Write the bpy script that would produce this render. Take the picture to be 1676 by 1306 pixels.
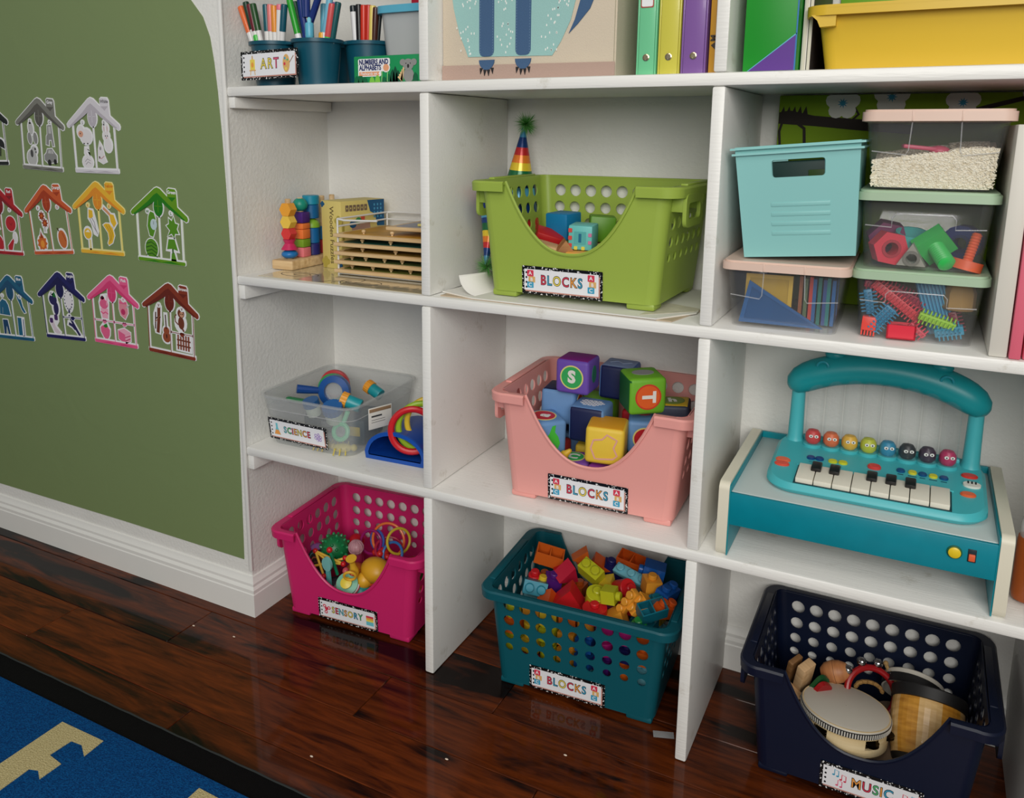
import bpy, bmesh, math, random
from math import pi, sin, cos, radians as R
from mathutils import Vector, Matrix, Euler
from mathutils.geometry import tessellate_polygon
random.seed(7)
sc = bpy.context.scene
for o in list(bpy.data.objects): bpy.data.objects.remove(o)
COL = sc.collection

# ------------------------------------------------------------------ camera
cam = bpy.data.cameras.new('camera'); camo = bpy.data.objects.new('camera', cam); COL.objects.link(camo)
camo.location = (1.22398, -1.23686, 1.03794)
camo.rotation_euler = (R(78.6705), R(-0.2859), R(27.7464))
cam.sensor_fit = 'HORIZONTAL'; cam.sensor_width = 36.0
cam.lens = 1360.4 / 1676 * 36
cam.shift_x = (838 - 796.9) / 1676
cam.shift_y = -(653 - 492.0) / 1676
cam.clip_start = 0.02
sc.camera = camo

# ------------------------------------------------------------------ world + lights
w = bpy.data.worlds.new('world'); sc.world = w; w.use_nodes = True
bg = w.node_tree.nodes['Background']; bg.inputs[0].default_value = (0.97, 1.0, 0.97, 1); bg.inputs[1].default_value = 0.22

def area(name, loc, target, sx, sy, power, col=(1, 1, 1)):
    l = bpy.data.lights.new(name, 'AREA'); l.shape = 'RECTANGLE'; l.size = sx; l.size_y = sy; l.energy = power; l.color = col
    o = bpy.data.objects.new(name, l); COL.objects.link(o); o.location = loc
    o.rotation_euler = (Vector(target) - Vector(loc)).to_track_quat('-Z', 'Y').to_euler()
    return o
area('window_light', (1.95, -3.1, 2.0), (0.6, 0.0, 0.85), 2.2, 1.6, 94, (1.0, 0.975, 0.925))
area('ceiling_light', (0.9, -1.5, 2.6), (0.7, -0.9, 0.0), 0.9, 0.9, 11, (1.0, 0.95, 0.88))

vs = sc.view_settings
vs.view_transform = 'Standard'; vs.look = 'None'; vs.gamma = 1; vs.use_curve_mapping = False
vs.exposure = -0.14

# ------------------------------------------------------------------ materials
def lin(c):
    if isinstance(c, str): c = tuple(int(c[i:i+2], 16) for i in (0, 2, 4))
    f = lambda v: (v / 12.92 if v <= 0.04045 else ((v + 0.055) / 1.055) ** 2.4)
    return tuple(f(x / 255) for x in c[:3]) + (1,)
MATS = {}
def mt(c, rough=0.45, metal=0.0, tl=0.0, tp=0.0, coat=0.0, bump=0.0, bscale=200, var=0.0, vscale=6, spec=0.5, sheen=0.0):
    """plain procedural material; tl = share of translucent light, tp = share of see-through"""
    key = (str(c), rough, metal, tl, tp, coat, bump, bscale, var, vscale, spec, sheen)
    if key in MATS: return MATS[key]
    m = bpy.data.materials.new('mat_%s' % (c if isinstance(c, str) else '_'.join(str(int(x)) for x in c))); m.use_nodes = True
    nt = m.node_tree; N = nt.nodes; L = nt.links; b = N['Principled BSDF']; out = N['Material Output']
    col = lin(c)
    b.inputs['Base Color'].default_value = col; b.inputs['Roughness'].default_value = rough; b.inputs['Metallic'].default_value = metal
    b.inputs['Coat Weight'].default_value = coat; b.inputs['Specular IOR Level'].default_value = spec
    if sheen: b.inputs['Sheen Weight'].default_value = sheen
    if bump or var:
        tc = N.new('ShaderNodeTexCoord')
    if var:
        n = N.new('ShaderNodeTexNoise'); n.inputs['Scale'].default_value = vscale; n.inputs['Detail'].default_value = 5
        L.new(tc.outputs['Object'], n.inputs['Vector'])
        mx = N.new('ShaderNodeMix'); mx.data_type = 'RGBA'
        mx.inputs[6].default_value = tuple(v * (1 - var) for v in col[:3]) + (1,); mx.inputs[7].default_value = tuple(min(1, v * (1 + var)) for v in col[:3]) + (1,)
        L.new(n.outputs['Fac'], mx.inputs[0]); L.new(mx.outputs[2], b.inputs['Base Color'])
    if bump:
        n2 = N.new('ShaderNodeTexNoise'); n2.inputs['Scale'].default_value = bscale; n2.inputs['Detail'].default_value = 3
        L.new(tc.outputs['Object'], n2.inputs['Vector'])
        bp = N.new('ShaderNodeBump'); bp.inputs['Strength'].default_value = bump; bp.inputs['Distance'].default_value = 0.002
        L.new(n2.outputs['Fac'], bp.inputs['Height']); L.new(bp.outputs[0], b.inputs['Normal'])
    last = b.outputs[0]
    if tl:
        t = N.new('ShaderNodeBsdfTranslucent'); t.inputs[0].default_value = col
        mx = N.new('ShaderNodeMixShader'); mx.inputs[0].default_value = tl; L.new(last, mx.inputs[1]); L.new(t.outputs[0], mx.inputs[2]); last = mx.outputs[0]
    if tp:
        t = N.new('ShaderNodeBsdfTransparent'); t.inputs[0].default_value = tuple(0.55 + 0.45 * v for v in col[:3]) + (1,)
        mx = N.new('ShaderNodeMixShader'); mx.inputs[0].default_value = tp; L.new(last, mx.inputs[1]); L.new(t.outputs[0], mx.inputs[2]); last = mx.outputs[0]
    L.new(last, out.inputs[0])
    MATS[key] = m
    return m

def mat_clear(name, c=(235, 238, 240), haze=0.12, rough=0.12, tint=0.96):
    """thin clear plastic: see-through, a little haze, mirror at grazing angles"""
    if name in MATS: return MATS[name]
    m = bpy.data.materials.new(name); m.use_nodes = True; nt = m.node_tree; N = nt.nodes; L = nt.links; out = N['Material Output']; b = N['Principled BSDF']
    b.inputs['Base Color'].default_value = lin(c); b.inputs['Roughness'].default_value = 0.35
    t = N.new('ShaderNodeBsdfTransparent'); t.inputs[0].default_value = (tint, tint, tint, 1)
    g = N.new('ShaderNodeBsdfGlossy'); g.inputs['Roughness'].default_value = rough
    lw = N.new('ShaderNodeLayerWeight'); lw.inputs['Blend'].default_value = .5
    pw = N.new('ShaderNodeMath'); pw.operation = 'POWER'; L.new(lw.outputs['Facing'], pw.inputs[0]); pw.inputs[1].default_value = 3.5
    f = N.new('ShaderNodeMath'); f.operation = 'MULTIPLY_ADD'; L.new(pw.outputs[0], f.inputs[0]); f.inputs[1].default_value = .30; f.inputs[2].default_value = .025
    a = N.new('ShaderNodeMixShader'); a.inputs[0].default_value = haze; L.new(t.outputs[0], a.inputs[1]); L.new(b.outputs[0], a.inputs[2])
    d = N.new('ShaderNodeMixShader'); L.new(f.outputs[0], d.inputs[0]); L.new(a.outputs[0], d.inputs[1]); L.new(g.outputs[0], d.inputs[2])
    L.new(d.outputs[0], out.inputs[0]); MATS[name] = m
    return m

def mat_wood(name, c1, c2, rough=0.5, scale=(2, 25, 25), coat=0.0):
    if name in MATS: return MATS[name]
    m = bpy.data.materials.new(name); m.use_nodes = True; nt = m.node_tree; N = nt.nodes; L = nt.links; b = N['Principled BSDF']
    tc = N.new('ShaderNodeTexCoord'); mp = N.new('ShaderNodeMapping'); mp.inputs['Scale'].default_value = scale; L.new(tc.outputs['Object'], mp.inputs[0])
    n = N.new('ShaderNodeTexNoise'); n.inputs['Scale'].default_value = 3; n.inputs['Detail'].default_value = 6; L.new(mp.outputs[0], n.inputs['Vector'])
    r = N.new('ShaderNodeValToRGB'); r.color_ramp.elements[0].color = lin(c1); r.color_ramp.elements[1].color = lin(c2); r.color_ramp.elements[0].position = .35; r.color_ramp.elements[1].position = .65
    L.new(n.outputs['Fac'], r.inputs[0]); L.new(r.outputs[0], b.inputs['Base Color']); b.inputs['Roughness'].default_value = rough; b.inputs['Coat Weight'].default_value = coat
    MATS[name] = m
    return m

# ------------------------------------------------------------------ mesh builder
def tr(loc=(0, 0, 0), rot=(0, 0, 0), sc_=(1, 1, 1)):
    return Matrix.Translation(loc) @ Euler(rot, 'XYZ').to_matrix().to_4x4() @ Matrix.Diagonal((*sc_, 1))
_rb = {}
def _rbox(s, r, seg):
    k = (tuple(round(v, 5) for v in s), round(r, 5), seg)
    if k not in _rb:
        bm = bmesh.new(); bmesh.ops.create_cube(bm, size=1); bmesh.ops.scale(bm, vec=s, verts=bm.verts)
        bmesh.ops.bevel(bm, geom=list(bm.edges), offset=min(r, min(s) * .49), segments=seg, affect='EDGES', profile=.5)
        bm.verts.index_update(); _rb[k] = ([v.co.copy() for v in bm.verts], [[v.index for v in f.verts] for f in bm.faces]); bm.free()
    return _rb[k]
_tx = {}
def _text(s, size, off):
    k = (s, size, off)
    if k not in _tx:
        cu = bpy.data.curves.new('t', 'FONT'); cu.body = s; cu.size = size; cu.align_x = 'CENTER'; cu.align_y = 'CENTER'; cu.offset = off; cu.resolution_u = 3
        ob = bpy.data.objects.new('t', cu); COL.objects.link(ob)
        me = bpy.data.meshes.new_from_object(ob.evaluated_get(bpy.context.evaluated_depsgraph_get()))
        _tx[k] = ([v.co.copy() for v in me.vertices], [list(p.vertices) for p in me.polygons])
        bpy.data.objects.remove(ob); bpy.data.curves.remove(cu); bpy.data.meshes.remove(me)
    return _tx[k]
def offset_poly(p, d):
    n = len(p); out = []
    area_ = sum(p[i][0] * p[(i + 1) % n][1] - p[(i + 1) % n][0] * p[i][1] for i in range(n)); sg = 1 if area_ > 0 else -1
    for i in range(n):
        a, b, c = Vector(p[i - 1]), Vector(p[i]), Vector(p[(i + 1) % n])
        e1 = (b - a); e2 = (c - b)
        if e1.length < 1e-9 or e2.length < 1e-9: out.append(tuple(b)); continue
        e1.normalize(); e2.normalize()
        n1 = Vector((e1.y, -e1.x)) * sg; n2 = Vector((e2.y, -e2.x)) * sg
        nn = n1 + n2
        if nn.length < .3: nn = n1
        nn.normalize(); k = min(1.8, 1 / max(.3, nn.dot(n1)))
        out.append(tuple(b + nn * d * k))
    return out
def ell(cx, cy, rx, ry, n=16, a0=0, a1=2 * pi):
    full = abs(a1 - a0 - 2 * pi) < 1e-6
    return [(cx + rx * cos(a0 + (a1 - a0) * i / (n if full else n - 1)), cy + ry * sin(a0 + (a1 - a0) * i / (n if full else n - 1))) for i in range(n)]
def rrect(x0, y0, x1, y1, r, n=4):
    p = []
    for cx, cy, a in ((x1 - r, y0 + r, -pi / 2), (x1 - r, y1 - r, 0), (x0 + r, y1 - r, pi / 2), (x0 + r, y0 + r, pi)):
        p += [(cx + r * cos(a + pi / 2 * i / n), cy + r * sin(a + pi / 2 * i / n)) for i in range(n + 1)]
    return p
def rect(x0, y0, x1, y1): return [(x0, y0), (x1, y0), (x1, y1), (x0, y1)]
def thick(pts, wd):
    """outline of a polyline of width wd"""
    l, r = [], []
    for i, p in enumerate(pts):
        p = Vector(p); a = Vector(pts[max(0, i - 1)]); b = Vector(pts[min(len(pts) - 1, i + 1)]); d = (b - a).normalized(); n = Vector((-d.y, d.x)) * wd / 2
        l.append(tuple(p + n)); r.append(tuple(p - n))
    return l + r[::-1]
UP = Matrix(((1, 0, 0, 0), (0, 0, -1, 0), (0, 1, 0, 0), (0, 0, 0, 1)))   # drawing plane xy -> wall plane xz, facing -Y
class MB:
    def __init__(s, M=None): s.v = []; s.f = []; s.m = []; s.M = M
    def add(s, v, f, mi=0, M=None):
        k = len(s.v); T = M
        if s.M is not None: T = s.M @ M if M is not None else s.M
        s.v += [(T @ Vector(p)) if T is not None else Vector(p) for p in v]
        s.f += [[i + k for i in q] for q in f]; s.m += [mi] * len(f)
        return s
    def box(s, c, d, r=0.0, mi=0, rot=(0, 0, 0), seg=2):
        if r: v, f = _rbox(d, r, seg)
        else:
            v = [(x * d[0] / 2, y * d[1] / 2, z * d[2] / 2) for x in (-1, 1) for y in (-1, 1) for z in (-1, 1)]
            f = [(0, 1, 3, 2), (4, 6, 7, 5), (0, 4, 5, 1), (2, 3, 7, 6), (0, 2, 6, 4), (1, 5, 7, 3)]
        return s.add(v, f, mi, tr(c, rot))
    def prism(s, poly, z0, z1, mi=0, M=None, holes=()):
        """polygon in xy extruded z0..z1"""
        loops = [list(poly)] + [list(h) for h in holes]
        def ar(p): return sum(p[i][0] * p[(i + 1) % len(p)][1] - p[(i + 1) % len(p)][0] * p[i][1] for i in range(len(p)))
        if ar(loops[0]) < 0: loops[0].reverse()
        for h in loops[1:]:
            if ar(h) > 0: h.reverse()
        flat = [p for l in loops for p in l]; n = len(flat)
        if holes or n > 4: tris = tessellate_polygon([[Vector((p[0], p[1], 0)) for p in l] for l in loops])
        else: tris = [tuple(range(n))]
        v = [(p[0], p[1], z0) for p in flat] + [(p[0], p[1], z1) for p in flat]; f = []
        for t in tris:
            t = list(t)
            if len(t) == 3:
                a, b, c = [flat[i] for i in t]
                if (b[0] - a[0]) * (c[1] - a[1]) - (b[1] - a[1]) * (c[0] - a[0]) < 0: t.reverse()
            f.append([i + n for i in t]); f.append(t[::-1])
        k = 0
        for l in loops:
            for i in range(len(l)):
                j = (i + 1) % len(l); f.append((k + i, k + j, k + j + n, k + i + n))
            k += len(l)
        return s.add(v, f, mi, M)
    def plate(s, poly, y0, y1, mi=0, M=None, holes=()):
        """flat shape drawn in xz; occupies depth y0..y1 in front (towards -y)"""
        T = UP if M is None else M @ UP
        return s.prism(poly, y0, y1, mi, T, holes)
    def lathe(s, prof, n=20, mi=0, M=None, cap=True):
        v = []; f = []
        for r, z in prof: v += [(r * cos(2 * pi * i / n), r * sin(2 * pi * i / n), z) for i in range(n)]
        for k in range(len(prof) - 1):
            for i in range(n): j = (i + 1) % n; f.append((k * n + i, k * n + j, (k + 1) * n + j, (k + 1) * n + i))
        if cap:
            if prof[0][0] > 1e-6: f.append(tuple(range(n))[::-1])
            if prof[-1][0] > 1e-6: f.append(tuple((len(prof) - 1) * n + i for i in range(n)))
        return s.add(v, f, mi, M)
    def cyl(s, r, z0, z1, n=16, mi=0, M=None, b=0.0):
        b = min(b, r * .5, (z1 - z0) * .45)
        p = [(r - b, z0), (r, z0 + b), (r, z1 - b), (r - b, z1)] if b else [(r, z0), (r, z1)]
        return s.lathe(p, n, mi, M)
    def sphere(s, r, c=(0, 0, 0), n=16, m=10, mi=0, sc_=(1, 1, 1), M=None, rot=(0, 0, 0)):
        p = [(r * sin(pi * i / m), -r * cos(pi * i / m)) for i in range(m + 1)]; p[0] = (1e-5, -r); p[-1] = (1e-5, r)
        T = tr(c, rot, sc_); return s.lathe(p, n, mi, T if M is None else M @ T, cap=False)
    def tube(s, pts, r, n=8, mi=0, closed=False, M=None, rad=None):
        pts = [Vector(p) for p in pts]; N_ = len(pts); v = []; f = []; prev = None
        for i, p in enumerate(pts):
            a = pts[i - 1] if (closed or i > 0) else pts[i]; b = pts[(i + 1) % N_] if (closed or i < N_ - 1) else pts[i]
            d = (b - a).normalized()
            if prev is None: u = d.orthogonal().normalized()
            else:
                u = prev - d * prev.dot(d)
                u = u.normalized() if u.length > 1e-6 else d.orthogonal().normalized()
            prev = u; wv = d.cross(u); rr = rad[i] if rad else r
            v += [p + (u * cos(2 * pi * k / n) + wv * sin(2 * pi * k / n)) * rr for k in range(n)]
        for i in range(N_ if closed else N_ - 1):
            j = (i + 1) % N_; sh = 0
            if closed and j == 0:
                best = 1e9
                for q in range(n):
                    dd = (v[i * n] - v[q]).length
                    if dd < best: best = dd; sh = q
            for k in range(n): f.append((i * n + k, i * n + (k + 1) % n, j * n + (k + 1 + sh) % n, j * n + (k + sh) % n))
        if not closed: f.append(tuple(range(n))[::-1]); f.append(tuple((N_ - 1) * n + k for k in range(n)))
        return s.add(v, f, mi, M)
    def torus(s, R_, r, n=28, k=8, mi=0, M=None, a0=0, a1=2 * pi):
        full = abs(a1 - a0 - 2 * pi) < 1e-6
        return s.tube([(R_ * cos(a0 + (a1 - a0) * i / (n if full else n - 1)), R_ * sin(a0 + (a1 - a0) * i / (n if full else n - 1)), 0) for i in range(n)], r, k, mi, full, M)
    def text(s, t, size, loc, mi=0, off=0.0, y=0.0, rot=0.0, M=None, sx=1.0):
        """flat lettering on the xz plane facing -y"""
        v, f = _text(t, size, off)
        T = tr((loc[0], y, loc[1])) @ UP @ tr((0, 0, 0), (0, 0, rot), (sx, 1, 1)); T = T if M is None else M @ T
        return s.add(v, f, mi, T)
    def build(s, name, mats, parent=None, smooth=35, loc=None, rot=None):
        me = bpy.data.meshes.new(name); me.from_pydata([tuple(p) for p in s.v], [], s.f)
        if not isinstance(mats, (list, tuple)): mats = [mats]
        for m in mats: me.materials.append(m)
        if len(mats) > 1: me.polygons.foreach_set('material_index', s.m)
        if smooth:
            me.polygons.foreach_set('use_smooth', [True] * len(me.polygons)); me.set_sharp_from_angle(angle=R(smooth))
        me.update()
        o = bpy.data.objects.new(name, me); COL.objects.link(o)
        if parent is not None: o.parent = parent
        if loc is not None: o.location = loc
        if rot is not None: o.rotation_euler = rot
        return o
def tag(o, label=None, cat=None, group=None, kind=None):
    for k, v in (('label', label), ('category', cat), ('group', group), ('kind', kind)):
        if v: o[k] = v
    return o
def thing(name, label, cat, loc=(0, 0, 0), rot=(0, 0, 0), group=None):
    o = bpy.data.objects.new(name, None); COL.objects.link(o); o.empty_display_size = .02
    o.location = loc; o.rotation_euler = rot
    return tag(o, label, cat, group)
def dup(root, label=None, group=None):
    r = root.copy(); COL.objects.link(r)
    if label: r['label'] = label
    if group: r['group'] = group
    for ch in root.children:
        c = ch.copy(); COL.objects.link(c); c.parent = r
        for g in ch.children:
            d = g.copy(); COL.objects.link(d); d.parent = c
    return r

# ------------------------------------------------------------------ the setting
A, B, C, T_, D = 1.126, 0.7543, 0.3871, 0.019, 0.308
X1, X2, X3 = 0.4414, 0.9376, 1.430       # left faces of the two dividers, right wall

def mat_wall():
    m = bpy.data.materials.new('white_orange_peel_wall'); m.use_nodes = True; nt = m.node_tree; N = nt.nodes; L = nt.links; b = N['Principled BSDF']
    tc = N.new('ShaderNodeTexCoord'); n = N.new('ShaderNodeTexNoise'); n.inputs['Scale'].default_value = 130; n.inputs['Detail'].default_value = 4
    L.new(tc.outputs['Object'], n.inputs['Vector']); bp = N.new('ShaderNodeBump'); bp.inputs['Strength'].default_value = .38; bp.inputs['Distance'].default_value = .003
    n2 = N.new('ShaderNodeTexNoise'); n2.inputs['Scale'].default_value = 9; n2.inputs['Detail'].default_value = 6; L.new(tc.outputs['Object'], n2.inputs['Vector'])
    r = N.new('ShaderNodeValToRGB'); r.color_ramp.elements[0].color = lin((222, 221, 216)); r.color_ramp.elements[1].color = lin((236, 235, 231))
    L.new(n2.outputs['Fac'], r.inputs[0]); L.new(r.outputs[0], b.inputs['Base Color'])
    L.new(n.outputs['Fac'], bp.inputs['Height']); L.new(bp.outputs[0], b.inputs['Normal']); b.inputs['Roughness'].default_value = .6
    return m
def mat_paint():
    """brush-painted shelf boards with scuffs"""
    m = bpy.data.materials.new('white_brushed_paint'); m.use_nodes = True; nt = m.node_tree; N = nt.nodes; L = nt.links; b = N['Principled BSDF']
    tc = N.new('ShaderNodeTexCoord'); mp = N.new('ShaderNodeMapping'); mp.inputs['Scale'].default_value = (6, 60, 60); L.new(tc.outputs['Object'], mp.inputs[0])
    n = N.new('ShaderNodeTexNoise'); n.inputs['Scale'].default_value = 5; n.inputs['Detail'].default_value = 5; L.new(mp.outputs[0], n.inputs['Vector'])
    bp = N.new('ShaderNodeBump'); bp.inputs['Strength'].default_value = .3; bp.inputs['Distance'].default_value = .0015
    L.new(n.outputs['Fac'], bp.inputs['Height']); L.new(bp.outputs[0], b.inputs['Normal'])
    n2 = N.new('ShaderNodeTexNoise'); n2.inputs['Scale'].default_value = 14; n2.inputs['Detail'].default_value = 8; n2.inputs['Roughness'].default_value = .7; L.new(tc.outputs['Object'], n2.inputs['Vector'])
    r = N.new('ShaderNodeValToRGB'); r.color_ramp.elements[0].color = lin((205, 200, 188)); r.color_ramp.elements[1].color = lin((236, 235, 231)); r.color_ramp.elements[0].position = .27; r.color_ramp.elements[1].position = .40
    L.new(n2.outputs['Fac'], r.inputs[0]); L.new(r.outputs[0], b.inputs['Base Color']); b.inputs['Roughness'].default_value = .38
    return m
WALL = mat_wall(); PAINT = mat_paint(); TRIM = mt((233, 232, 228), .35, var=.02, vscale=20)

def struct(name, mb, m, parent=None, smooth=35):
    o = mb.build(name, m, parent, smooth)
    if parent is None: o['kind'] = 'structure'
    return o
ZT = 2.40
tag(struct('wall_front', MB().box((-1.61, .06, ZT / 2), (3.18, .12, ZT)), WALL), 'white textured wall with the green arch')
tag(struct('wall_left', MB().box((-.01, D / 2, ZT / 2), (.02, D, ZT)), WALL))
tag(struct('wall_back', MB().box((.72, D + .06, ZT / 2), (1.50, .12, ZT)), WALL))
tag(struct('wall_right', MB().box((X3 + .1, .15, ZT / 2), (.2, .34, ZT)), WALL))
# corner bead on the outside corner of the alcove
tag(struct('trim_1', MB().box((-.003, -.0012, ZT / 2 + .05), (.010, .006, ZT - .10), .002), TRIM))
# baseboards with a moulded top
def baseboard(name, x0, x1, rotz=0, org=(0, 0), m0=0, m1=0):
    """m0 / m1 mitre the start / end so that two boards meet on an outside corner"""
    prof = [(0, 0), (.016, 0), (.016, .052), (.0145, .0545), (.0145, .062), (.010, .068), (.010, .074), (.006, .080), (.004, .087), (0, .088)]
    mb = MB(); n = len(prof)
    v = [(x0 - m0 * p[0], -p[0], p[1]) for p in prof] + [(x1 + m1 * p[0], -p[0], p[1]) for p in prof]
    f = [(i, i + n, (i + 1) % n + n, (i + 1) % n) for i in range(n)] + [tuple(range(n)), tuple(range(n, 2 * n))[::-1]]
    mb.add(v, f, 0, tr((org[0], org[1], 0), (0, 0, rotz)))
    return struct(name, mb, TRIM, smooth=20)
baseboard('baseboard_front', -3.2, 0, m1=1)
baseboard('baseboard_left', 0, D - .016, pi / 2, (0, 0), m0=1)
baseboard('baseboard_back', .0, X3, 0, (0, D))
# ------------------------------------------------------------------ floor of walnut boards
def mat_floor():
    m = bpy.data.materials.new('glossy_walnut_floor'); m.use_nodes = True; nt = m.node_tree; N = nt.nodes; L = nt.links; b = N['Principled BSDF']
    tc = N.new('ShaderNodeTexCoord'); oi = N.new('ShaderNodeObjectInfo')
    sh = N.new('ShaderNodeVectorMath'); sh.operation = 'SCALE'; sh.inputs[0].default_value = (7.3, 3.1, 5.7); L.new(oi.outputs['Random'], sh.inputs['Scale'])
    ad = N.new('ShaderNodeVectorMath'); ad.operation = 'ADD'; L.new(tc.outputs['Object'], ad.inputs[0]); L.new(sh.outputs[0], ad.inputs[1])
    def noise(scale, sc, det, rough=.5, dist=0):
        mp = N.new('ShaderNodeMapping'); mp.inputs['Scale'].default_value = scale; L.new(ad.outputs[0], mp.inputs[0])
        n = N.new('ShaderNodeTexNoise'); n.inputs['Scale'].default_value = sc; n.inputs['Detail'].default_value = det; n.inputs['Roughness'].default_value = rough; n.inputs['Distortion'].default_value = dist
        L.new(mp.outputs[0], n.inputs['Vector']); return n
    grain = noise((2.2, 22, 1), 3.0, 7, .62, .9)
    r = N.new('ShaderNodeValToRGB'); e = r.color_ramp.elements
    e[0].position = .3; e[0].color = lin((46, 17, 7)); e[1].position = .7; e[1].color = lin((112, 50, 15))
    L.new(grain.outputs['Fac'], r.inputs[0])
    dark = noise((1.5, 8, 1), 1.7, 5, .55, .8)
    r2 = N.new('ShaderNodeValToRGB'); r2.color_ramp.elements[0].position = .52; r2.color_ramp.elements[0].color = (0, 0, 0, 1); r2.color_ramp.elements[1].position = .62; r2.color_ramp.elements[1].color = (1, 1, 1, 1)
    L.new(dark.outputs['Fac'], r2.inputs[0])
    mx = N.new('ShaderNodeMix'); mx.data_type = 'RGBA'; L.new(r2.outputs[0], mx.inputs[0]); L.new(r.outputs[0], mx.inputs[6]); mx.inputs[7].default_value = lin((20, 9, 6))
    hs = N.new('ShaderNodeHueSaturation'); mr = N.new('ShaderNodeMapRange'); L.new(oi.outputs['Random'], mr.inputs[0]); mr.inputs[3].default_value = .8; mr.inputs[4].default_value = 1.15
    L.new(mr.outputs[0], hs.inputs['Value']); L.new(mx.outputs[2], hs.inputs['Color']); L.new(hs.outputs[0], b.inputs['Base Color'])
    b.inputs['Roughness'].default_value = .38; b.inputs['Specular IOR Level'].default_value = .05; b.inputs['Coat Weight'].default_value = .42; b.inputs['Coat Roughness'].default_value = .06
    bp = N.new('ShaderNodeBump'); bp.inputs['Strength'].default_value = .06; bp.inputs['Distance'].default_value = .001; L.new(grain.outputs['Fac'], bp.inputs['Height']); L.new(bp.outputs[0], b.inputs['Normal'])
    return m
FLOOR = mat_floor()
fl = MB().box((-.3, -1.65, -.022), (5.2, 4.0, .02)).build('floor', mt((30, 16, 10), .8)); fl['kind'] = 'structure'
# rows of boards: front edge spacing 0.125; the butt joints of the rows in view
joints = {0: [-1.35, -.15, .93], 1: [-.55, .6125], 2: [-1.05, -.085, .391, 1.30], 3: [-.36, .76], 4: [-1.0, .122, 1.05], 5: [-.5, .52], 6: [-1.1, .2, 1.3], 7: [-.7, .75]}
def plank(x0, x1, y0, y1):
    g = .0006
    mb = MB().box(((x0 + x1) / 2 * 0, 0, 0), (x1 - x0 - 2 * g, y1 - y0 - 2 * g, .012), .0011, seg=1)
    mb.build('plank', FLOOR, fl, loc=((x0 + x1) / 2, (y0 + y1) / 2, -.006))
for r_ in range(-2, 14):
    ytop = .083 + .125 - .125 * r_ if False else .0825 - .1248 * (r_ - 1)
    js = joints.get(r_) or [random.uniform(-1.2, -.3), random.uniform(0, .7), random.uniform(1.1, 1.6)]
    xs = [-2.2] + sorted(js) + [2.2]
    for a, b_ in zip(xs, xs[1:]): plank(a, b_, max(ytop - .1248, -3.6), min(ytop, D + .05))

# ------------------------------------------------------------------ built-in shelving
unit = thing('shelving_unit', 'white painted built-in cube shelving in the wall alcove', 'shelves', (0, 0, 0))
def board(name, x0, x1, y0, y1, z0, z1, r=.003, label=None):
    mb = MB().box((0, 0, 0), (x1 - x0, y1 - y0, z1 - z0), r)
    o = mb.build(name, PAINT, unit, loc=((x0 + x1) / 2, (y0 + y1) / 2, (z0 + z1) / 2))
    if label: o['label'] = label
    return o
e_ = .0006
for zt in (A, B, C):
    board('shelf', e_, X3 - e_, .0, D - e_, zt - T_, zt, .004)
for xd in (X1, X2):
    for z0, z1 in ((.0005, C - T_), (C, B - T_), (B, A - T_), (A, 1.48)):
        board('divider', xd, xd + T_, .001, D - .002, z0 + e_, z1 - e_, .003)
# cleats that carry the shelves on the alcove's side walls and back
for zt, h in ((A, .022), (B, .030), (C, .032)):
    board('cleat', .0008, .017, .004, D - .004, zt - T_ - h, zt - T_ - e_, .002)
    board('cleat', X3 - .018, X3 - .001, .006, D - .004, zt - T_ - h, zt - T_ - e_, .002)
board('shelf', e_, X3 - e_, .0, D - e_, 1.4808, 1.50, .004)

# ------------------------------------------------------------------ green arch on the wall
def mat_green():
    m = bpy.data.materials.new('sage_green_vinyl'); m.use_nodes = True; nt = m.node_tree; N = nt.nodes; L = nt.links; b = N['Principled BSDF']
    tc = N.new('ShaderNodeTexCoord'); n = N.new('ShaderNodeTexNoise'); n.inputs['Scale'].default_value = 160; n.inputs['Detail'].default_value = 2
    n2 = N.new('ShaderNodeTexNoise'); n2.inputs['Scale'].default_value = 7; n2.inputs['Detail'].default_value = 3; n2.inputs['Distortion'].default_value = 1.2
    L.new(tc.outputs['Object'], n.inputs['Vector']); L.new(tc.outputs['Object'], n2.inputs['Vector'])
    b1 = N.new('ShaderNodeBump'); b1.inputs['Strength'].default_value = .10; b1.inputs['Distance'].default_value = .001; L.new(n.outputs['Fac'], b1.inputs['Height'])
    b2 = N.new('ShaderNodeBump'); b2.inputs['Strength'].default_value = .22; b2.inputs['Distance'].default_value = .006; L.new(n2.outputs['Fac'], b2.inputs['Height']); L.new(b1.outputs[0], b2.inputs['Normal'])
    L.new(b2.outputs[0], b.inputs['Normal']); b.inputs['Base Color'].default_value = lin((124, 142, 94)); b.inputs['Roughness'].default_value = .5
    return m
edge = [(-1.9, .1205), (-.90, .1195), (-.41, .1235), (-.0215, .1225), (-.0195, .20), (-.0165, .35), (-.0125, .50), (-.0100, .69), (-.0115, .80), (-.0138, .939), (-.0165, 1.03), (-.0212, 1.117), (-.0262, 1.172), (-.0335, 1.220), (-.049, 1.258), (-.0783, 1.291), (-.125, 1.33), (-.21, 1.385), (-.34, 1.45), (-.55, 1.52), (-.85, 1.56), (-1.2, 1.54), (-1.9, 1.3)]
tag(MB().plate(edge, .0004, .0014).build('arch_decal', mat_green(), smooth=0), 'large sage green arch-shaped vinyl decal covering the left wall', 'wall decal')

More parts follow.
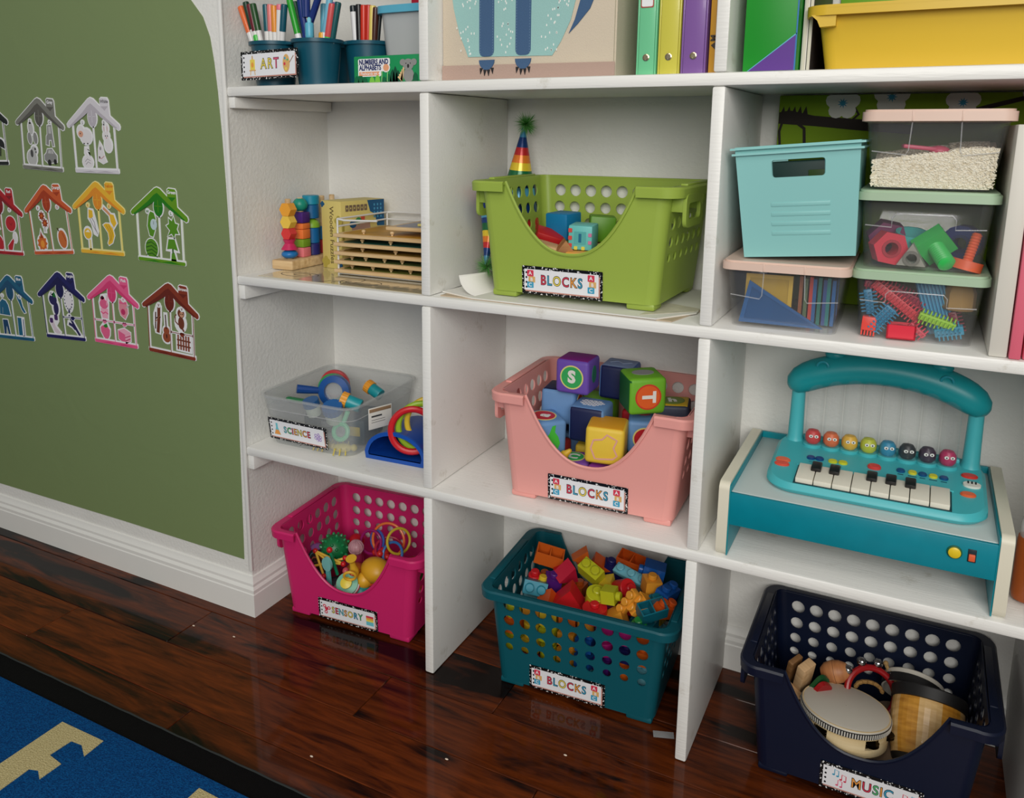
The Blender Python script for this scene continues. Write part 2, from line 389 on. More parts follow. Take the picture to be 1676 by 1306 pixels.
# ------------------------------------------------------------------ rug
def mat_rug(c, c2):
    m = bpy.data.materials.new('rug_pile'); m.use_nodes = True; nt = m.node_tree; N = nt.nodes; L = nt.links; b = N['Principled BSDF']
    tc = N.new('ShaderNodeTexCoord'); n = N.new('ShaderNodeTexNoise'); n.inputs['Scale'].default_value = 420; n.inputs['Detail'].default_value = 3; L.new(tc.outputs['Object'], n.inputs['Vector'])
    r = N.new('ShaderNodeValToRGB'); r.color_ramp.elements[0].position = .35; r.color_ramp.elements[1].position = .7; r.color_ramp.elements[0].color = lin(c); r.color_ramp.elements[1].color = lin(c2)
    L.new(n.outputs['Fac'], r.inputs[0]); L.new(r.outputs[0], b.inputs['Base Color']); bp = N.new('ShaderNodeBump'); bp.inputs['Strength'].default_value = .8; bp.inputs['Distance'].default_value = .003
    L.new(n.outputs['Fac'], bp.inputs['Height']); L.new(bp.outputs[0], b.inputs['Normal']); b.inputs['Roughness'].default_value = .95; b.inputs['Specular IOR Level'].default_value = .1
    return m
rug = thing('rug', 'blue carpet rug with black bound border and tan letters', 'rug', (-.3, -1.2, 0))
RP = tr((.3, 1.2, 0))
rb = MB(RP).box((-.35, -1.385, .004), (2.6, 2.05, .0075), .003); rb.build('border', mt((6, 6, 7), .9, bump=.5, bscale=500, spec=.15), rug)
MB(RP).box((-.40, -1.385, .0085), (2.44, 1.952, .009), .003).build('pile', mat_rug((6, 56, 112), (14, 92, 156)), rug)
TAN = mat_rug((176, 160, 112), (214, 200, 152))
E1 = [(-.0404, -.437), (.0641, -.4348), (.0668, -.4739), (.0394, -.4583), (.0159, -.4605), (.0133, -.4991), (.0485, -.5031), (.0478, -.5411), (.0282, -.5299), (.0127, -.535), (.0141, -.5833), (.013, -.66), (-.043, -.66), (-.0406, -.5507)]
MB(RP).prism(E1, .0128, .0142).build('letter', TAN, rug)['label'] = 'tan serif letter'
L2 = [(.2891, -.4336), (.335, -.4345), (.338, -.47), (.327, -.472), (.327, -.60), (.30, -.60), (.30, -.472), (.2895, -.468)]
MB(RP).prism(L2, .0128, .0142).build('letter', TAN, rug)['label'] = 'tan serif letter'
# stitched edge of the rug
MB(RP).tube([(-1.6 + .02 * i, -.3605 + .0007 * math.sin(i * 1.7), .0075) for i in range(126)], .0016, 5).build('stitching', mt((40, 44, 43), .8), rug)
# crumbs and a scrap of tape on the boards
for i, (x, y) in enumerate([(-.0777, -.1019), (.0273, -.0908), (.3922, -.2836), (.7713, -.0781), (.5977, -.1813)]):
    tag(MB().sphere(.0022, (x, y, .0014), 8, 6, 0, (1.5, .8, .55)).build('crumb', mt((225, 205, 185), .8)),
        ['pale crumb on the floor in front of the wall corner', 'pale crumb on the floor nearest the wall corner', 'pale crumb on the floor by the black rug border', 'pale crumb on the floor before the teal bin', 'pale crumb on the floor before the first divider'][i], 'crumb', 'crumbs on the floor')
tag(MB().box((.905, .050, .0007), (.036, .016, .0008), .0002, rot=(0, 0, .35)).build('tape_scrap', mat_clear('tape', haze=.22)), 'scrap of clear tape on the floor beside the teal bin', 'tape')

# ------------------------------------------------------------------ storage bins
def lerp(a, b, t): return a + (b - a) * t
def bin_mesh(front_holes, back_holes, cut):
    """returns dict of MB parts for one stackable bin; origin = centre of the footprint"""
    H0, H1 = .012, .200; a0, a1, b0, b1, r, th = .1505, .1680, .118, .129, .018, .0026
    def ab(z): t = (z - H0) / (H1 - H0); return lerp(a0, a1, t), lerp(b0, b1, t)
    def P(side, s, z, ins):
        a, b = ab(z); a -= ins; b -= ins; rr = r - ins
        if side == 'f': return (s * (a - rr), -b, z)
        if side == 'b': return (-s * (a - rr), b, z)
        if side == 'r': return (a, s * (b - rr), z)
        return (-a, -s * (b - rr), z)
    body = MB()
    def wall(side, loops):
        def ar(p): return sum(p[i][0] * p[(i + 1) % len(p)][1] - p[(i + 1) % len(p)][0] * p[i][1] for i in range(len(p)))
        loops = [list(l) for l in loops]
        if ar(loops[0]) < 0: loops[0].reverse()
        for h in loops[1:]:
            if ar(h) > 0: h.reverse()
        flat = [p for l in loops for p in l]; n = len(flat)
        asp = .14
        tris = tessellate_polygon([[Vector((p[0] * asp, p[1], 0)) for p in l] for l in loops])
        v = [P(side, *p, 0) for p in flat] + [P(side, *p, th) for p in flat]; f = []
        for t in tris:
            t = list(t); p, q, w_ = [flat[i] for i in t]
            if (q[0] - p[0]) * (w_[1] - p[1]) - (q[1] - p[1]) * (w_[0] - p[0]) < 0: t.reverse()
            f.append(t); f.append([i + n for i in t[::-1]])
        k = 0
        for l in loops:
            for i in range(len(l)): j = (i + 1) % len(l); f.append((k + j, k + i, k + i + n, k + j + n))
            k += len(l)
        body.add(v, f)
    def holes(side, cols, rows):
        out = []; half = (a1 - r) if side in 'fb' else (b1 - r)
        sp = .0318 if side in 'fb' else .0335
        for ri, (z, rad) in enumerate(rows):
            for c in range(cols):
                x = (c - (cols - 1) / 2) * sp
                hw = ((ab(z)[0] if side in 'fb' else ab(z)[1]) - r)
                out.append([((x + rad * cos(2 * pi * i / 14)) / hw, z + rad * 1.0 * sin(2 * pi * i / 14)) for i in range(14)])
        return out
    ROWS = [(.172, .0115), (.140, .0108), (.110, .0095), (.084, .0078)]
    full = [(-1, H0), (1, H0), (1, H1), (-1, H1)]
    # cut-out: U-shaped dip
    hwt = a1 - r
    cutp = []
    for i in range(25):
        u = -1 + 2 * i / 24; x = .1165 * u * (1 if abs(u) < 1 else 1)
        z = .082 + (H1 - .082) * (abs(u) ** 2.35)
        cutp.append((x, z))
    def norm(x, z): return (x / (ab(z)[0] - r), z)
    outl = [(-1, H0), (1, H0), (1, H1)] + [norm(x, min(z, H1)) for x, z in cutp[::-1]] + [(-1, H1)]
    wall('f', [outl]); wall('b', [full] + holes('b', 9, ROWS))
    wall('r', [full] + holes('r', 6, ROWS)); wall('l', [full] + holes('l', 6, ROWS))
    # rounded corners
    for cx, cy, a_ in ((1, -1, -pi / 2), (1, 1, 0), (-1, 1, pi / 2), (-1, -1, pi)):
        for ins, flip in ((0, False), (th, True)):
            v = []; n = 6
            for z in (H0, H1):
                a, b = ab(z)
                for i in range(n + 1):
                    t = a_ + pi / 2 * i / n; v.append((cx * (a - r) + (r - ins) * cos(t), cy * (b - r) + (r - ins) * sin(t), z))
            f = [(i, i + 1, n + 2 + i, n + 1 + i) for i in range(n)]
            body.add(v, [q[::-1] for q in f] if flip else f)
    body.prism(rrect(-a0, -b0, a0, b0, r, 5), H0 - .002, H0 + .002)
    # foot rail and feet
    for sx in (-1, 1):
        for sy in (-1, 1): body.box((sx * (a0 - .027), sy * (b0 - .022), .006), (.048, .040, .012), .004)
    # cut edge bead
    bead = MB(); bead.tube([(x, -ab(min(z, H1))[1] - .0005, min(z, H1)) for x, z in cutp], .0030, 6)
    # rim
    rim = MB(); path = []
    wf, ws = .012, .020
    def arc(cx, cy, a_, n=6): return [(cx * (a1 - r), cy * (b1 - r), a_ + pi / 2 * i / n) for i in range(n + 1)]
    pts = [(.1165, -b1, 0, -1, wf)]
    for cx, cy, a_ in ((1, -1, -pi / 2), (1, 1, 0), (-1, 1, pi / 2), (-1, -1, pi)):
        for px, py, t in arc(cx, cy, a_):
            pts.append((px + r * cos(t), py + r * sin(t), cos(t), sin(t), lerp(wf, ws, abs(cos(t)))))
    pts.append((-.1165, -b1, 0, -1, wf))
    v = []; n = 0
    for x, y, nx, ny, ww in pts:
        prof = [(-.003, H1 - .003), (-.001, H1), (ww - .003, H1), (ww, H1 - .003), (ww - .001, H1 - .017), (ww - .0035, H1 - .017), (ww - .0045, H1 - .005), (-.001, H1 - .006)]
        n = len(prof); v += [(x + nx * o_, y + ny * o_, z) for o_, z in prof]
    f = [(i * n + (k + 1) % n, i * n + k, (i + 1) * n + k, (i + 1) * n + (k + 1) % n) for i in range(len(pts) - 1) for k in range(n)]
    f += [tuple(range(n)), tuple((len(pts) - 1) * n + k for k in range(n))[::-1]]
    rim.add(v, f)
    # raised stacking rail on the two sides
    for sx in (-1, 1): rim.box((sx * (a1 + .006), .012, H1 + .001), (.012, .17, .004), .0018)
    # handles: loop hanging from the side rims
    hs = []
    for sx in (-1, 1):
        h = MB(); M = tr((sx * (a1 + .0165), -.058, H1 - .012)) @ Matrix.Rotation(pi / 2, 4, 'Z')
        h.plate(rrect(-.048, -.052, .048, .0, .012, 4), -.002, .004, 0, M, [rrect(-.034, -.040, .034, -.014, .008, 4)])
        h.box((sx * (a1 + .006), -.1035, H1 - .026), (.020, .003, .028), .001); h.box((sx * (a1 + .006), -.0125, H1 - .026), (.020, .003, .028), .001)
        hs.append(h)
    return body, rim, bead, hs, ab
BIN = bin_mesh(0, 0, 1)
def speckle():
    m = bpy.data.materials.new('black_marbled_border'); m.use_nodes = True; nt = m.node_tree; N = nt.nodes; L = nt.links; b = N['Principled BSDF']
    tc = N.new('ShaderNodeTexCoord'); n = N.new('ShaderNodeTexNoise'); n.inputs['Scale'].default_value = 330; n.inputs['Detail'].default_value = 1; L.new(tc.outputs['Object'], n.inputs['Vector'])
    r = N.new('ShaderNodeValToRGB'); r.color_ramp.interpolation = 'CONSTANT'; r.color_ramp.elements[0].color = lin((14, 14, 16)); r.color_ramp.elements[1].position = .62; r.color_ramp.elements[1].color = lin((235, 235, 235))
    L.new(n.outputs['Fac'], r.inputs[0]); L.new(r.outputs[0], b.inputs['Base Color']); b.inputs['Roughness'].default_value = .3; return m
SPECK = speckle()
LC = {'r': (214, 60, 84), 'b': (64, 160, 196), 'y': (236, 214, 92), 'o': (236, 158, 74), 'p': (226, 96, 130), 'g': (90, 184, 120), 'c': (110, 196, 210), 'u': (150, 110, 190), 'w': (240, 240, 242), 'k': (20, 20, 22), 't': (222, 176, 110), 'd': (140, 92, 54)}
LK = list(LC)
def lmats(): return [mt(LC[k], .4) for k in LK]
def label_card(parent, M, word, cols, size, pics, wd=.147, ht=.049, tx=0.0, lsp=.0124):
    """label card: marbled border, white paper with punch dots, coloured outlined letters, little pictures"""
    card = MB(M).plate(rrect(-wd / 2, -ht / 2, wd / 2, ht / 2, .0015, 2), 0, .0008).build('label_card', SPECK, parent)
    MB(M).plate(rect(-wd / 2 + .0045, -ht / 2 + .0068, wd / 2 - .0068, ht / 2 - .0055), .0008, .0012, 0).plate(rect(-wd / 2 + .006, -ht / 2 + .0045, wd / 2 - .0045, ht / 2 - .009), .0008, .00105, 1).build('paper', [mt((236, 236, 240), .35), mt((196, 140, 128), .5)], card)
    dots = MB(M)
    for i in range(4): dots.plate(ell(-wd / 2 + .0085, ht / 2 - .0115 - i * .0085, .0017, .0019, 10), .0012, .0014, 0)
    dots.build('punch_dots', mt((16, 16, 18), .5), card)
    let = MB(M); ws_ = []
    for ch in word:
        xs = [p.x for p in _text(ch, size, 0)[0]]; ws_.append((max(xs) - min(xs)) * .80)
    gap = size * .13; tot = sum(ws_) + gap * (len(word) - 1); x = tx - tot / 2
    for i, ch in enumerate(word):
        xc = x + ws_[i] / 2; x += ws_[i] + gap
        let.text(ch, size, (xc, .001), LK.index('k'), .0010, -.0013, sx=.80); let.text(ch, size, (xc, .001), LK.index(cols[i % len(cols)]), 0.0, -.0016, sx=.80)
    let.build('lettering', lmats(), card, smooth=0)['label'] = 'lettering ' + word
    for sd in (0, 1):
        pb = MB(M)
        for poly, c, lv in pics:
            if (poly[0][0] > 0) == sd: pb.plate(poly, .0012, .0013 + .0002 * lv, LK.index(c))
        for t in getattr(label_card, 'txt', []):
            if (t[2] > 0) == sd: pb.text(t[0], t[1], (t[2], t[3]), LK.index(t[4]), .0002, -.0019)
        if pb.v: pb.build('picture', lmats(), card, smooth=0)
    label_card.txt = []
    return card
def abc(x):
    return [(rrect(x - .0085, .0065, x + .0035, .0175, .001, 2), 'r', 1), (rrect(x - .006, -.004, x + .0065, .0065, .001, 2), 't', 0), (rrect(x - .0085, -.0135, x + .0035, -.003, .001, 2), 'b', 1)]
def make_bin(label, color, loc, rotz, word, cols, size, pics=(), txt=(), tl=.2, tp=.0, rough=.38, tx=0, lsp=.0124, lx=0.0, lz=.036, flip=False, matx=None):
    t = thing('storage_bin', label, 'storage bin', loc, (0, 0, rotz), 'stackable plastic storage bins')
    m = matx or mt(color, rough, tl=tl, tp=tp)
    body, rim, bead, hs, ab = BIN
    Q = Matrix.Rotation(pi, 4, 'Z') if flip else None
    def bd(src, name):
        mb = MB(); mb.add(src.v, src.f, 0, Q); return mb.build(name, m, t)
    bd(body, 'body'); bd(rim, 'rim'); bd(bead, 'cutout_edge')
    for h in hs: bd(h, 'handle')
    z = lz; b_ = ab(z)[1]; sl = math.atan2(.127 - .116, .188)
    M = tr((lx, -b_ - .0012, z), (sl, 0, 0))
    label_card.txt = list(txt)
    label_card(t, M, word, cols, size, pics, tx=tx, lsp=lsp)
    return t
ABCT = lambda: [('A', .009, -.0575, .012, 'w'), ('B', .008, -.0550, .0012, 'w'), ('C', .009, -.0575, -.0083, 'w'), ('A', .009, .0535, .012, 'w'), ('B', .008, .056, .0012, 'w'), ('C', .009, .0535, -.0083, 'w')]
BC = 'rbyrob'
PB = abc(-.055) + abc(.056)
g1 = make_bin('lime green storage bin labelled BLOCKS on the middle shelf under the party hat', (184, 208, 92), (.7110, .160, B + .0052), -.02, 'BLOCKS', BC, .0235, PB, ABCT(), .28, .10, lx=-.013, lz=.034)
g2 = make_bin('salmon pink storage bin labelled BLOCKS full of soft alphabet cubes', (246, 172, 164), (.7440, .172, C + .0005), .035, 'BLOCKS', BC, .0235, PB, ABCT(), .12, 0, lx=0, lz=.034)
def spinner(x, z):
    return [(ell(x, z, .0042, .0042), 'r', 0), (ell(x - .0045, z + .006, .0042, .0042), 'r', 0), (ell(x + .0065, z + .003, .0042, .0042), 'r', 0), (ell(x - .0015, z - .008, .0042, .0042), 'r', 0)] + [(ell(x + a, z + b_, .0018, .0018), 'w', 1) for a, b_ in ((-.0045, .006), (.0065, .003), (-.0015, -.008))]
def rainbow(x, z):
    return [(rrect(x - .009, z + .010 - .0045 * (i + 1), x + .009, z + .010 - .0045 * i, .0004, 1), 'royccu'[i], 0) for i in range(5)]
g3 = make_bin('magenta storage bin labelled SENSORY on the floor by the wall corner', (228, 46, 122), (.2080, .168, .0004), .075, 'SENSORY', 'yrcoybg', .0205, spinner(-.053, .001) + rainbow(.055, .000), (), .22, .04, tx=-.001, lsp=.0112, lx=.002, lz=.033)
g4 = make_bin('dark teal storage bin labelled BLOCKS on the floor, holes facing out, heaped with building bricks', (14, 98, 112), (.7250, .170, .0004), .06, 'BLOCKS', BC, .0235, PB, ABCT(), .22, .06, lx=-.012, lz=.034, flip=True)
def note(x, z, c): return [(thick([(x, z), (x, z + .010), (x + .006, z + .0085), (x + .006, z - .0015)], .0013), c, 0), (ell(x - .0014, z, .0022, .0016, 10), c, 0), (ell(x + .0046, z - .0015, .0022, .0016, 10), c, 0)]
g5 = make_bin('navy blue storage bin labelled MUSIC on the floor holding percussion instruments', (10, 21, 46), (1.2130, .163, .0004), .0, 'MUSIC', 'orgob', .0245, note(-.052, .006, 'b') + note(-.041, .000, 'r') + note(.046, .001, 'r') + note(.058, .002, 'b') + note(-.046, -.012, 'p'), (), .10, 0, tx=.003, lx=.022, lz=.034)
# ------------------------------------------------------------------ colour-sorting house decals
HW = 'house decals on the green arch'
WHT = mt((232, 232, 234), .4)
def house(cname, c1, c2, txtc, cx, cz, rot, cross='', frame_c=None, edge_c=None):
    t = thing('house_decal', '%s cardboard house cut-out with the word %s on its chimney' % (cname.lower(), cname), 'wall decal', (cx, -.0016, cz), (0, -rot, 0), HW)
    roof = [(-.0850, .1045), (-.0835, .1000), (-.0795, .0985), (-.0745, .1005), (-.0010, .1390), (.0745, .0955), (.0800, .0925), (.0840, .0940), (.0855, .0985), (.0835, .1035), (.0560, .1220), (.0545, .1540), (.0510, .1590), (.0330, .1600), (.0290, .1570), (.0285, .1420), (.0070, .1580), (-.0020, .1605), (-.0100, .1575), (-.0800, .1095)]
    band = [(-.0770, .1005), (-.0300, .1300), (-.0120, .1440), (-.0015, .1490), (.0120, .1400), (.0300, .1270), (.0780, .0965), (.0730, .0955), (.0300, .1180), (.0010, .1370), (-.0300, .1200), (-.0730, .0985)]
    o = .0022
    fr = MB()
    fr.plate(offset_poly(roof, o), .0, .0011)
    for x0, x1 in ((-.0695, -.0635), (-.0028, .0028), (.0635, .0695)): fr.plate(rect(x0, .004, x1, .112), .0, .0011)
    fr.plate(rrect(-.0715, -.0010, .0735, .0110, .003, 3), .0, .0010)
    fr.plate(rect(-.066, .106, -.058, .112), 0, .0011); fr.plate(ell(0, .119, .0165, .0225, 20), 0, .0011)
    for x in (-.034, .036): fr.plate(ell(x, .1085, .0070, .0065, 14), 0, .0011)
    if 'L' in cross: fr.plate(rect(-.066, .0505, .0, .0560), 0, .0011); fr.plate(ell(-.032, .0510, .0075, .0060, 12), 0, .0011)
    if 'R' in cross: fr.plate(rect(.0, .0505, .066, .0560), 0, .0011); fr.plate(ell(.034, .0510, .0075, .0060, 12), 0, .0011)
    fr.build('frame', frame_c or WHT, t, 0)
    m1 = mt(c1, .4); m2 = mt(c2, .4)
    MB().plate(roof, .0011, .0018, 0).plate(band, .0018, .0020, 1).plate([(.0300, .1420), (.0535, .1420), (.0420, .1330)], .0018, .0020, 1).build('roof', [m1, m2], t, 0)
    MB().plate(ell(0, .119, .0135, .0195, 20), .0011, .0021, 0).plate(rect(-.0006, .108, .0006, .134), .0021, .0022, 1).plate(rect(-.011, .1205, .011, .1215), .0021, .0022, 1).build('attic_window', [m2, m1], t, 0)
    sl = MB().plate(rrect(-.0700, -.0005, .0715, .0072, .003, 3), .0010, .0018, 0).plate([(-.05, .001), (-.02, .0045), (.0, .0015), (.03, .005), (.06, .001)], .0018, .0019, 1).build('sill', [m1, m2], t, 0)
    ec = mt(edge_c or c1, .4)
    for x0, x1 in ((-.0695, -.0672), (.0672, .0690), (-.0022, -.0008)): MB().plate(rect(x0, .006, x1, .106), .0011, .0014).build('post', ec, t, 0)
    if 'L' in cross: MB().plate(rect(-.066, .0525, .0, .0540), .0011, .0014).plate(ell(-.032, .0510, .0058, .0046, 12), .0011, .0014).build('cross_bar', ec, t, 0)
    if 'R' in cross: MB().plate(rect(.0, .0525, .066, .0540), .0011, .0014).plate(ell(.034, .0510, .0058, .0046, 12), .0011, .0014).build('cross_bar', ec, t, 0)
    MB().text(cname, .0098, (.0420, .1520), 0, .0003, -.0021).build('chimney_name', mt(txtc, .4), t, 0)['label'] = 'word ' + cname
    LT = {'Grey': 'EC', 'White': 'SR', 'Red': 'AT', 'Orange': 'FO', 'Yellow': 'KB', 'Green': 'WL', 'Blue': 'JD', 'Purple': 'GN', 'Pink': 'IY', 'Brown': 'VV', 'Black': 'BC'}[cname]
    MB().text(LT[0], .0085, (-.034, .1075), 0, .0002, -.0014).text(LT[1], .0085, (.036, .1075), 0, .0002, -.0014).build('roof_letters', mt((150, 150, 150) if cname == 'White' else c2, .4), t, 0)
    return t
W_ = (238, 238, 240)
house('Grey', (124, 124, 116), (88, 86, 80), W_, -.5775, .9522, -.04, edge_c=(150, 150, 146))
house('White', (214, 210, 216), (186, 180, 188), (120, 118, 122), -.392, .950, 0, edge_c=(218, 216, 220))
house('Red', (176, 18, 30), (130, 8, 22), W_, -.752, .745, .02)
house('Orange', (204, 90, 42), (168, 56, 18), W_, -.567, .758, .08)
house('Yellow', (234, 182, 50), (226, 142, 38), (222, 130, 30), -.3975, .770, .01, frame_c=mt((232, 222, 150), .4), edge_c=(234, 214, 110))
house('Green', (98, 150, 20), (30, 120, 12), W_, -.2103, .7643, -.02, edge_c=(222, 232, 210))
house('Blue', (14, 92, 124), (8, 72, 108), W_, -.745, .532, .05)
house('Purple', (24, 26, 92), (16, 16, 74), W_, -.553, .5557, .045, 'R')
house('Pink', (232, 92, 142), (214, 60, 116), W_, -.3775, .5626, 0, 'LR', edge_c=(232, 120, 160))
house('Brown', (132, 52, 32), (104, 34, 22), W_, -.199, .561, -.035, 'R')
house('Black', (24, 30, 28), (12, 16, 16), W_, -.7720, .960, .02)

SG = 'colour-sorting stickers inside the house decals'
def sticker(name, label, x, z, layers, rot=0, s=1.0, back=None, o=.0022):
    """layers: (polygon in metres, colour); the first ones get a white cut margin"""
    t = thing(name, label, 'sticker', (x, -.0016, z), (0, -rot, 0), SG)
    S = lambda p: [(a * s, b * s) for a, b in p]
    bk = MB()
    for i, p in enumerate(back or [layers[0][0]]): bk.plate(offset_poly(S(p), o), 0, .0006 + .00004 * i)
    bk.build('backing', WHT, t, 0)
    cols = []; fg = MB()
    for i, (p, c) in enumerate(layers):
        if c not in cols: cols.append(c)
        fg.plate(S(p), .0006, .0009 + .0001 * i, cols.index(c))
    pr = fg.build('print', [mt(c, .4) for c in cols], t, 0)
    if name == 'fence_sticker': pr['kind'] = 'stuff'
    return t
e = ell
GR, LG, DG = (140, 140, 138), (186, 186, 184), (70, 70, 70)
sticker('ribbon_sticker', 'grey looped ribbon sticker in the grey house', -.6046, 1.0364, [(e(-.010, -.012, .007, .013), GR), (e(.010, -.014, .007, .013), GR), (e(-.001, .010, .008, .014), LG)], .1, back=[e(-.010, -.012, .007, .013), e(.010, -.014, .007, .013), e(-.001, .010, .010, .016)])
sticker('chair_sticker', 'grey chair sticker in the grey house', -.5434, 1.0301, [([(-.013, -.020), (-.010, -.002), (-.006, .002), (-.004, .022), (.010, .024), (.012, -.003), (.014, -.024), (.009, -.024), (.007, -.010), (-.002, -.010), (-.004, -.022)], GR), (rect(-.001, .004, .008, .020), LG)])
sticker('puppy_sticker', 'grey puppy sticker in the grey house', -.6075, .9852, [(e(-.004, -.006, .017, .018), LG), (e(.005, .010, .010, .010), LG), (e(-.003, .004, .005, .009), DG), (e(.010, .014, .003, .003), DG), (e(.012, .007, .0018, .002), (30, 30, 30))], back=[e(-.004, -.006, .018, .019), e(.006, .011, .012, .012)])
sticker('car_sticker', 'grey car sticker in the grey house', -.5444, .9813, [([(-.022, -.006), (-.022, .004), (-.014, .010), (-.010, .018), (.006, .019), (.014, .010), (.021, .004), (.020, -.010), (-.010, -.014)], GR), ([(-.009, .009), (-.006, .016), (.002, .016), (.002, .008)], LG), ([(.004, .008), (.004, .016), (.007, .016), (.011, .008)], LG), (e(-.006, -.012, .006, .007), (30, 30, 30)), (e(.014, -.010, .005, .006), (30, 30, 30))])
WW, OUT = (226, 222, 224), (150, 146, 150)
sticker('sheep_sticker', 'white sheep sticker with pinkish face in the white house', -.4217, 1.0307, [(e(.004, -.002, .019, .016, 14), WW), (e(-.012, .008, .012, .013), WW), (e(-.013, .003, .008, .007), (218, 160, 134)), (e(-.014, .004, .0016, .0016), (40, 30, 30)), (rect(-.006, -.019, -.003, -.016), (30, 30, 30)), (rect(.006, -.019, .009, -.016), (30, 30, 30))], back=[e(.004, -.002, .020, .018, 14), e(-.012, .008, .013, .014)])
sticker('rabbit_sticker', 'white rabbit sticker in the white house', -.3515, 1.0249, [(e(.003, -.014, .011, .014), WW), (e(-.001, .005, .009, .010), WW), (e(-.006, .021, .0035, .010), WW), (e(.004, .021, .0035, .010), WW), (e(-.006, .020, .0015, .006), (206, 180, 180)), (e(.004, .020, .0015, .006), (206, 180, 180)), (e(-.003, .005, .0013, .0015), DG), (e(.003, .005, .0013, .0015), DG), (e(0, .001, .0014, .001), (190, 120, 120))], back=[e(.003, -.014, .013, .016), e(-.001, .005, .011, .012), e(-.001, .021, .010, .012)])
sticker('swan_sticker', 'white swan sticker in the white house', -.4198, .9818, [(e(.001, -.009, .017, .013), WW), (thick([(.004, .0), (-.004, .012), (-.003, .020), (.004, .020)], .006), WW), (thick([(-.008, -.008), (0, -.002), (.010, -.006)], .0012), OUT), (thick([(-.006, -.014), (.002, -.008), (.010, -.012)], .0012), OUT), ([(.003, .020), (.010, .016), (.004, .017)], (40, 40, 40))], back=[e(.001, -.009, .018, .015), thick([(.004, .0), (-.004, .012), (-.003, .020), (.006, .020)], .009)])
sticker('rocket_sticker', 'white rocket sticker in the white house', -.3716, .9952, [([(-.012, -.018), (-.010, .006), (-.004, .022), (.004, .012), (.008, -.008), (.014, -.020), (.002, -.024)], WW), (e(-.003, .008, .003, .004), OUT), (thick([(-.010, -.010), (-.002, -.014), (.008, -.008)], .0016), (196, 140, 140)), (rect(-.009, -.014, -.006, -.009), (60, 50, 50))])
RD, DR = (186, 24, 36), (120, 10, 20)
sticker('tomato_sticker', 'red tomato sticker in the red house', -.7189, .8208, [(e(0, 0, .019, .018, 18), RD), (thick([(-.004, .002), (.002, -.004), (.006, .003)], .0015), DR)])
sticker('apple_sticker', 'dark red apple sticker low in the red house', -.7720, .7680, [(e(0, 0, .017, .022, 16), RD), (thick([(0, .018), (.003, .025)], .002), (40, 110, 30))])
sticker('pointed_sticker', 'red pointed sticker above the apple in the red house', -.7760, .8100, [([(-.014, 0), (-.006, .012), (.006, .008), (.014, -.004), (0, -.012)], RD)])
sticker('horn_sticker', 'red horn sticker with white bell in the red house', -.7191, .7740, [([(-.016, -.024), (-.006, -.024), (.006, .004), (.014, .010), (.010, .015), (-.002, .006), (-.018, -.008)], RD), (e(.012, .014, .007, .012, 14), (226, 222, 222))], back=[[(-.016, -.024), (-.006, -.024), (.006, .004), (.014, .010), (.010, .015), (-.002, .006), (-.018, -.008)], e(.012, .014, .008, .013, 14)])
OR, DO = (206, 102, 34), (150, 56, 14)
def burst(x, z, r1, r2, n): return [(x + (r1 if i % 2 == 0 else r2) * cos(2 * pi * i / (2 * n)), z + (r1 if i % 2 == 0 else r2) * sin(2 * pi * i / (2 * n))) for i in range(2 * n)]
sticker('flower_sticker', 'pair of orange flowers sticker in the orange house', -.5948, .8346, [(burst(-.005, .012, .013, .008, 8), DO), (burst(.006, -.006, .013, .008, 8), DO), (e(-.005, .012, .004, .004), OR), (e(.006, -.006, .004, .004), OR), (rect(.002, -.028, .007, -.016), LG)], back=[e(-.005, .012, .012, .013), e(.006, -.008, .012, .014), rect(.000, -.030, .009, -.014)], s=.9)
sticker('fire_sticker', 'orange camp fire sticker in the orange house', -.6054, .7851, [(burst(0, -.004, .019, .014, 9), OR), ([(-.006, .008), (-.003, .024), (.005, .008)], DO), (e(.001, -.006, .007, .009), (236, 150, 50))], back=[e(0, -.004, .018, .020), [(-.009, .008), (-.003, .028), (.008, .008)]])
sticker('apricot_sticker', 'orange apricot sticker with leaf in the orange house', -.5314, .7972, [(e(0, -.002, .014, .021, 18), (200, 106, 48)), (thick([(-.006, .018), (-.010, .026)], .003), (70, 50, 20)), (thick([(.004, .012), (.010, -.008)], .0015), DO)], rot=.25, back=[e(0, -.001, .016, .023, 18)])
YE, DY = (232, 186, 46), (170, 120, 20)
sticker('kite_sticker', 'yellow kite sticker with wavy tail in the yellow house', -.4176, .8404, [([(-.016, .010), (-.014, .028), (-.002, .026), (-.001, .012), (-.010, .008)], YE), (thick([(-.006, .010), (.002, .000), (.004, -.014), (.010, -.026)], .0018), OUT), (thick([(-.012, .008), (-.004, -.006), (.006, -.020)], .0014), OUT)], back=[[(-.018, .008), (-.015, .030), (.000, .028), (.006, .008), (.013, -.020), (.008, -.030), (-.002, -.026), (-.008, -.004)]])
sticker('honey_dipper_sticker', 'yellow honey spoon sticker at the left of the yellow house', -.4388, .8048, [(e(-.002, .009, .012, .012), YE), (rect(.001, -.028, .007, -.004), (226, 210, 150)), ([(-.010, .012), (0, .018), (.006, .012)], (240, 236, 220))], back=[e(-.002, .010, .013, .014), rect(-.001, -.029, .008, -.002)])
sticker('bell_sticker', 'yellow bell sticker at top right of the yellow house', -.3603, .8558, [([(-.004, .006), (.010, .004), (.017, -.014), (.008, -.024), (-.001, -.012)], YE), (thick([(-.022, .018), (-.010, .010), (-.002, .004)], .006), (214, 150, 110))], back=[[(-.006, .006), (.012, .006), (.019, -.014), (.008, -.026), (-.003, -.012)], thick([(-.024, .020), (-.010, .010), (-.002, .004)], .008)])
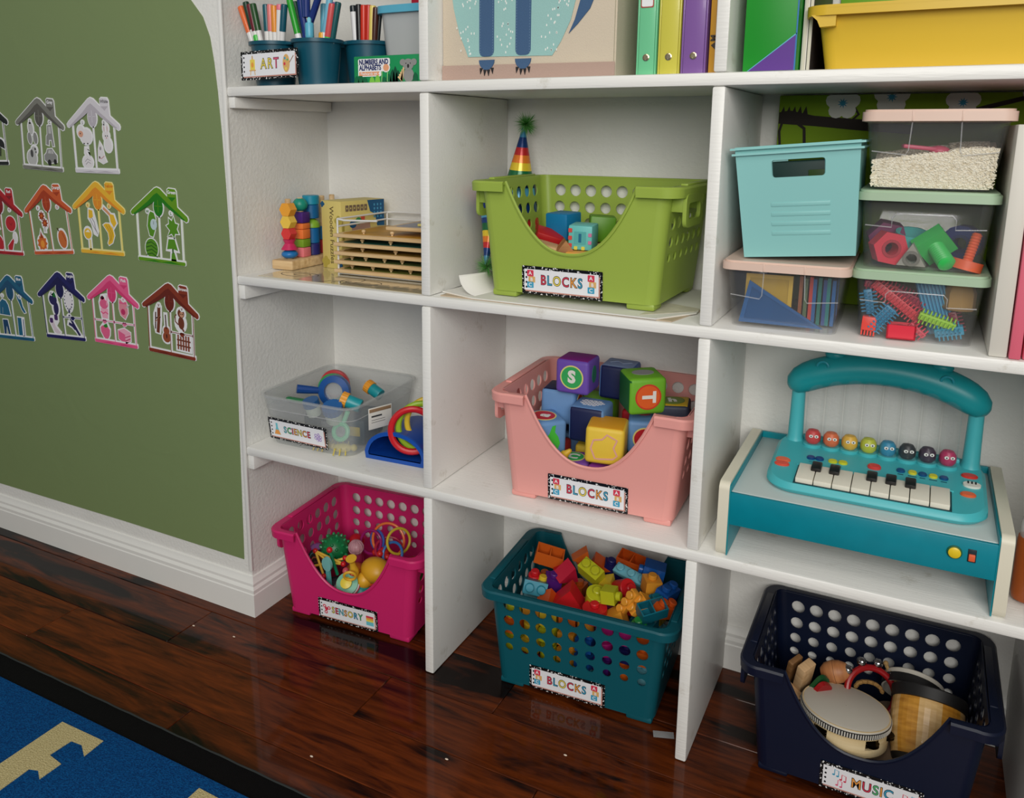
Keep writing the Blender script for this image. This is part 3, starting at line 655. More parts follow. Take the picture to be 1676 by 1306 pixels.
sticker('bananas_sticker', 'bunch of yellow bananas sticker in the yellow house', -.3688, .8198, [([(-.018, .016), (-.010, .020), (.002, .020), (.012, .010), (.016, -.006), (.008, -.022), (-.004, -.028), (-.007, -.024), (-.002, -.014), (-.004, .000)], YE), (thick([(-.008, .016), (.004, .000), (.000, -.020)], .0014), DY), (thick([(.000, .016), (.010, .000), (.004, -.018)], .0014), DY)])
GN, DN, LN = (84, 142, 26), (40, 92, 16), (140, 186, 70)
sticker('watch_sticker', 'green wrist watch sticker in the green house', -.2312, .8470, [([(-.010, .016), (-.004, .026), (.006, .024), (.011, .012), (.008, -.014), (.002, -.028), (-.008, -.026), (-.014, -.006)], GN), (e(.005, -.001, .010, .012), (190, 210, 214)), (thick([(.005, -.001), (.005, .006)], .001), DG)], rot=-.05)
sticker('maple_leaf_sticker', 'green maple leaf sticker in the green house', -.1702, .8412, [([(-.016, -.018), (-.008, -.006), (-.018, .004), (-.010, .008), (-.010, .020), (-.001, .014), (.004, .024), (.008, .010), (.017, .008), (.012, -.002), (.017, -.012), (.006, -.012), (.003, -.021), (-.004, -.012)], GN)])
sticker('watermelon_sticker', 'striped green watermelon sticker in the green house', -.2376, .7936, [(e(0, 0, .019, .021, 20), GN)] + [(thick([(-.016, .010 - k), (0, .014 - k), (.016, .006 - k)], .0022), DN) for k in (0, .008, .016, .024)])
sticker('lamp_sticker', 'green table lamp sticker in the green house', -.1747, .7949, [([(-.016, .000), (-.010, .022), (.008, .022), (.016, -.002), (.000, .002)], GN), ([(-.006, -.026), (-.003, -.008), (.005, -.006), (.011, -.026)], GN), (rect(-.001, -.008, .003, .002), DN)], back=[[(-.018, -.002), (-.011, .024), (.009, .024), (.018, -.004)], [(-.008, -.028), (-.004, .002), (.006, .002), (.013, -.028)]])
TB, TD = (16, 96, 130), (6, 60, 100)
sticker('jacket_sticker', 'blue jacket sticker in the blue house', -.7807, .6086, [([(-.020, -.018), (-.016, .012), (-.006, .021), (.008, .018), (.016, .008), (.022, -.018)], TB), (thick([(-.008, -.016), (-.006, .000)], .001), LG)])
sticker('parrot_sticker', 'blue parrot sticker in the blue house', -.7110, .6223, [([(-.016, .024), (-.010, .018), (.000, .012), (.004, -.004), (.014, -.018), (.008, -.020), (.000, -.012), (-.008, .004), (-.014, .014)], TB)])
sticker('trousers_sticker', 'dark blue trousers sticker in the blue house', -.7791, .5572, [([(-.013, .020), (.006, .021), (.014, -.022), (.008, -.023), (.000, .006), (-.005, -.023), (-.011, -.022)], TD)])
sticker('book_sticker', 'blue book sticker in the blue house', -.7179, .5665, [(rect(-.014, -.024, .001, .022), TB), (rect(.001, -.024, .007, .020), (232, 232, 236)), (rect(.007, -.023, .009, .020), TD)], back=[rect(-.014, -.025, .010, .023)])
PU, DP = (34, 30, 84), (70, 40, 100)
sticker('grapes_sticker', 'dark grape bunch sticker in the purple house', -.5845, .6391, [(e(-.004, .008, .014, .013), PU), (e(.006, -.012, .009, .016), PU), ([(-.008, .020), (.002, .028), (.008, .016), (.000, .014)], (20, 110, 40))], back=[e(-.004, .010, .016, .017), e(.005, -.010, .013, .021)], rot=-.05)
sticker('necklace_sticker', 'beaded necklace sticker in the purple house', -.5309, .6486, [(e(0, .003, .0150, .0240, 18), (226, 222, 226))] + [(e(.0135 * cos(a), .003 + .022 * sin(a), .0013, .0016, 6), PU) for a in [2 * pi * k / 16 for k in range(16)]] + [(e(0, -.024, .002, .004, 8), PU)], back=[e(0, .001, .0160, .0270, 18)])
sticker('socks_sticker', 'pair of lilac socks sticker in the purple house', -.5888, .5878, [([(-.018, .006), (-.014, .014), (-.004, .008), (.002, -.006), (.018, -.018), (.014, -.026), (-.002, -.020), (-.012, -.004)], (216, 202, 210)), (rrect(-.018, .002, -.006, .014, .003, 2), DP), (rrect(.000, .010, .012, .024, .003, 2), DP)], back=[[(-.020, .006), (-.014, .018), (.000, .020), (.004, .028), (.014, .024), (.014, .008), (.004, -.004), (.020, -.018), (.014, -.028), (-.004, -.022)]])
sticker('scarf_sticker', 'dark purple folded scarf sticker in the purple house', -.5189, .5911, [(thick([(-.016, .024), (-.002, .004), (.010, -.012), (.018, -.022)], .007), PU), (thick([(-.018, .004), (-.006, .000), (.004, -.008)], .007), PU)], back=[thick([(-.018, .026), (-.002, .004), (.010, -.012), (.020, -.024)], .010), thick([(-.022, .005), (-.006, .000), (.006, -.009)], .010)])
PK, DK, LP = (226, 98, 140), (190, 50, 100), (238, 170, 190)
sticker('milkshake_sticker', 'pink milkshake cup sticker in the pink house', -.4078, .6485, [([(-.012, -.004), (.013, -.004), (.010, -.027), (-.008, -.027)], LP), (e(0, .006, .014, .011), PK), (e(-.003, .017, .007, .008), PK), (thick([(.010, .004), (.014, .028)], .003), LP), (thick([(-.012, -.012), (-.004, -.016), (.004, -.012), (.012, -.016)], .003), PK)], back=[[(-.016, .010), (-.008, .026), (.010, .030), (.018, .028), (.014, -.006), (.011, -.029), (-.010, -.029), (-.015, -.004)]])
sticker('jam_jar_sticker', 'pink jam jar sticker in the pink house', -.3437, .6488, [([(-.012, .022), (.008, .020), (.014, .010), (.014, -.008), (.004, -.022), (-.010, -.014), (-.014, .000)], (224, 140, 156)), (rect(-.012, .012, .012, .017), PK), (e(-.001, -.006, .007, .007), DK), (thick([(.010, .004), (.021, .012)], .003), LG)])
sticker('strawberry_sticker', 'pink strawberry sticker in the pink house', -.4106, .5908, [([(-.015, .008), (-.008, .013), (.008, .013), (.016, .004), (.014, -.008), (.004, -.022), (-.006, -.014), (-.014, -.002)], PK), ([(-.006, .012), (.006, .020), (.010, .011), (.002, .008)], (40, 130, 40))], back=[[(-.016, .008), (-.006, .018), (.008, .022), (.017, .006), (.015, -.008), (.004, -.024), (-.006, -.016), (-.015, -.002)]])
sticker('cake_sticker', 'pink slice of layer cake sticker in the pink house', -.3468, .5864, [([(-.020, .012), (.000, .018), (.020, .010), (.019, -.010), (.002, -.019), (-.020, -.008)], PK), ([(.002, .004), (.020, .010), (.019, -.010), (.002, -.019)], LP), (thick([(.002, -.003), (.020, .003)], .002), DK), (thick([(.002, -.011), (.019, -.004)], .002), DK), ([(-.020, .012), (.000, .018), (.020, .010), (.002, .004)], LP)])
BR, DB, LB = (112, 56, 36), (70, 32, 22), (170, 110, 80)
sticker('log_sticker', 'brown bundle of logs sticker in the brown house', -.2344, .6359, [(thick([(.005, .030), (.002, .000), (-.003, -.028)], .009), BR), (thick([(-.006, .018), (-.010, -.020)], .003), DB), (thick([(-.008, .004), (.008, .008)], .003), DB), (thick([(-.008, -.004), (.006, .010)], .0015), LB)], back=[[(-.012, .014), (-.002, .034), (.012, .032), (.010, .000), (.004, -.030), (-.010, -.028), (-.014, -.010)]])
sticker('violin_sticker', 'brown violin sticker in the brown house', -.2109, .6207, [(e(0, -.006, .009, .009), (150, 74, 44)), (e(0, -.020, .012, .012), (150, 74, 44)), (rect(-.0015, -.002, .0015, .030), DB), (e(0, -.018, .002, .005), DB)], back=[e(0, -.006, .011, .011), e(0, -.021, .014, .013), rect(-.004, -.002, .004, .033)])
sticker('monkey_sticker', 'brown monkey sticker in the brown house', -.1671, .6448, [(e(.003, -.008, .009, .014), BR), (e(.004, .013, .010, .010), BR), (e(.006, .011, .006, .006), (204, 150, 120)), (thick([(-.006, -.012), (-.014, -.006), (-.014, .006), (-.010, .010)], .0025), BR), (thick([(.004, -.018), (.010, -.026)], .004), BR), (e(.004, .012, .0012, .0015), (20, 10, 10)), (e(.009, .012, .0012, .0015), (20, 10, 10))], back=[e(.001, -.008, .017, .020), e(.004, .013, .013, .013)])
sticker('fence_sticker', 'brown picket fence sticker in the brown house', -.1601, .5928, [(rect(-.019 + k * .0078, -.016, -.0145 + k * .0078, .017), (140, 76, 58)) for k in range(5)] + [(rect(-.020, .004, .020, .007), BR), (rect(-.020, -.008, .020, -.005), BR)], back=[rect(-.022, -.018, .022, .020)], rot=-.05)
sticker('umbrella_sticker', 'black umbrella sticker at the left edge of the black house', -.7254, 1.0031, [(e(0, 0, .016, .018, 12, -.3, pi - .3), (20, 22, 22)), (thick([(0, 0), (-.004, -.022)], .003), (20, 22, 22))], back=[e(0, 0, .018, .020, 12, -.3, pi - .3)])
# ------------------------------------------------------------------ top shelf, left bay: art supplies
TEAL = mt((14, 78, 98), .35)
cad = thing('pencil_caddy', 'dark teal plastic caddy of joined cups labelled ART', 'pencil caddy', (.16, .085, A + .0005))
def cup(x, y, s=1.0):
    p = [(.0465 * s, 0), (.0565 * s, .076), (.0620 * s, .0765), (.0625 * s, .0830), (.0545 * s, .0830), (.0445 * s, .004), (.0005, .004)]
    MB().lathe(p, 32, 0, tr((x - .16, y - .085, 0))).build('cup', TEAL, cad)
cup(.0740, .0600, .79); cup(.1800, .0590, .79); cup(.2440, .1330, .79); cup(.138, .150, .79)
for c_, d_ in (((.127, .060, .079), (.024, .04, .006)), ((.215, .098, .079), (.03, .03, .006))): MB(tr((-.16, -.085, 0))).box(c_, d_, .002).build('bridge', TEAL, cad)
def easel(x): return [(thick([(x - .006, -.018), (x, .018)], .0016), 't', 0), (thick([(x + .006, -.018), (x, .018)], .0016), 't', 0), (rrect(x - .006, -.008, x + .006, .011, .001, 2), 'y', 1), (rect(x - .008, -.010, x + .008, -.008), 't', 2), (ell(x, .001, .003, .005, 10), 'o', 2)]
def palette(x): return [(ell(x, 0, .0085, .0165, 18), 't', 0), (ell(x - .003, .009, .0022, .0026, 8), 'b', 1), (ell(x + .003, .006, .002, .002, 8), 'g', 1), (ell(x - .004, -.001, .0025, .003, 8), 'r', 1), (ell(x - .001, -.010, .0025, .003, 8), 'y', 1), (thick([(x + .008, .001), (x + .018, .013)], .0015), 'd', 0)]
label_card.txt = []
label_card(cad, tr((.110 - .16, .0025 - .085, .0375), (-.03, -.02, -.02)), 'ART', 'yyp', .027, easel(-.041) + palette(.043), wd=.142, ht=.053, tx=.002, lsp=.0150)
MG = 'felt markers standing in the teal caddy'
def pen(label, cap, x1, z1, x0, z0, y, barrel=(228, 226, 224), L_=.135, r=.0064, frac=.34, y1=None):
    """marker: (x1, z1) tip of the cap, (x0, z0) where it crosses the cup rim"""
    top = Vector((x1, y if y1 is None else y1, z1)); rm = Vector((x0, y, z0))
    cx, cy = min(((.0740, .0600), (.1800, .0590), (.2440, .1330)), key=lambda c: (c[0] - x0) ** 2 + (c[1] - y) ** 2)
    off = Vector((x0 - cx, y - cy)); off *= min(1, .030 / max(off.length, 1e-6)) * .62
    bot = Vector((cx + off.x, cy + off.y, A + .008)); d = (top - bot).normalized(); Lmax = (top - bot).length
    L_ = min(L_, Lmax) if L_ < .11 else Lmax
    bot = top - d * L_
    t = thing('marker', label, 'marker', bot, d.to_track_quat('Z', 'Y').to_euler(), MG)
    k = L_ * (1 - frac)
    MB().lathe([(r * .93, 0), (r * .93, k)], 12).build('barrel', mt(barrel, .35), t)
    MB().lathe([(r, k), (r, L_ - .004), (r * .92, L_ - .001), (r * .7, L_)], 12).build('cap', mt(cap, .3), t)
    return t
y1_ = .040; dx = .013
for lab, c, a, z1, b_, z0 in [
    ('orange', (226, 108, 54), -.003, 1.2790, .0121, 1.2113), ('white', (224, 214, 214), .0075, 1.2740, .0165, 1.2111), ('bottle green', (22, 58, 40), .0106, 1.2862, .0278, 1.2116),
    ('maroon', (104, 20, 36), .0201, 1.2813, .0405, 1.2110), ('dark green', (40, 80, 40), .0289, 1.2818, .0506, 1.2105), ('royal blue', (26, 82, 150), .0448, 1.2808, .0459, 1.2289),
    ('teal', (16, 88, 100), .0611, 1.2787, .0570, 1.2103), ('pink', (222, 124, 122), .0719, 1.2780, .0679, 1.2098), ('amber', (226, 146, 50), .0817, 1.2753, .0817, 1.2092),
    ('white and pink', (230, 120, 140), .0959, 1.2765, .0907, 1.2088), ('blue-green', (14, 82, 100), .1071, 1.2759, .0964, 1.2085)]:
    back = lab in ('royal blue', 'white')
    pen(lab + ' capped marker in the left teal cup', c, max(.0075, a + dx), z1, max(.022, b_ + dx), z0, .072 if back else y1_ + .004 * (hash(lab) % 1), frac=.07 if lab == 'white and pink' else (.9 if lab == 'white' else .34))
pen('short light green marker at the front of the left teal cup', (70, 190, 70), .046, 1.2240, .047, 1.2100, .040, barrel=(70, 190, 70), L_=.085)
for lab, c, a, z1, b_, z0, y, br, fr in [
    ('bright green', (40, 160, 44), .1273, 1.2856, .1413, 1.2098, .046, W_, .42), ('red', (150, 24, 30), .1997, 1.2778, .1902, 1.2107, .075, W_, .5), ('violet', (150, 90, 170), .2102, 1.2781, .1982, 1.2103, .078, W_, .6),
    ('long light blue', (112, 178, 204), .2246, 1.2850, .1914, 1.2086, .045, W_, .42), ('coral and green', (206, 84, 84), .2295, 1.2709, .2047, 1.2070, .044, (80, 196, 90), .42),
    ('dark teal', (20, 84, 88), .2387, 1.2733, .2270, 1.2040, .050, W_, .5), ('brown orange', (190, 96, 30), .1872, 1.2656, .1840, 1.2212, .092, W_, .6), ('pale blue', (100, 176, 200), .1750, 1.2794, .1755, 1.2420, .088, W_, .6), ('deep green', (20, 70, 50), .1200, 1.2840, .1290, 1.2100, .070, W_, .6)]:
    pen(lab + ' capped marker in the middle teal cup', c, a, z1, b_, z0, y, br, frac=fr)
pen('short yellow marker at the front of the middle teal cup', (232, 170, 40), .2030, 1.2216, .2010, 1.2056, .045, barrel=(232, 170, 40), L_=.08)
for lab, c, a, z1, b_, z0, br, fr in [
    ('white dark-ended', (30, 40, 44), .2252, 1.2764, .2200, 1.2057, W_, .08), ('black', (22, 22, 24), .2387, 1.2776, .2281, 1.2053, W_, .56), ('first red', (206, 50, 30), .2506, 1.2758, .2389, 1.2038, W_, .5), ('second red', (196, 42, 28), .2624, 1.2751, .2509, 1.2033, W_, .5),
    ('pale yellow', (230, 206, 110), .2716, 1.2735, .2655, 1.2027, W_, .52), ('dark brown', (70, 34, 24), .2785, 1.2700, .2735, 1.2024, W_, .55)]:
    pen(lab + ' capped marker in the right teal cup', c, a, z1, b_, z0, .112, br, frac=fr)
pen('dark slim pen at the edge of the right teal cup', (26, 34, 36), .2840, 1.2623, .2800, 1.1968, .118, (150, 152, 150), frac=.5, r=.004)
scx = thing('scissors', 'blue handled scissors standing in the middle teal cup', 'scissors', (.158, .056, A + .006))
SB = mt((16, 44, 116), .4)
for sgn, dz in ((-1, 0), (1, 0)):
    pts = [(sgn * .002, 0, .075), (sgn * .004, 0, .10), (sgn * (.010 if sgn < 0 else .018), 0, .128), (sgn * (.013 if sgn < 0 else .030), 0, .152), (sgn * (.012 if sgn < 0 else .034), 0, .175), (sgn * .018, 0, .19), (sgn * .004, 0, .176), (sgn * .003, 0, .150), (sgn * .002, 0, .12)]
    MB().tube(pts, .0065, 10).build('handle', SB, scx)
MB().prism([(-.006, 0), (.006, 0), (.008, .08), (-.008, .08)], -.001, .001, 0, UP).build('blade', mt((170, 172, 175), .25, 1.0), scx)
gl = thing('glue_bottle', 'small light blue bottle between the scissors and markers in the caddy', 'bottle', (.178, .040, A + .030))
MB().lathe([(.008, 0), (.007, .002), (.007, .046), (.0055, .052), (.0078, .056), (.0082, .060), (.0082, .080), (.007, .083)], 16).build('body', mt((90, 176, 204), .35), gl)
MB().lathe([(.004, .083), (.004, .090), (.002, .093)], 14).build('nozzle', mt((120, 196, 216), .35), gl)

# ---- clear tub with blue lid, red case on it
tub = thing('lidded_tub', 'frosted clear food tub with sky blue lid behind the flash card box', 'container', (.362, .190, A + .0005))
def tubshell(a0, b0, a1, b1, h, r0, th=.0022, n=6):
    mb = MB()
    for ins, fl in ((0, 0), (th, 1)):
        p0 = rrect(-a0 + ins, -b0 + ins, a0 - ins, b0 - ins, r0 - ins, n); p1 = rrect(-a1 + ins, -b1 + ins, a1 - ins, b1 - ins, r0 - ins, n); k = len(p0)
        v = [(x, y, ins) for x, y in p0] + [(x, y, h) for x, y in p1]
        f = [(i, (i + 1) % k, (i + 1) % k + k, i + k) for i in range(k)] + [tuple(range(k))[::-1]]
        mb.add(v, [q[::-1] for q in f] if fl else f)
    p1 = rrect(-a1, -b1, a1, b1, r0, n); p2 = rrect(-a1 + th, -b1 + th, a1 - th, b1 - th, r0 - th, n); k = len(p1)
    mb.add([(x, y, h) for x, y in p1] + [(x, y, h) for x, y in p2], [(i, (i + 1) % k, (i + 1) % k + k, i + k) for i in range(k)])
    return mb
FROST = mat_clear('frosted', (205, 208, 210), .62, .3)
tubshell(.061, .082, .071, .092, .130, .02).build('body', FROST, tub)
MB().prism(rrect(-.077, -.100, .077, .100, .024, 6), .1285, .1415).prism(rrect(-.070, -.09, .070, .09, .02, 6), .1415, .1435).build('lid', mt((90, 172, 200), .35), tub)
rc = thing('red_case', 'small red plastic case lying on the blue tub lid', 'case', (.372, .150, A + .1445))
MB().box((0, 0, .016), (.05, .05, .030), .004).build('body', mt((176, 24, 50), .35), rc); MB().box((0, -.0255, .018), (.03, .0015, .004), .0005).build('clasp', mt((210, 60, 80), .35), rc)

# ---- flash card box
fb = thing('flash_card_box', 'green flash card box reading NUMBERS AND ALPHABETS', 'box', (.3535, .030, A + .0006))
MB().box((0, .02, .0238), (.141, .036, .0472), .002).build('carton', mt((18, 140, 82), .35), fb)
yF = .0015
lv = MB()
for x, h, c in ((-.064, .012, 0), (-.055, .017, 0), (-.046, .010, 0), (-.030, .011, 1), (-.018, .014, 1), (-.004, .010, 0), (.006, .015, 0), (.014, .022, 2), (.020, .027, 2), (.026, .020, 2), (.062, .016, 0)):
    lv.plate([(x - .006, .001), (x - .004, .001 + h * .7), (x, .001 + h), (x + .004, .001 + h * .7), (x + .006, .001)], -yF - .0, -yF + .0006, c)
for x in (-.009, .003): lv.plate(thick([(x, .002), (x + .001, .020)], .0012), -yF, -yF + .0008, 3)
lv.build('foliage', [mt((10, 96, 60), .4), mt((120, 190, 70), .4), mt((6, 74, 50), .4), mt((150, 210, 130), .4)], fb, 0)
def fit(word, size, width):
    xs = [p.x for p in _text(word, size, .0005)[0]]; return width / (max(xs) - min(xs))
wb = MB()
wb.plate(rrect(-.0600, .0305, .0090, .0425, .003, 3), -yF, -yF + .0005).plate(rrect(-.0600, .0200, .0040, .0330, .003, 3), -yF, -yF + .00051).plate(rrect(-.0600, .0115, -.0100, .0230, .003, 3), -yF, -yF + .00052).plate(ell(.0008, .0262, .0082, .0082, 18), -yF, -yF + .00053).build('title_backing', WHT, fb, 0)
MB().text('NUMBERS AND', .0122, (-.0258, .0362), 0, .0005, yF - .0008, sx=fit('NUMBERS AND', .0122, .0630)).text('ALPHABETS', .0122, (-.0335, .0264), 0, .0005, yF - .0008, sx=fit('ALPHABETS', .0122, .0480)).build('title', mt((20, 36, 96), .4), fb, 0)['label'] = 'title NUMBERS AND ALPHABETS'
MB().plate([(-.0575, .0132), (-.0575, .0198), (-.0130, .0198), (-.0160, .0165), (-.0130, .0132)], -yF + .0005, -yF + .0009).build('banner', mt((226, 152, 104), .4), fb, 0)
MB().plate(ell(.0008, .0262, .0062, .0062, 18), -yF + .0005, -yF + .0009).build('badge', mt((226, 160, 120), .4), fb, 0)
MB().text('Flashcards set', .0070, (-.0360, .0165), 0, .0001, yF - .0012, sx=fit('Flashcards set', .0070, .0370)).build('subtitle', WHT, fb, 0)
ko = MB(); KG, KD, KL = 0, 1, 2
ko.plate(ell(.048, .012, .011, .012, 16), -yF, -yF + .0006, KG).plate(ell(.036, .034, .0062, .0058, 12), -yF, -yF + .0006, KG).plate(ell(.059, .034, .0062, .0058, 12), -yF, -yF + .0006, KG).plate(ell(.0475, .030, .0110, .0100, 16), -yF, -yF + .0008, KG).plate(ell(.0475, .0275, .0022, .0035, 10), -yF, -yF + .0010, KD).plate(ell(.043, .032, .001, .0012, 8), -yF, -yF + .001, KD).plate(ell(.052, .032, .001, .0012, 8), -yF, -yF + .001, KD)
for k in range(5): ko.plate(thick([(.034, .003), (.026 + k * .003, .010 + k * .004)], .003), -yF, -yF + .0007, KL)
ko.build('animal_picture', [mt((140, 140, 138), .4), mt((40, 40, 42), .4), mt((226, 190, 140), .4)], fb, 0)['label'] = 'grey koala picture'

# ------------------------------------------------------------------ top shelf, middle bay
cb = thing('fabric_storage_box', 'beige fabric storage box with a light blue animal applique', 'storage box', (.6165, .165, A + .0006))
FB = mt((206, 192, 172), .9, bump=.35, bscale=700, var=.04)
sh = MB()
x0, x1, yb, yf, hh = -.153, .155, .115, -.115, .33
for c, d in (((0, yf, hh / 2), (.310, .006, hh)), ((0, yb, hh / 2), (.310, .006, hh)), ((x0, 0, hh / 2), (.006, .23, hh)), ((x1, 0, hh / 2), (.006, .23, hh)), ((0, 0, .004), (.306, .226, .006))): sh.box(c, d, .0025)
sh.build('box_body', FB, cb)
yA = -.1182
P_ = lambda n, m, *pl, lab=None: [o for o in [None]] and None
def app(name, m, polys, h=.0012, yy=yA):
    mb = MB(tr((0, yy, 0)))
    for p in polys: mb.plate(p, 0, h)
    return mb.build(name, m, cb, 0)
app('bottom_band', mt((176, 150, 138), .9, bump=.3, bscale=700), [[(-.1555, .0015), (.1575, .0015), (.1575, .0235), (-.1555, .0265)]], .0008)
LBD = mt((150, 192, 188), .9, bump=.3, bscale=700); DBD = mt((62, 92, 128), .9, bump=.3, bscale=700)
body = [(-.104, .0395), (.051, .0365), (.066, .058), (.082, .09), (.091, .125), (.096, .165), (.092, .215), (.060, .255), (-.02, .265), (-.10, .25), (-.137, .205), (-.138, .160), (-.132, .12), (-.121, .078), (-.109, .052)]
app('body_patch', LBD, [body])
for xl in (-.082, -.0145):
    app('leg_patch', DBD, [rrect(xl, .039, xl + .0275, .150, .009, 4)], .0022)
    app('paw_patch', DBD, [ell(xl + .0138, .0335, .0145, .0165, 12, pi, 2 * pi)], .0020)
    mb = MB(tr((0, yA, 0)))
    for k in range(4): mb.plate([(xl + .001 + k * .0068, .0205 - (.003 if k in (1, 2) else 0)), (xl + .0068 + k * .0068, .0205 - (.003 if k in (1, 2) else 0)), (xl + .0035 + k * .0068 + (k - 1.5) * .001, .0105 - (.003 if k in (1, 2) else 0))], 0, .0024)
    mb.build('claws', mt((30, 28, 30), .8), cb, 0)
app('tail_patch', DBD, [[(.079, .069), (.094, .083), (.114, .105), (.124, .128), (.126, .160), (.106, .165), (.098, .120), (.089, .090)]], .0015)
st = MB(tr((0, yA, 0))); rnd = random.Random(3)
for cx, cz in ((-.109, .078), (-.036, .078), (.048, .096), (.046, .058), (-.104, .128), (-.038, .126), (.068, .125), (-.112, .046), (-.038, .044), (.000, .17), (-.06, .19), (.05, .19)):
    for k in range(11):
        x = cx + rnd.uniform(-.017, .017); z = cz + rnd.uniform(-.014, .014)
        if -.085 < x < -.052 or -.018 < x < .016: continue
        if z < .042: continue
        st.plate(ell(x, z, .0010, .0022, 6), .0012, .0017)
o = st.build('stitched_flecks', mt((232, 234, 230), .8), cb, 0); o['kind'] = 'stuff'
sm = MB(tr((0, yA, 0)))
for xl in (-.082, -.0145):
    for xx in (xl + .002, xl + .0255):
        for k in range(24): sm.plate(rect(xx - .0003, .042 + k * .0044, xx + .0003, .0447 + k * .0044), .0022, .0025)
sm.build('leg_stitching', mt((110, 140, 168), .8), cb, 0)['kind'] = 'stuff'
BG = 'ring binders standing on the top shelf'
def binder(label, c, x0, x1, y0, dz, dep=.25, mark=None, lean=0.0, z=A, rivet=True):
    wd = x1 - x0; t = thing('ring_binder', label, 'binder', ((x0 + x1) / 2, y0 + dep / 2, z + .0006), (0, lean, 0), BG)
    m = mt(c, .3, coat=.2)
    MB().box((-wd / 2 + .0016, 0, dz / 2), (.003, dep, dz), .001).build('cover', m, t); MB().box((wd / 2 - .0016, 0, dz / 2), (.003, dep, dz), .001).build('cover', m, t)
    MB().box((0, -dep / 2 + .0015, dz / 2), (wd - .0066, .003, dz), .001).build('spine', m, t)
    MB().box((0, .004, dz / 2), (wd - .009, dep - .02, dz - .012), .0015).build('pages', mt((226, 224, 216), .8), t)
    if rivet: MB().lathe([(.0052, 0), (.0052, .0012), (.0036, .0018), (.0030, .0006), (.0005, .0006)], 16, 0, tr((0, -dep / 2 - .0001, .026)) @ Matrix.Rotation(pi / 2, 4, 'X')).build('rivet', mt((190, 178, 150), .25, .9), t)
    return t
b1 = binder('mint green ring binder with a white spine label beside the fabric box', (112, 198, 148), .8135, .8445, .030, .29)
MB().plate(rrect(-.011, .098, .009, .135, .002, 2), 0, .0006, 1, tr((0, -.1252, 0))).plate(rrect(-.0095, .0995, .0075, .14, .002, 2), .0006, .0009, 0, tr((0, -.1252, 0))).plate(thick([(-.005, .12), (0, .114), (.004, .121)], .001), .0009, .0011, 2, tr((0, -.1252, 0))).build('spine_label', [WHT, mt((170, 70, 60), .4), mt((40, 40, 40), .4)], b1, 0)
binder('yellow ring binder between the mint and purple binders', (206, 198, 78), .8465, .8800, .031, .29)
binder('purple ring binder on the top shelf', (128, 90, 158), .8820, .9190, .030, .29)
bk = thing('picture_book', 'thin orange picture book squeezed between purple binder and divider', 'book', (.9290, .150, A + .0006))
MB().box((0, 0, .14), (.013, .235, .28), .001).build('cover', mt((204, 148, 40), .5), bk)
MB().text('M', .012, (0, .05), 0, .0005, -.1180, pi / 2).plate([(-.004, .040), (.004, .046), (.004, .032)], .1176, .1181).build('spine_print', mt((50, 36, 20), .5), bk, 0)

# ------------------------------------------------------------------ top shelf, right bay
gb = thing('game_box', 'tall green and purple cardboard box on the top shelf', 'box', (1.0085, .135, A + .0006))
MB().box((0, 0, .15), (.072, .21, .30), .001).build('carton', mt((16, 140, 34), .45), gb)
MB().plate([(-.028, .0015), (.035, .0015), (.035, .050)], 0, .0006, 0, tr((0, -.1052, 0))).build('purple_corner', mt((84, 34, 136), .45), gb, 0)
MB().plate([(-.0295, .0015), (-.028, .0015), (.035, .050), (.035, .0518)], 0, .0007, 0, tr((0, -.1052, 0))).plate([(.0338, .0015), (.0358, .0015), (.0358, .30), (.0338, .30)], 0, .0007, 1, tr((0, -.1052, 0))).build('edge_stripe', [mt((90, 170, 200), .45), mt((30, 110, 170), .45)], gb, 0)
for i, (xx, c, hh, lab) in enumerate(((1.0505, (225, 222, 214), .27, 'white paperback book against the green box'), (1.0572, (40, 36, 40), .25, 'dark paperback book beside the yellow tub'))):
    t = thing('paperback_book', lab, 'book', (xx, .170, A + .0006), group='paperbacks by the green box')
    MB().box((0, 0, hh / 2), (.0055 if i else .007, .22, hh), .0006).build('cover', mt(c, .5), t); MB().box((0, -.1095, hh / 2), (.0042, .004, hh - .004), .0003).build('page_edge', mt((210, 204, 190), .8), t)
yt = thing('plastic_tub', 'large yellow plastic tub with thick rim on the top shelf', 'tub', (1.2430, .160, A + .0006))
YM = mt((224, 186, 50), .4, tl=.1)
tubshell(.163, .108, .176, .124, .082, .018, .003).build('body', YM, yt)
rimm = MB(); rimm.prism(rrect(-.190, -.138, .190, .138, .028, 6), .0815, .0855, 0, None, [rrect(-.173, -.121, .173, .121, .016, 6)])
rimm.prism(rrect(-.190, -.138, .190, .138, .028, 6), .072, .0816, 0, None, [rrect(-.1875, -.1355, .1875, .1355, .0265, 6)])
rimm.build('rim', YM, yt)
for sx in (-1, 1): MB().prism([(sx * .182, .073), (sx * .150, .073), (sx * .150, .058), (sx * .170, .057), (sx * .174, .066)], .118, .134, 0, UP).build('grip', YM, yt)
gd = thing('green_folder', 'lime green folder standing behind the yellow tub', 'folder', (1.22, .3030, A + .0006))
MB().box((0, 0, .115), (.30, .006, .23), .001).build('cover', mt((110, 170, 30), .45), gd); MB().box((0, -.0032, .20), (.10, .0006, .03), .0002).build('label_strip', mt((220, 224, 210), .5), gd)

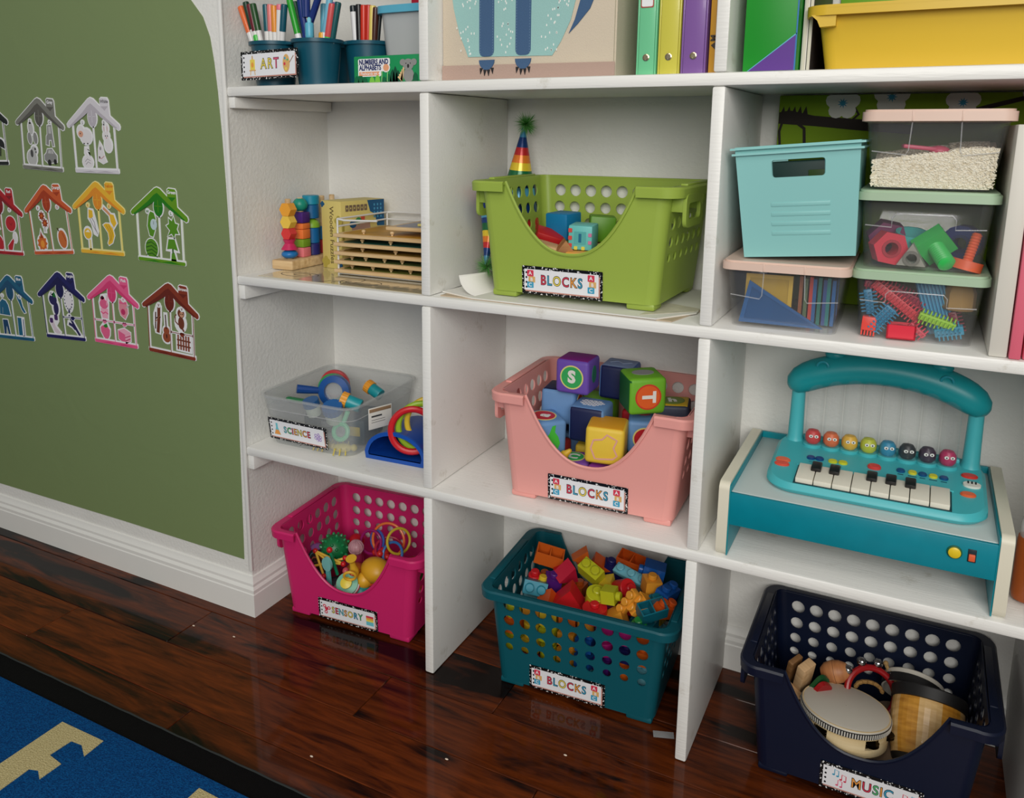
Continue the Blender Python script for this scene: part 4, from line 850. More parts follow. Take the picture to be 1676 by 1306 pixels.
# ------------------------------------------------------------------ middle shelf, left bay
mat_ = thing('activity_mat', 'glossy line drawing mat lying under the wooden puzzles', 'mat', (.22, .1, B + .0004))
MB().prism([(-.175, -.085), (.216, -.092), (.216, .12), (-.18, .11)], 0, .0009).build('sheet', mt((206, 196, 166), .12, coat=.8, var=.05, vscale=14), mat_)
dr = MB()
def stroke(pts, w_=.0016): dr.prism(thick(pts, w_), .0009, .0011)
for cx, cy, a, b_ in ((-.11, -.035, .045, .022), (-.105, -.033, .020, .010), (.06, -.05, .04, .02), (.03, -.045, .02, .03)):
    stroke([(cx + a * cos(2 * pi * i / 20), cy + b_ * sin(2 * pi * i / 20)) for i in range(20)])
for k in range(9): stroke([(-.02 + k * .022, -.085 + .008 * (k % 3)), (-.01 + k * .024, -.06 + .006 * (k % 2)), (.01 + k * .022, -.05)])
dr.build('line_drawing', mt((60, 56, 50), .5), mat_, 0)

LW = mat_wood('light_wood', (196, 160, 112), (226, 196, 150), .5, (3, 30, 30))
pt = thing('peg_stacker', 'wooden stacking toy with coloured shapes on pegs at the alcove wall', 'toy', (.0375, .195, B + .0014), (0, 0, .02))
MB().box((0, 0, .010), (.055, .205, .020), .003).build('base', LW, pt)
pegy = [-.076, -.036, .0, .038, .075]
for y in pegy: MB().cyl(.0062, .020, .147, 12, 0, tr((0, y, 0)), .001).build('peg', LW, pt)
def hexp(r, a=0): return [(r * cos(a + pi / 3 * i), r * sin(a + pi / 3 * i)) for i in range(6)]
def disc(name, c, y, z0, h, kind, r=.021):
    mb = MB(tr((0, y, z0))); dd = .020
    if kind == 'hex': mb.prism([(x, z + h / 2) for x, z in hexp(h * .58)], -dd / 2, dd / 2, 0, UP)
    elif kind == 'sq': mb.box((0, 0, h / 2), (.030, .026, h), .002)
    elif kind == 'ball': mb.sphere(h / 2, (0, 0, h / 2), 18, 12, 0, (r / (h / 2), r / (h / 2), 1))
    elif kind == 'cyl': mb.cyl(r, 0, h, 20, 0, None, .001)
    elif kind == 'dome': mb.lathe([(r, 0), (r, h * .3), (r * .8, h * .7), (r * .35, h), (.001, h)], 18)
    elif kind == 'cone': mb.lathe([(r, 0), (r * .55, h * .6), (r * .75, h), (.001, h)], 18)
    mb.build(name, mt(c, .4), pt)
for y, lst in ((pegy[0], (('ball_bead', (24, 110, 180), .020, 'ball', .0175), ('flared_bead', (196, 30, 90), .022, 'cone', .018), ('hexagon_bead', (214, 52, 52), .0235, 'hex', 0), ('hexagon_bead', (232, 194, 74), .0255, 'hex', 0), ('hexagon_bead', (232, 160, 48), .0270, 'hex', 0))),
               (pegy[1], (('cube_bead', (232, 124, 132), .021, 'sq', 0), ('cube_bead', (120, 160, 44), .018, 'sq', 0), ('cube_bead', (234, 124, 60), .021, 'sq', 0), ('notched_bead', (234, 124, 60), .013, 'sq', 0), ('cube_bead', (70, 34, 120), .024, 'sq', 0), ('round_bead', (18, 140, 120), .030, 'ball', .016))),
               (pegy[2], (('round_bead', (40, 40, 110), .026, 'cyl', .017), ('cylinder_bead', (14, 100, 160), .034, 'cyl', .017), ('dome_bead', (130, 176, 50), .020, 'dome', .018), ('cylinder_bead', (14, 96, 150), .030, 'cyl', .017), ('round_bead', (20, 140, 170), .020, 'cyl', .018))),
               (pegy[3], (('cube_bead', (180, 60, 60), .03, 'sq', 0), ('cube_bead', (60, 120, 160), .03, 'sq', 0))), (pegy[4], (('cube_bead', (200, 150, 60), .03, 'sq', 0),))):
    z = .0205
    for nm, c, h, k, r in lst: disc(nm, c, y, z, h - .0006, k, r or .017); z += h
pbx = thing('puzzle_box', 'yellow cardboard box reading Wooden Puzzles on its side', 'box', (.133, .2200, B + .0014), (0, 0, -.20))
YC = mt((214, 196, 116), .55, var=.03)
MB().box((0, 0, .0715), (.062, .125, .143), .0012).build('carton', YC, pbx)
MB().text('Wooden Puzzles', .0178, (.001, .071), 0, .0002, -.0629, -pi / 2).build('side_title', mt((104, 90, 52), .5), pbx, 0)['label'] = 'title Wooden Puzzles'
cl = MB(); CPAL = [(176, 160, 70), (10, 82, 126)]
def cloud(x, z, s, mi, side=None):
    c1 = MB()
    for k, (a, b_, r) in enumerate(((0, 0, 1), (.9, .2, .8), (-.8, .3, .7), (.1, .9, .8), (-.2, -.8, .7))): c1.plate(ell(x + a * s, z + b_ * s, s * r, s * r, 14), 0, .0004 + .00002 * k, 0, side)
    c1.build('cloud_print', mt(CPAL[mi], .5), pbx, 0)
F0 = tr((0, -.0625, 0)); F1 = tr((.031, 0, 0)) @ Matrix.Rotation(pi / 2, 4, 'Z')
cloud(.022, .100, .008, 0, F0); cloud(-.021, .012, .008, 0, F0); cloud(.024, .008, .005, 1, F0); cloud(-.027, .135, .004, 1, F0)
cl.plate(rrect(-.060, .092, -.054, .060, .002, 2), 0, .0004, 0, F1)
cl.plate([(.012, .1425), (.061, .1425), (.061, .085), (.040, .086), (.034, .112), (.020, .118)], 0, .0004, 1, F1)
cl.plate([(-.035, .092), (-.01, .105), (.018, .098), (.022, .066), (-.010, .058), (-.030, .07)], 0, .0003, 2, F1)
cl.plate(ell(-.030, .094, .010, .008, 14), .0004, .0006, 1, F1).plate(ell(-.014, .100, .009, .008, 14), .0004, .0006, 3, F1).plate(ell(-.002, .106, .006, .007, 12), .0004, .0006, 4, F1).plate(ell(0, .072, .016, .009, 14), .0004, .0006, 5, F1)
cl.build('print', [mt((176, 160, 70), .5), mt((10, 82, 126), .5), mt((176, 140, 124), .5), mt((60, 140, 80), .5), mt((214, 84, 60), .5), mt((120, 40, 46), .5)], pbx, 0)
tl_ = MB(F1)
for k in range(6): tl_.plate(rrect(-.0500 + k * .0105, .1215, -.0415 + k * .0105, .1345, .0008, 1), .0004, .0006, 0, None, [ell(-.0458 + k * .0105, .128, .0016, .0022, 8)])
tl_.build('title_tiles', mt((120, 100, 80), .5), pbx, 0)
for k in range(3):
    mb = MB(F1)
    for j in range(4): mb.plate(rrect(.030 + k * .0095, .104 + j * .0085, .034 + k * .0095, .109 + j * .0085, .0008, 1), .0004, .0006)
    mb.build('print_icons', mt((70, 150, 190), .5), pbx, 0)['kind'] = 'stuff'
rk = thing('puzzle_rack', 'white wire rack stacked with wooden peg puzzle trays', 'puzzle rack', (.3030, .195, B + .0014))
WM = mt((226, 226, 224), .35)
wr = MB()
for xs in (-.126, .128):
    for ys in (-.088, .088): wr.tube([(xs, ys, 0), (xs, ys, .113)], .0020, 8)
for z in (.113, .098):
    wr.tube([(-.126, -.088, z), (-.126, .088, z), (-.11, .095, z), (.11, .095, z), (.128, .088, z), (.128, -.088, z)] if z > .1 else [(-.126, -.088, z), (-.126, .088, z), (.128, .088, z), (.128, -.088, z)], .0020, 8)
wr.tube([(-.126, -.088, .113), (-.105, -.093, .1115), (-.03, -.086, .113)], .0020, 8)
for z in (.0005 + .0025,): wr.tube([(-.126, -.088, z), (.128, -.088, z), (.128, .088, z), (-.126, .088, z)], .0018, 8, 0, True)
for z in (.0215, .0395, .0575, .0755): wr.tube([(-.126, -.088, z), (-.126, .088, z)], .0016, 6); wr.tube([(.128, -.088, z), (.128, .088, z)], .0016, 6)
wr.build('wire_frame', WM, rk)
zz = [.0052, .0232, .0412, .0592, .0772]
PG = 'wooden puzzle trays in the rack'
kn = [(.62, .74, .86, .98, 1.1), (.22, .40, .62, .85), (.35, .80), (.32, .70), (.34, .72)]
pc = [(120, 130, 60), (90, 110, 60), (150, 120, 50), (30, 96, 84), (190, 140, 40), (150, 150, 160)]
where = ['lowest in the wire rack', 'second from the bottom of the wire rack', 'third from the bottom of the wire rack', 'fourth from the bottom of the wire rack', 'second from the top of the wire rack']
def tray(label, x, y, z, w_, d_, kx, c):
    t = thing('puzzle_tray', label, 'puzzle', (x, y, z), group=PG)
    MB().box((0, 0, .0035), (w_, d_, .007), .0012).build('board', LW, t)
    MB().prism(rrect(-w_ / 2 + .012, -d_ / 2 + .010, w_ / 2 - .012, d_ / 2 - .012, .012, 4), .0070, .0074).build('picture', mt(c, .5, var=.5, vscale=40), t)
    for k in kx:
        if -w_ / 2 + k * w_ * .5 < w_ / 2: MB().lathe([(.0022, .007), (.0022, .0095), (.0042, .0115), (.0046, .0135), (.003, .0160), (.0005, .0164)], 12, 0, tr((-w_ / 2 + .02 + k * .19, -d_ / 2 + .020, 0))).build('knob', LW, t)
for i, z in enumerate(zz):
    tray('wooden puzzle tray with pegs, ' + where[i], .3030, .190, B + .0014 + z, .262, .185, [(.06, .33, .56, .80), (.06, .24, .48, .70), (.20, .62), (.20, .56), (.22, .58)][i], pc[i])
tray('wooden puzzle board lying askew on top of the wire rack', .3580, .196, B + .0014 + .0958, .140, .16, (), pc[5])
mg = thing('magnifier', 'small round lens lying on top of the puzzle rack', 'lens', (.375, .20, B + .1056))
MB().torus(.022, .003, 24, 8, 0, tr((0, 0, .003))).build('ring', mt((130, 134, 150), .3), mg); MB().cyl(.021, .002, .004, 24).build('lens', mat_clear('lens', haze=.25), mg)
yk = thing('puzzle_strip', 'pale yellow wooden strip lying on the top puzzle board', 'puzzle piece', (.385, .145, B + .1056), (0, 0, -.1))
MB().box((0, 0, .0025), (.075, .018, .005), .001).build('strip', mt((222, 206, 120), .5), yk); MB().box((.02, 0, .0055), (.014, .012, .001), .0003).build('mark', mt((190, 170, 90), .5), yk)
# ------------------------------------------------------------------ middle shelf, middle bay: papers, hats, blocks
KR = mt((196, 176, 150), .8, var=.05); PAPER = mt((232, 230, 224), .75)
pp = thing('paper_stack', 'stack of papers and brown card lying under the lime bin', 'papers', (.69, .15, B + .0002))
MB().prism([(-.215, -.138), (.205, -.146), (.225, -.05), (.222, .13), (-.20, .13)], .0002, .0018).build('brown_card', KR, pp)
MB().prism([(-.226, -.112), (-.15, -.141), (.18, -.149), (.226, -.075), (.21, .12), (-.19, .12)], .0019, .0040).build('sheet', PAPER, pp)
cv = MB(); n = 12; v = []
for i in range(n + 1):
    a = i / n * 1.35; x = -.150 - .055 * sin(a) / sin(1.35) * .72; z = .0045 + .058 * (1 - cos(a)) / (1 - cos(1.35)) * .55
    v += [(x + .035 * (1 - i / n) * .0, -.128 + .012 * i / n, z), (x + .02, .01, z * .8)]
f = [(2 * i, 2 * i + 2, 2 * i + 3, 2 * i + 1) for i in range(n)]
cv.add(v, f); o = cv.build('curled_sheet', PAPER, pp); sm_ = o.modifiers.new('s', 'SOLIDIFY'); sm_.thickness = .0006
MB().prism([(.150, -.138), (.222, -.070), (.2255, -.045), (.16, -.02)], .0041, .0046).build('printed_sheet', mt((214, 208, 190), .5, var=.25, vscale=60), pp)

STR = [(196, 40, 44), (232, 126, 42), (232, 200, 50), (20, 104, 60), (16, 60, 130), (90, 170, 214), (18, 54, 116), (18, 54, 116), (196, 40, 44), (232, 126, 42), (232, 200, 50)]
def tinsel(r, seed, n=420):
    rn = random.Random(seed); mb = MB()
    for i in range(n):
        d = Vector((rn.gauss(0, 1), rn.gauss(0, 1), rn.gauss(0, 1))).normalized(); u = d.orthogonal().normalized() * .0007
        tip = d * r * rn.uniform(.6, 1.1) + Vector((rn.uniform(-1, 1), rn.uniform(-1, 1), -.6)) * .002
        mb.add([u, -u, tip], [(0, 1, 2)], rn.choice((0, 0, 1)))
    return mb
def hat(label, loc, rot, r=.054, h=.20, seed=1):
    t = thing('party_hat', label, 'party hat', loc, rot, 'striped party hats by the lime bin')
    cone = MB(); z1 = h; k = 0
    zs = [h, h * .89, h * .79, h * .715, h * .64, h * .565, h * .47, h * .40, h * .31, h * .22, h * .12, 0]
    cs = [(60, 130, 170), (18, 54, 116)] + STR
    for i in range(len(zs) - 1):
        ra, rb = r * (1 - zs[i + 1] / h) + .002, r * (1 - zs[i] / h) + .002
        cone.lathe([(ra, zs[i + 1]), (rb, zs[i])], 28, i, None, False)
    ob = cone.build('cone', [mt(cs[i], .22, .15) for i in range(len(zs) - 1)], t)
    p = tinsel(.028, seed).build('tinsel_pompom', [mt((60, 140, 50), .3), mt((150, 200, 130), .25, .3)], t, 0); p.location = (.004, 0, h + .004); p['kind'] = 'stuff'
    return t
hat('rainbow striped party hat with green tinsel standing tall behind the lime bin', (.5100, .2480, B + .105), (0, .07, 0), .0465, .195, 1)
hat('striped party hat tipped over with its green tinsel tip down beside the lime bin', (.5030, .172, B + .178), (pi - .36, .06, .25), .030, .142, 2)

# ---- toy blocks inside the lime bin
GB = 'toy blocks in the lime bin'
def block(label, c, loc, rot, s=.044, m=None, extra=None, r=.003):
    t = thing('toy_block', label, 'toy block', loc, rot, GB)
    sz = s if isinstance(s, tuple) else (s, s, s)
    MB().box((0, 0, 0), sz, r).build('block_body', m or mt(c, .45), t)
    if extra: extra(t)
    return t
bz = B + .0045 + .016
WD = mat_wood('toy_wood', (190, 146, 96), (220, 182, 134), .55, (3, 20, 20))
block('bright blue cube in the lime bin', (10, 116, 166), (.648, .158, bz + .102), (.05, .0, -.22), .047)
block('leaf green cube at the back of the lime bin', (86, 140, 12), (.712, .183, bz + .0975), (0, .06, .42), .046)
def puzzface(t):
    mb = MB(tr((0, -.0212, 0)))
    for k in range(3): mb.plate(rrect(-.0205, -.017 + k * .013, -.0140, -.010 + k * .013, .0008, 1), 0, .0012, 0)
    for k in range(2): mb.plate(rrect(.0145, -.010 + k * .013, .0205, -.004 + k * .013, .0008, 1), 0, .0012, 1)
    for k in range(2): mb.plate(rrect(-.010 + k * .013, -.0205, -.004 + k * .013, -.0145, .0008, 1), 0, .0012, 2)
    mb.plate(rrect(-.0105, -.011, .0105, .011, .001, 2), 0, .0006, 3); mb.plate(rrect(-.0025, -.0075, .0025, .0075, .0004, 1), .0006, .0010, 4)
    mb.build('tabs', [mt((214, 70, 60), .6), mt((206, 120, 160), .6), mt((220, 210, 80), .6), mt((84, 170, 170), .6), mt((14, 104, 136), .6)], t, 0)
    MB().box((-.0212, 0, .004), (.0012, .030, .030), .0003).build('side_panel', mt((170, 60, 40), .6), t)
block('pale aqua foam puzzle cube with figure one in the lime bin', (104, 190, 186), (.7060, .108, bz + .091), (.05, .02, .10), .0425, extra=puzzface)
block('red block lying in the lime bin', (176, 22, 26), (.632, .128, bz + .079), (.35, .3, .5), (.05, .034, .03))
block('wooden block at the front of the lime bin', 0, (.6440, .086, bz + .067), (.15, .25, .3), (.042, .030, .022), WD)
def prismb(label, loc, rot, m):
    t = thing('toy_block', label, 'toy block', loc, rot, GB)
    MB().prism([(-.022, -.014), (.022, -.014), (0, .016)], -.015, .015, 0, UP).build('block_body', m, t)
prismb('wooden triangle block at the front of the lime bin', (.6810, .086, bz + .071), (.05, 0, .5), mat_wood('toy_wood2', (150, 98, 54), (186, 132, 82), .55))
block('orange block below the foam cube in the lime bin', (230, 160, 70), (.7090, .082, bz + .056), (0, 0, .1), (.040, .034, .024))
for i, (x, y, z, c, s) in enumerate([(.600, .12, .018, WD, .034), (.64, .10, .018, WD, .034), (.68, .09, .018, WD, .034), (.775, .082, .018, WD, (.05, .04, .034)), (.818, .090, .018, WD, (.034, .05, .034)), (.60, .20, .020, (30, 110, 160), .038), (.65, .20, .020, (200, 60, 50), .038), (.70, .20, .020, (110, 160, 40), .038), (.75, .20, .020, (226, 190, 60), .038), (.80, .20, .020, WD, .038), (.69, .135, .018, (220, 150, 60), .034), (.73, .135, .018, WD, .034), (.64, .15, .052, (60, 150, 90), .036), (.70, .17, .055, WD, .036), (.66, .095, .048, WD, .03), (.79, .085, .050, WD, (.03, .028, .026)), (.705, .105, .044, (90, 60, 140), .030), (.625, .115, .048, WD, .030)]):
    block('%s block lying low in the lime bin, %s' % ('plain wooden' if c is WD else {(30, 110, 160): 'blue', (200, 60, 50): 'red', (110, 160, 40): 'green', (226, 190, 60): 'yellow', (220, 150, 60): 'orange', (60, 150, 90): 'sea green', (90, 60, 140): 'purple'}[c], ['left front', 'front next to the left corner', 'front middle', 'front right', 'right front corner', 'left back', 'back left of middle', 'back middle', 'back right of middle', 'right back', 'middle', 'right of middle', 'upper left', 'upper back', 'upper front', 'upper right front', 'under the foam cube', 'upper left front'][i]), c if c is not WD else (0, 0, 0), (x, y, bz + z), (0, 0, .3 * ((i * 37) % 7 - 3)), s, WD if c is WD else None)

# ------------------------------------------------------------------ middle shelf, right bay
PEACH = mt((234, 204, 188), .4, tl=.1); MINT = mt((176, 202, 172), .4, tl=.1); CLEAR = mat_clear('clear_plastic', (225, 226, 228), .035, .06, .995)
CG = 'clear lidded storage boxes'
def clearbox(label, lidm, loc, rotz, a0, b0, a1, b1, h, latch=True, tilt=0, arch=False, lidh=.012):
    t = thing('lidded_box', label, 'storage box', loc, (0, tilt, rotz), CG)
    tubshell(a0, b0, a1, b1, h, .016, .0018).build('body', CLEAR, t)
    ld = MB(); A1, B1 = a1 + .0065, b1 + .007
    ld.prism(rrect(-A1, -B1, A1, B1, .018, 5), h - .002, h + lidh - .003); ld.prism(rrect(-A1 + .003, -B1 + .003, A1 - .003, B1 - .003, .016, 5), h + lidh - .003, h + lidh)
    ld.build('lid', lidm, t)
    def xat(z): return a0 + (a1 - a0) * z / h - .004
    def yat(z): return -(b0 + (b1 - b0) * z / h) - .0006
    lm = mat_clear('clear_edge', (235, 236, 238), .22, .15)
    if latch:
        for sx in (-1, 1):
            MB().tube([(sx * xat(h * .55), yat(h * .55), h * .55), (sx * a1 * .40, yat(h * .50), h * .50), (sx * a1 * .36, yat(h * .56), h * .56), (sx * a1 * .34, yat(h * .97), h * .97)], .0009, 6).build('moulded_line', lm, t)
        for sx in (-.34, .34): MB().box((sx * a1, -B1 - .0002, h + lidh / 2 - .002), (.0018, .0012, lidh), .0004).build('lid_latch_seam', lidm, t)
    else:
        MB().tube([(-xat(h * .62), yat(h * .62), h * .62), (-a1 * .5, yat(h * .6), h * .6), (-a1 * .5, yat(h * .74), h * .74), (-a1 * .44, yat(h * .8), h * .8), (a1 * .40, yat(h * .8), h * .8), (a1 * .46, yat(h * .74), h * .74), (a1 * .46, yat(h * .6), h * .6), (xat(h * .62), yat(h * .62), h * .62)], .0009, 6).build('moulded_line', lm, t)
    return t
XR = 1.2265
bBR = clearbox('clear box with mint lid full of bristle bricks, lowest of the right stack', MINT, (XR, .155, B + .0006), 0, .0715, .108, .0795, .118, .0880, False)
bMR = clearbox('clear box with mint lid holding plastic nuts and bolts, middle of the right stack', MINT, (XR - .0005, .155, B + .1020), 0, .0725, .108, .0810, .118, .0965, False)
bTR = clearbox('clear box with peach lid half full of rice on top of the right stack', PEACH, (XR + .0010, .155, B + .2120), 0, .0730, .106, .0855, .118, .0935, True, lidh=.0135)
bBL = clearbox('clear box with peach lid holding coloured sheets under the aqua crate', PEACH, (1.0505, .1300, B + .0006), .02, .0740, .100, .0830, .113, .0900, True)
# contents: coloured sheets in the left box
for i, (lab, c, sh) in enumerate((('blue translucent triangle shape in the peach lidded box', (24, 84, 140), [(-.062, .002), (.058, .002), (-.050, .066)]), ('yellow frame shape behind the blue triangle', (206, 170, 60), [(-.058, .003), (.010, .003), (.010, .074), (-.058, .074)]))):
    t = thing('magnetic_tile', lab, 'magnetic tile', (1.0505, .044 + i * .016, B + .0034), (-.06, 0, .02), 'magnetic tiles in the clear box')
    ins = offset_poly(sh, -.006)
    MB().plate(sh, 0, .005, 0, None, [ins]).build('tile_frame', mt(c, .3), t); MB().plate(ins, .0015, .0035).build('tile_panel', mt(c, .3, tp=.25), t)
for i, c in enumerate(((150, 90, 60), (90, 110, 80), (190, 60, 50), (30, 90, 150), (24, 110, 100), (40, 70, 130), (30, 120, 120), (20, 90, 150))):
    t = thing('magnetic_tile', ['brown', 'olive', 'red', 'bright blue', 'sea green', 'navy', 'aqua', 'azure'][i] + ' square tile standing on edge in the peach lidded box', 'magnetic tile', (1.068 + i * .0065, .110, B + .0034), (0, 0, .02 + .02 * (i % 3 - 1)), 'magnetic tiles in the clear box')
    M_ = Matrix.Rotation(pi / 2, 4, 'Z'); sq = rect(-.036, .001, .036, .073 - .003 * (i % 2)); ins = offset_poly(sq, -.005)
    MB(M_).plate(sq, 0, .005, 0, None, [ins]).build('tile_frame', mt(c, .3), t); MB(M_).plate(ins, .0015, .0035).build('tile_panel', mt(c, .3, tp=.2), t)
# rice
def ricemat():
    m = bpy.data.materials.new('rice_grains'); m.use_nodes = True; nt = m.node_tree; N = nt.nodes; L = nt.links; b = N['Principled BSDF']
    tc = N.new('ShaderNodeTexCoord'); mp = N.new('ShaderNodeMapping'); mp.inputs['Scale'].default_value = (1, 1, 1.6); L.new(tc.outputs['Object'], mp.inputs[0])
    vo = N.new('ShaderNodeTexVoronoi'); vo.inputs['Scale'].default_value = 260; L.new(mp.outputs[0], vo.inputs['Vector'])
    r = N.new('ShaderNodeValToRGB'); r.color_ramp.elements[0].color = lin((246, 240, 224)); r.color_ramp.elements[1].color = lin((226, 214, 188)); r.color_ramp.elements[0].position = .25; r.color_ramp.elements[1].position = .85
    L.new(vo.outputs['Distance'], r.inputs[0])
    bp = N.new('ShaderNodeBump'); bp.invert = True; bp.inputs['Distance'].default_value = .001; L.new(vo.outputs['Distance'], bp.inputs['Height'])
    L.new(r.outputs[0], b.inputs['Base Color']); L.new(bp.outputs[0], b.inputs['Normal']); b.inputs['Roughness'].default_value = .7; return m
RM = ricemat(); rice = MB(); NX, NY = 26, 18; v = []; f = []
rn = random.Random(5)
def rh(x, y): return .046 + .010 * sin(x * 28 + .9) * .6 + .006 * sin(y * 30) + (.010 if x > .02 else 0) * (x / .07)
for k, zt in enumerate((0, 1)):
    for j in range(NY + 1):
        for i in range(NX + 1):
            z = .0022 if not zt else rh((i / NX * 2 - 1) * .07, (j / NY * 2 - 1) * .1)
            t = z / .0935; a = lerp(.0730, .0855, t) - .0026; b_ = lerp(.106, .118, t) - .0026
            u, w_ = i / NX * 2 - 1, j / NY * 2 - 1
            v.append((u * a * (1 - .02 * w_ ** 8), w_ * b_ * (1 - .02 * u ** 8), z))
G_ = (NX + 1) * (NY + 1)
for j in range(NY):
    for i in range(NX):
        q = j * (NX + 1) + i; f.append((G_ + q, G_ + q + 1, G_ + q + NX + 2, G_ + q + NX + 1)); f.append((q, q + NX + 1, q + NX + 2, q + 1))
edge_ = [i for i in range(NX + 1)] + [(NX) + (NX + 1) * j for j in range(1, NY + 1)] + [NY * (NX + 1) + i for i in range(NX - 1, -1, -1)] + [(NX + 1) * j for j in range(NY - 1, 0, -1)]
for a, b_ in zip(edge_, edge_[1:] + edge_[:1]): f.append((a, b_, b_ + G_, a + G_))
rice.add(v, f)
# loose grains on the surfaces of the heap
gv = _rbox((.0044, .0014, .0014), .0006, 1)
for i in range(4200):
    side = rn.random()
    if side < .62:
        x = rn.uniform(-.074, .074); z = rn.uniform(.004, max(.02, rh(x, -.1) - .001)); y = -lerp(.106, .118, z / .0935) + .0024; rice.add(*gv, 0, tr((x, y, z), (rn.uniform(-.2, .2), rn.uniform(0, 6), rn.uniform(-.2, .2))))
    else:
        x = rn.uniform(-.07, .07); y = rn.uniform(-.104, .10); rice.add(*gv, 0, tr((x, y, rh(x, y) + .0004), (0, rn.uniform(-.4, .4), rn.uniform(0, 6))))
ro = rice.build('rice', RM, None, 35, loc=(XR + .0010, .155, B + .2120)); tag(ro, 'uncooked white rice heaped in the top clear box', 'rice', kind='stuff')
sp = thing('scoop', 'pink scoop half buried in the rice', 'scoop', (XR - .017, .095, B + .2120 + .056), (0, .1, .2))
MB().box((0, 0, 0), (.045, .018, .006), .0025).build('handle', mt((206, 80, 110), .4), sp); MB().sphere(.013, (.026, 0, -.002), 14, 8, 0, (1.1, .9, .6)).build('bowl', mt((206, 80, 110), .4), sp)
# nuts and bolts
NG = 'plastic nuts and bolts in the middle clear box'; zb = B + .1020 + .0022
def poly_n(n, r, a=0): return [(r * cos(a + 2 * pi * i / n), r * sin(a + 2 * pi * i / n)) for i in range(n)]
def nut(label, c, loc, rot, n, r=.024, d=.022, hole=.009):
    t = thing('toy_nut', label, 'toy nut', loc, rot, NG)
    MB().prism(poly_n(n, r), -d / 2, d / 2, 0, UP, [ell(0, 0, hole, hole, 14)]).build('nut_body', mt(c, .4), t)
    MB().plate(ell(0, 0, hole + .004, hole + .004, 16), d / 2, d / 2 + .0015, 0, None, [ell(0, 0, hole, hole, 14)]).build('collar', mt(tuple(int(v * .8) for v in c), .4), t)
nut('red six-sided toy nut at the left of the nuts box', (206, 44, 66), (1.1835, .066, zb + .0245), (.0, .2, .35), 6, .0245, .026)
nut('grey triangular toy nut at the front of the nuts box', (150, 148, 140), (1.2145, .052, zb + .014), (.1, .53, 0), 3, .021, .014, .007)
nut('purple toy nut behind the red one', (120, 40, 90), (1.178, .135, zb + .03), (.1, .2, .2), 6, .028, .03)
nut('navy round toy nut at the right of the nuts box', (28, 44, 110), (1.276, .125, zb + .030), (0, .1, -.3), 14, .026, .022)
t = thing('toy_ring', 'aqua round toy ring standing behind the nuts', 'toy ring', (1.2110, .112, zb + .032), (.25, .1, 0), NG)
MB().lathe([(.020, -.012), (.0225, -.012), (.0225, .012), (.020, .012), (.020, -.012)], 28, 0, None, False).build('ring_wall', mt((80, 190, 186), .4), t); MB().cyl(.020, -.012, -.010, 28).build('ring_floor', mt((60, 160, 160), .4), t)
def bolt(label, c, loc, rot, n, r, hd, sr, sl):
    t = thing('toy_bolt', label, 'toy bolt', loc, rot, NG); m = mt(c, .4)
    MB().prism(poly_n(n, r), 0, hd).build('bolt_head', m, t)
    prof = []; k = 9
    for i in range(k): prof += [(sr, hd + sl * i / k), (sr * .86, hd + sl * (i + .5) / k)]
    prof += [(sr, hd + sl), (sr * .6, hd + sl + .003), (.0005, hd + sl + .003)]
    MB().lathe(prof, 18).build('bolt_shank', m, t)
bolt('green toy bolt with square head in the nuts box', (54, 190, 90), (1.2370, .094, zb + .034), (R(118), .0, .45), 4, .030, .018, .0115, .036)
bolt('orange toy bolt standing on its round head in the nuts box', (226, 92, 48), (1.2800, .068, zb + .0), (-.10, .22, 0), 16, .0205, .013, .0068, .036)
bolt('orange toy bolt lying at the back of the nuts box', (214, 90, 60), (1.255, .19, zb + .014), (0, R(-84), .1), 6, .013, .012, .008, .05)
# bristle bricks
BGp = 'bristle bricks in the lowest clear box'; zb2 = B + .0030
def bristle(label, c, loc, rot, sx, sy, sz, sp=.0052, bl=.006):
    t = thing('bristle_brick', label, 'toy brick', loc, rot, BGp); m = mt(c, .4)
    MB().box((0, 0, 0), (sx, sy, sz), .001).build('core', m, t)
    mb = MB(); nx = int(sx / sp); ny = max(1, int(sy / sp)); nz = max(1, int(sz / sp))
    for i in range(nx):
        x = -sx / 2 + sp * (i + .5) + (sx - nx * sp) / 2
        for s_ in (-1, 1):
            for j in range(nz): mb.box((x, s_ * (sy / 2 + bl / 2), -sz / 2 + (sz / nz) * (j + .5)), (.0017, bl, sz / nz * .55))
            for j in range(ny): mb.box((x, -sy / 2 + (sy / ny) * (j + .5), s_ * (sz / 2 + bl / 2)), (.0017, sy / ny * .55, bl))
    mb.build('bristles', m, t)['kind'] = 'stuff'
RB, BB2, CB = (214, 46, 62), (30, 130, 170), (10, 120, 160)
bristle('red bristle brick bar slanting across the left of the lowest clear box', RB, (1.2020, .070, zb2 + .048), (0, R(38), .08), .084, .008, .013)
bristle('crimson bristle brick behind the red bar', (176, 30, 70), (1.2020, .100, zb2 + .056), (.1, R(24), .1), .080, .012, .014)
bristle('short red bristle brick upper left in the lowest clear box', (196, 40, 56), (1.1780, .088, zb2 + .066), (0, R(10), .2), .045, .010, .010)
bristle('teal blue bristle brick standing at the left of the lowest clear box', CB, (1.1655, .060, zb2 + .047), (0, R(78), .1), .036, .008, .011)
bristle('blue bristle brick leaning at the front of the lowest clear box', BB2, (1.1835, .055, zb2 + .025), (.1, R(-52), 0), .042, .010, .016)
bristle('lime bristle brick slanting at the front of the lowest clear box', (150, 200, 40), (1.2540, .058, zb2 + .028), (.1, R(16), .05), .048, .010, .010)
bristle('cyan bristle brick at lower right of the lowest clear box', (14, 136, 170), (1.2700, .060, zb2 + .0150), (.15, R(-14), 0), .036, .012, .012)
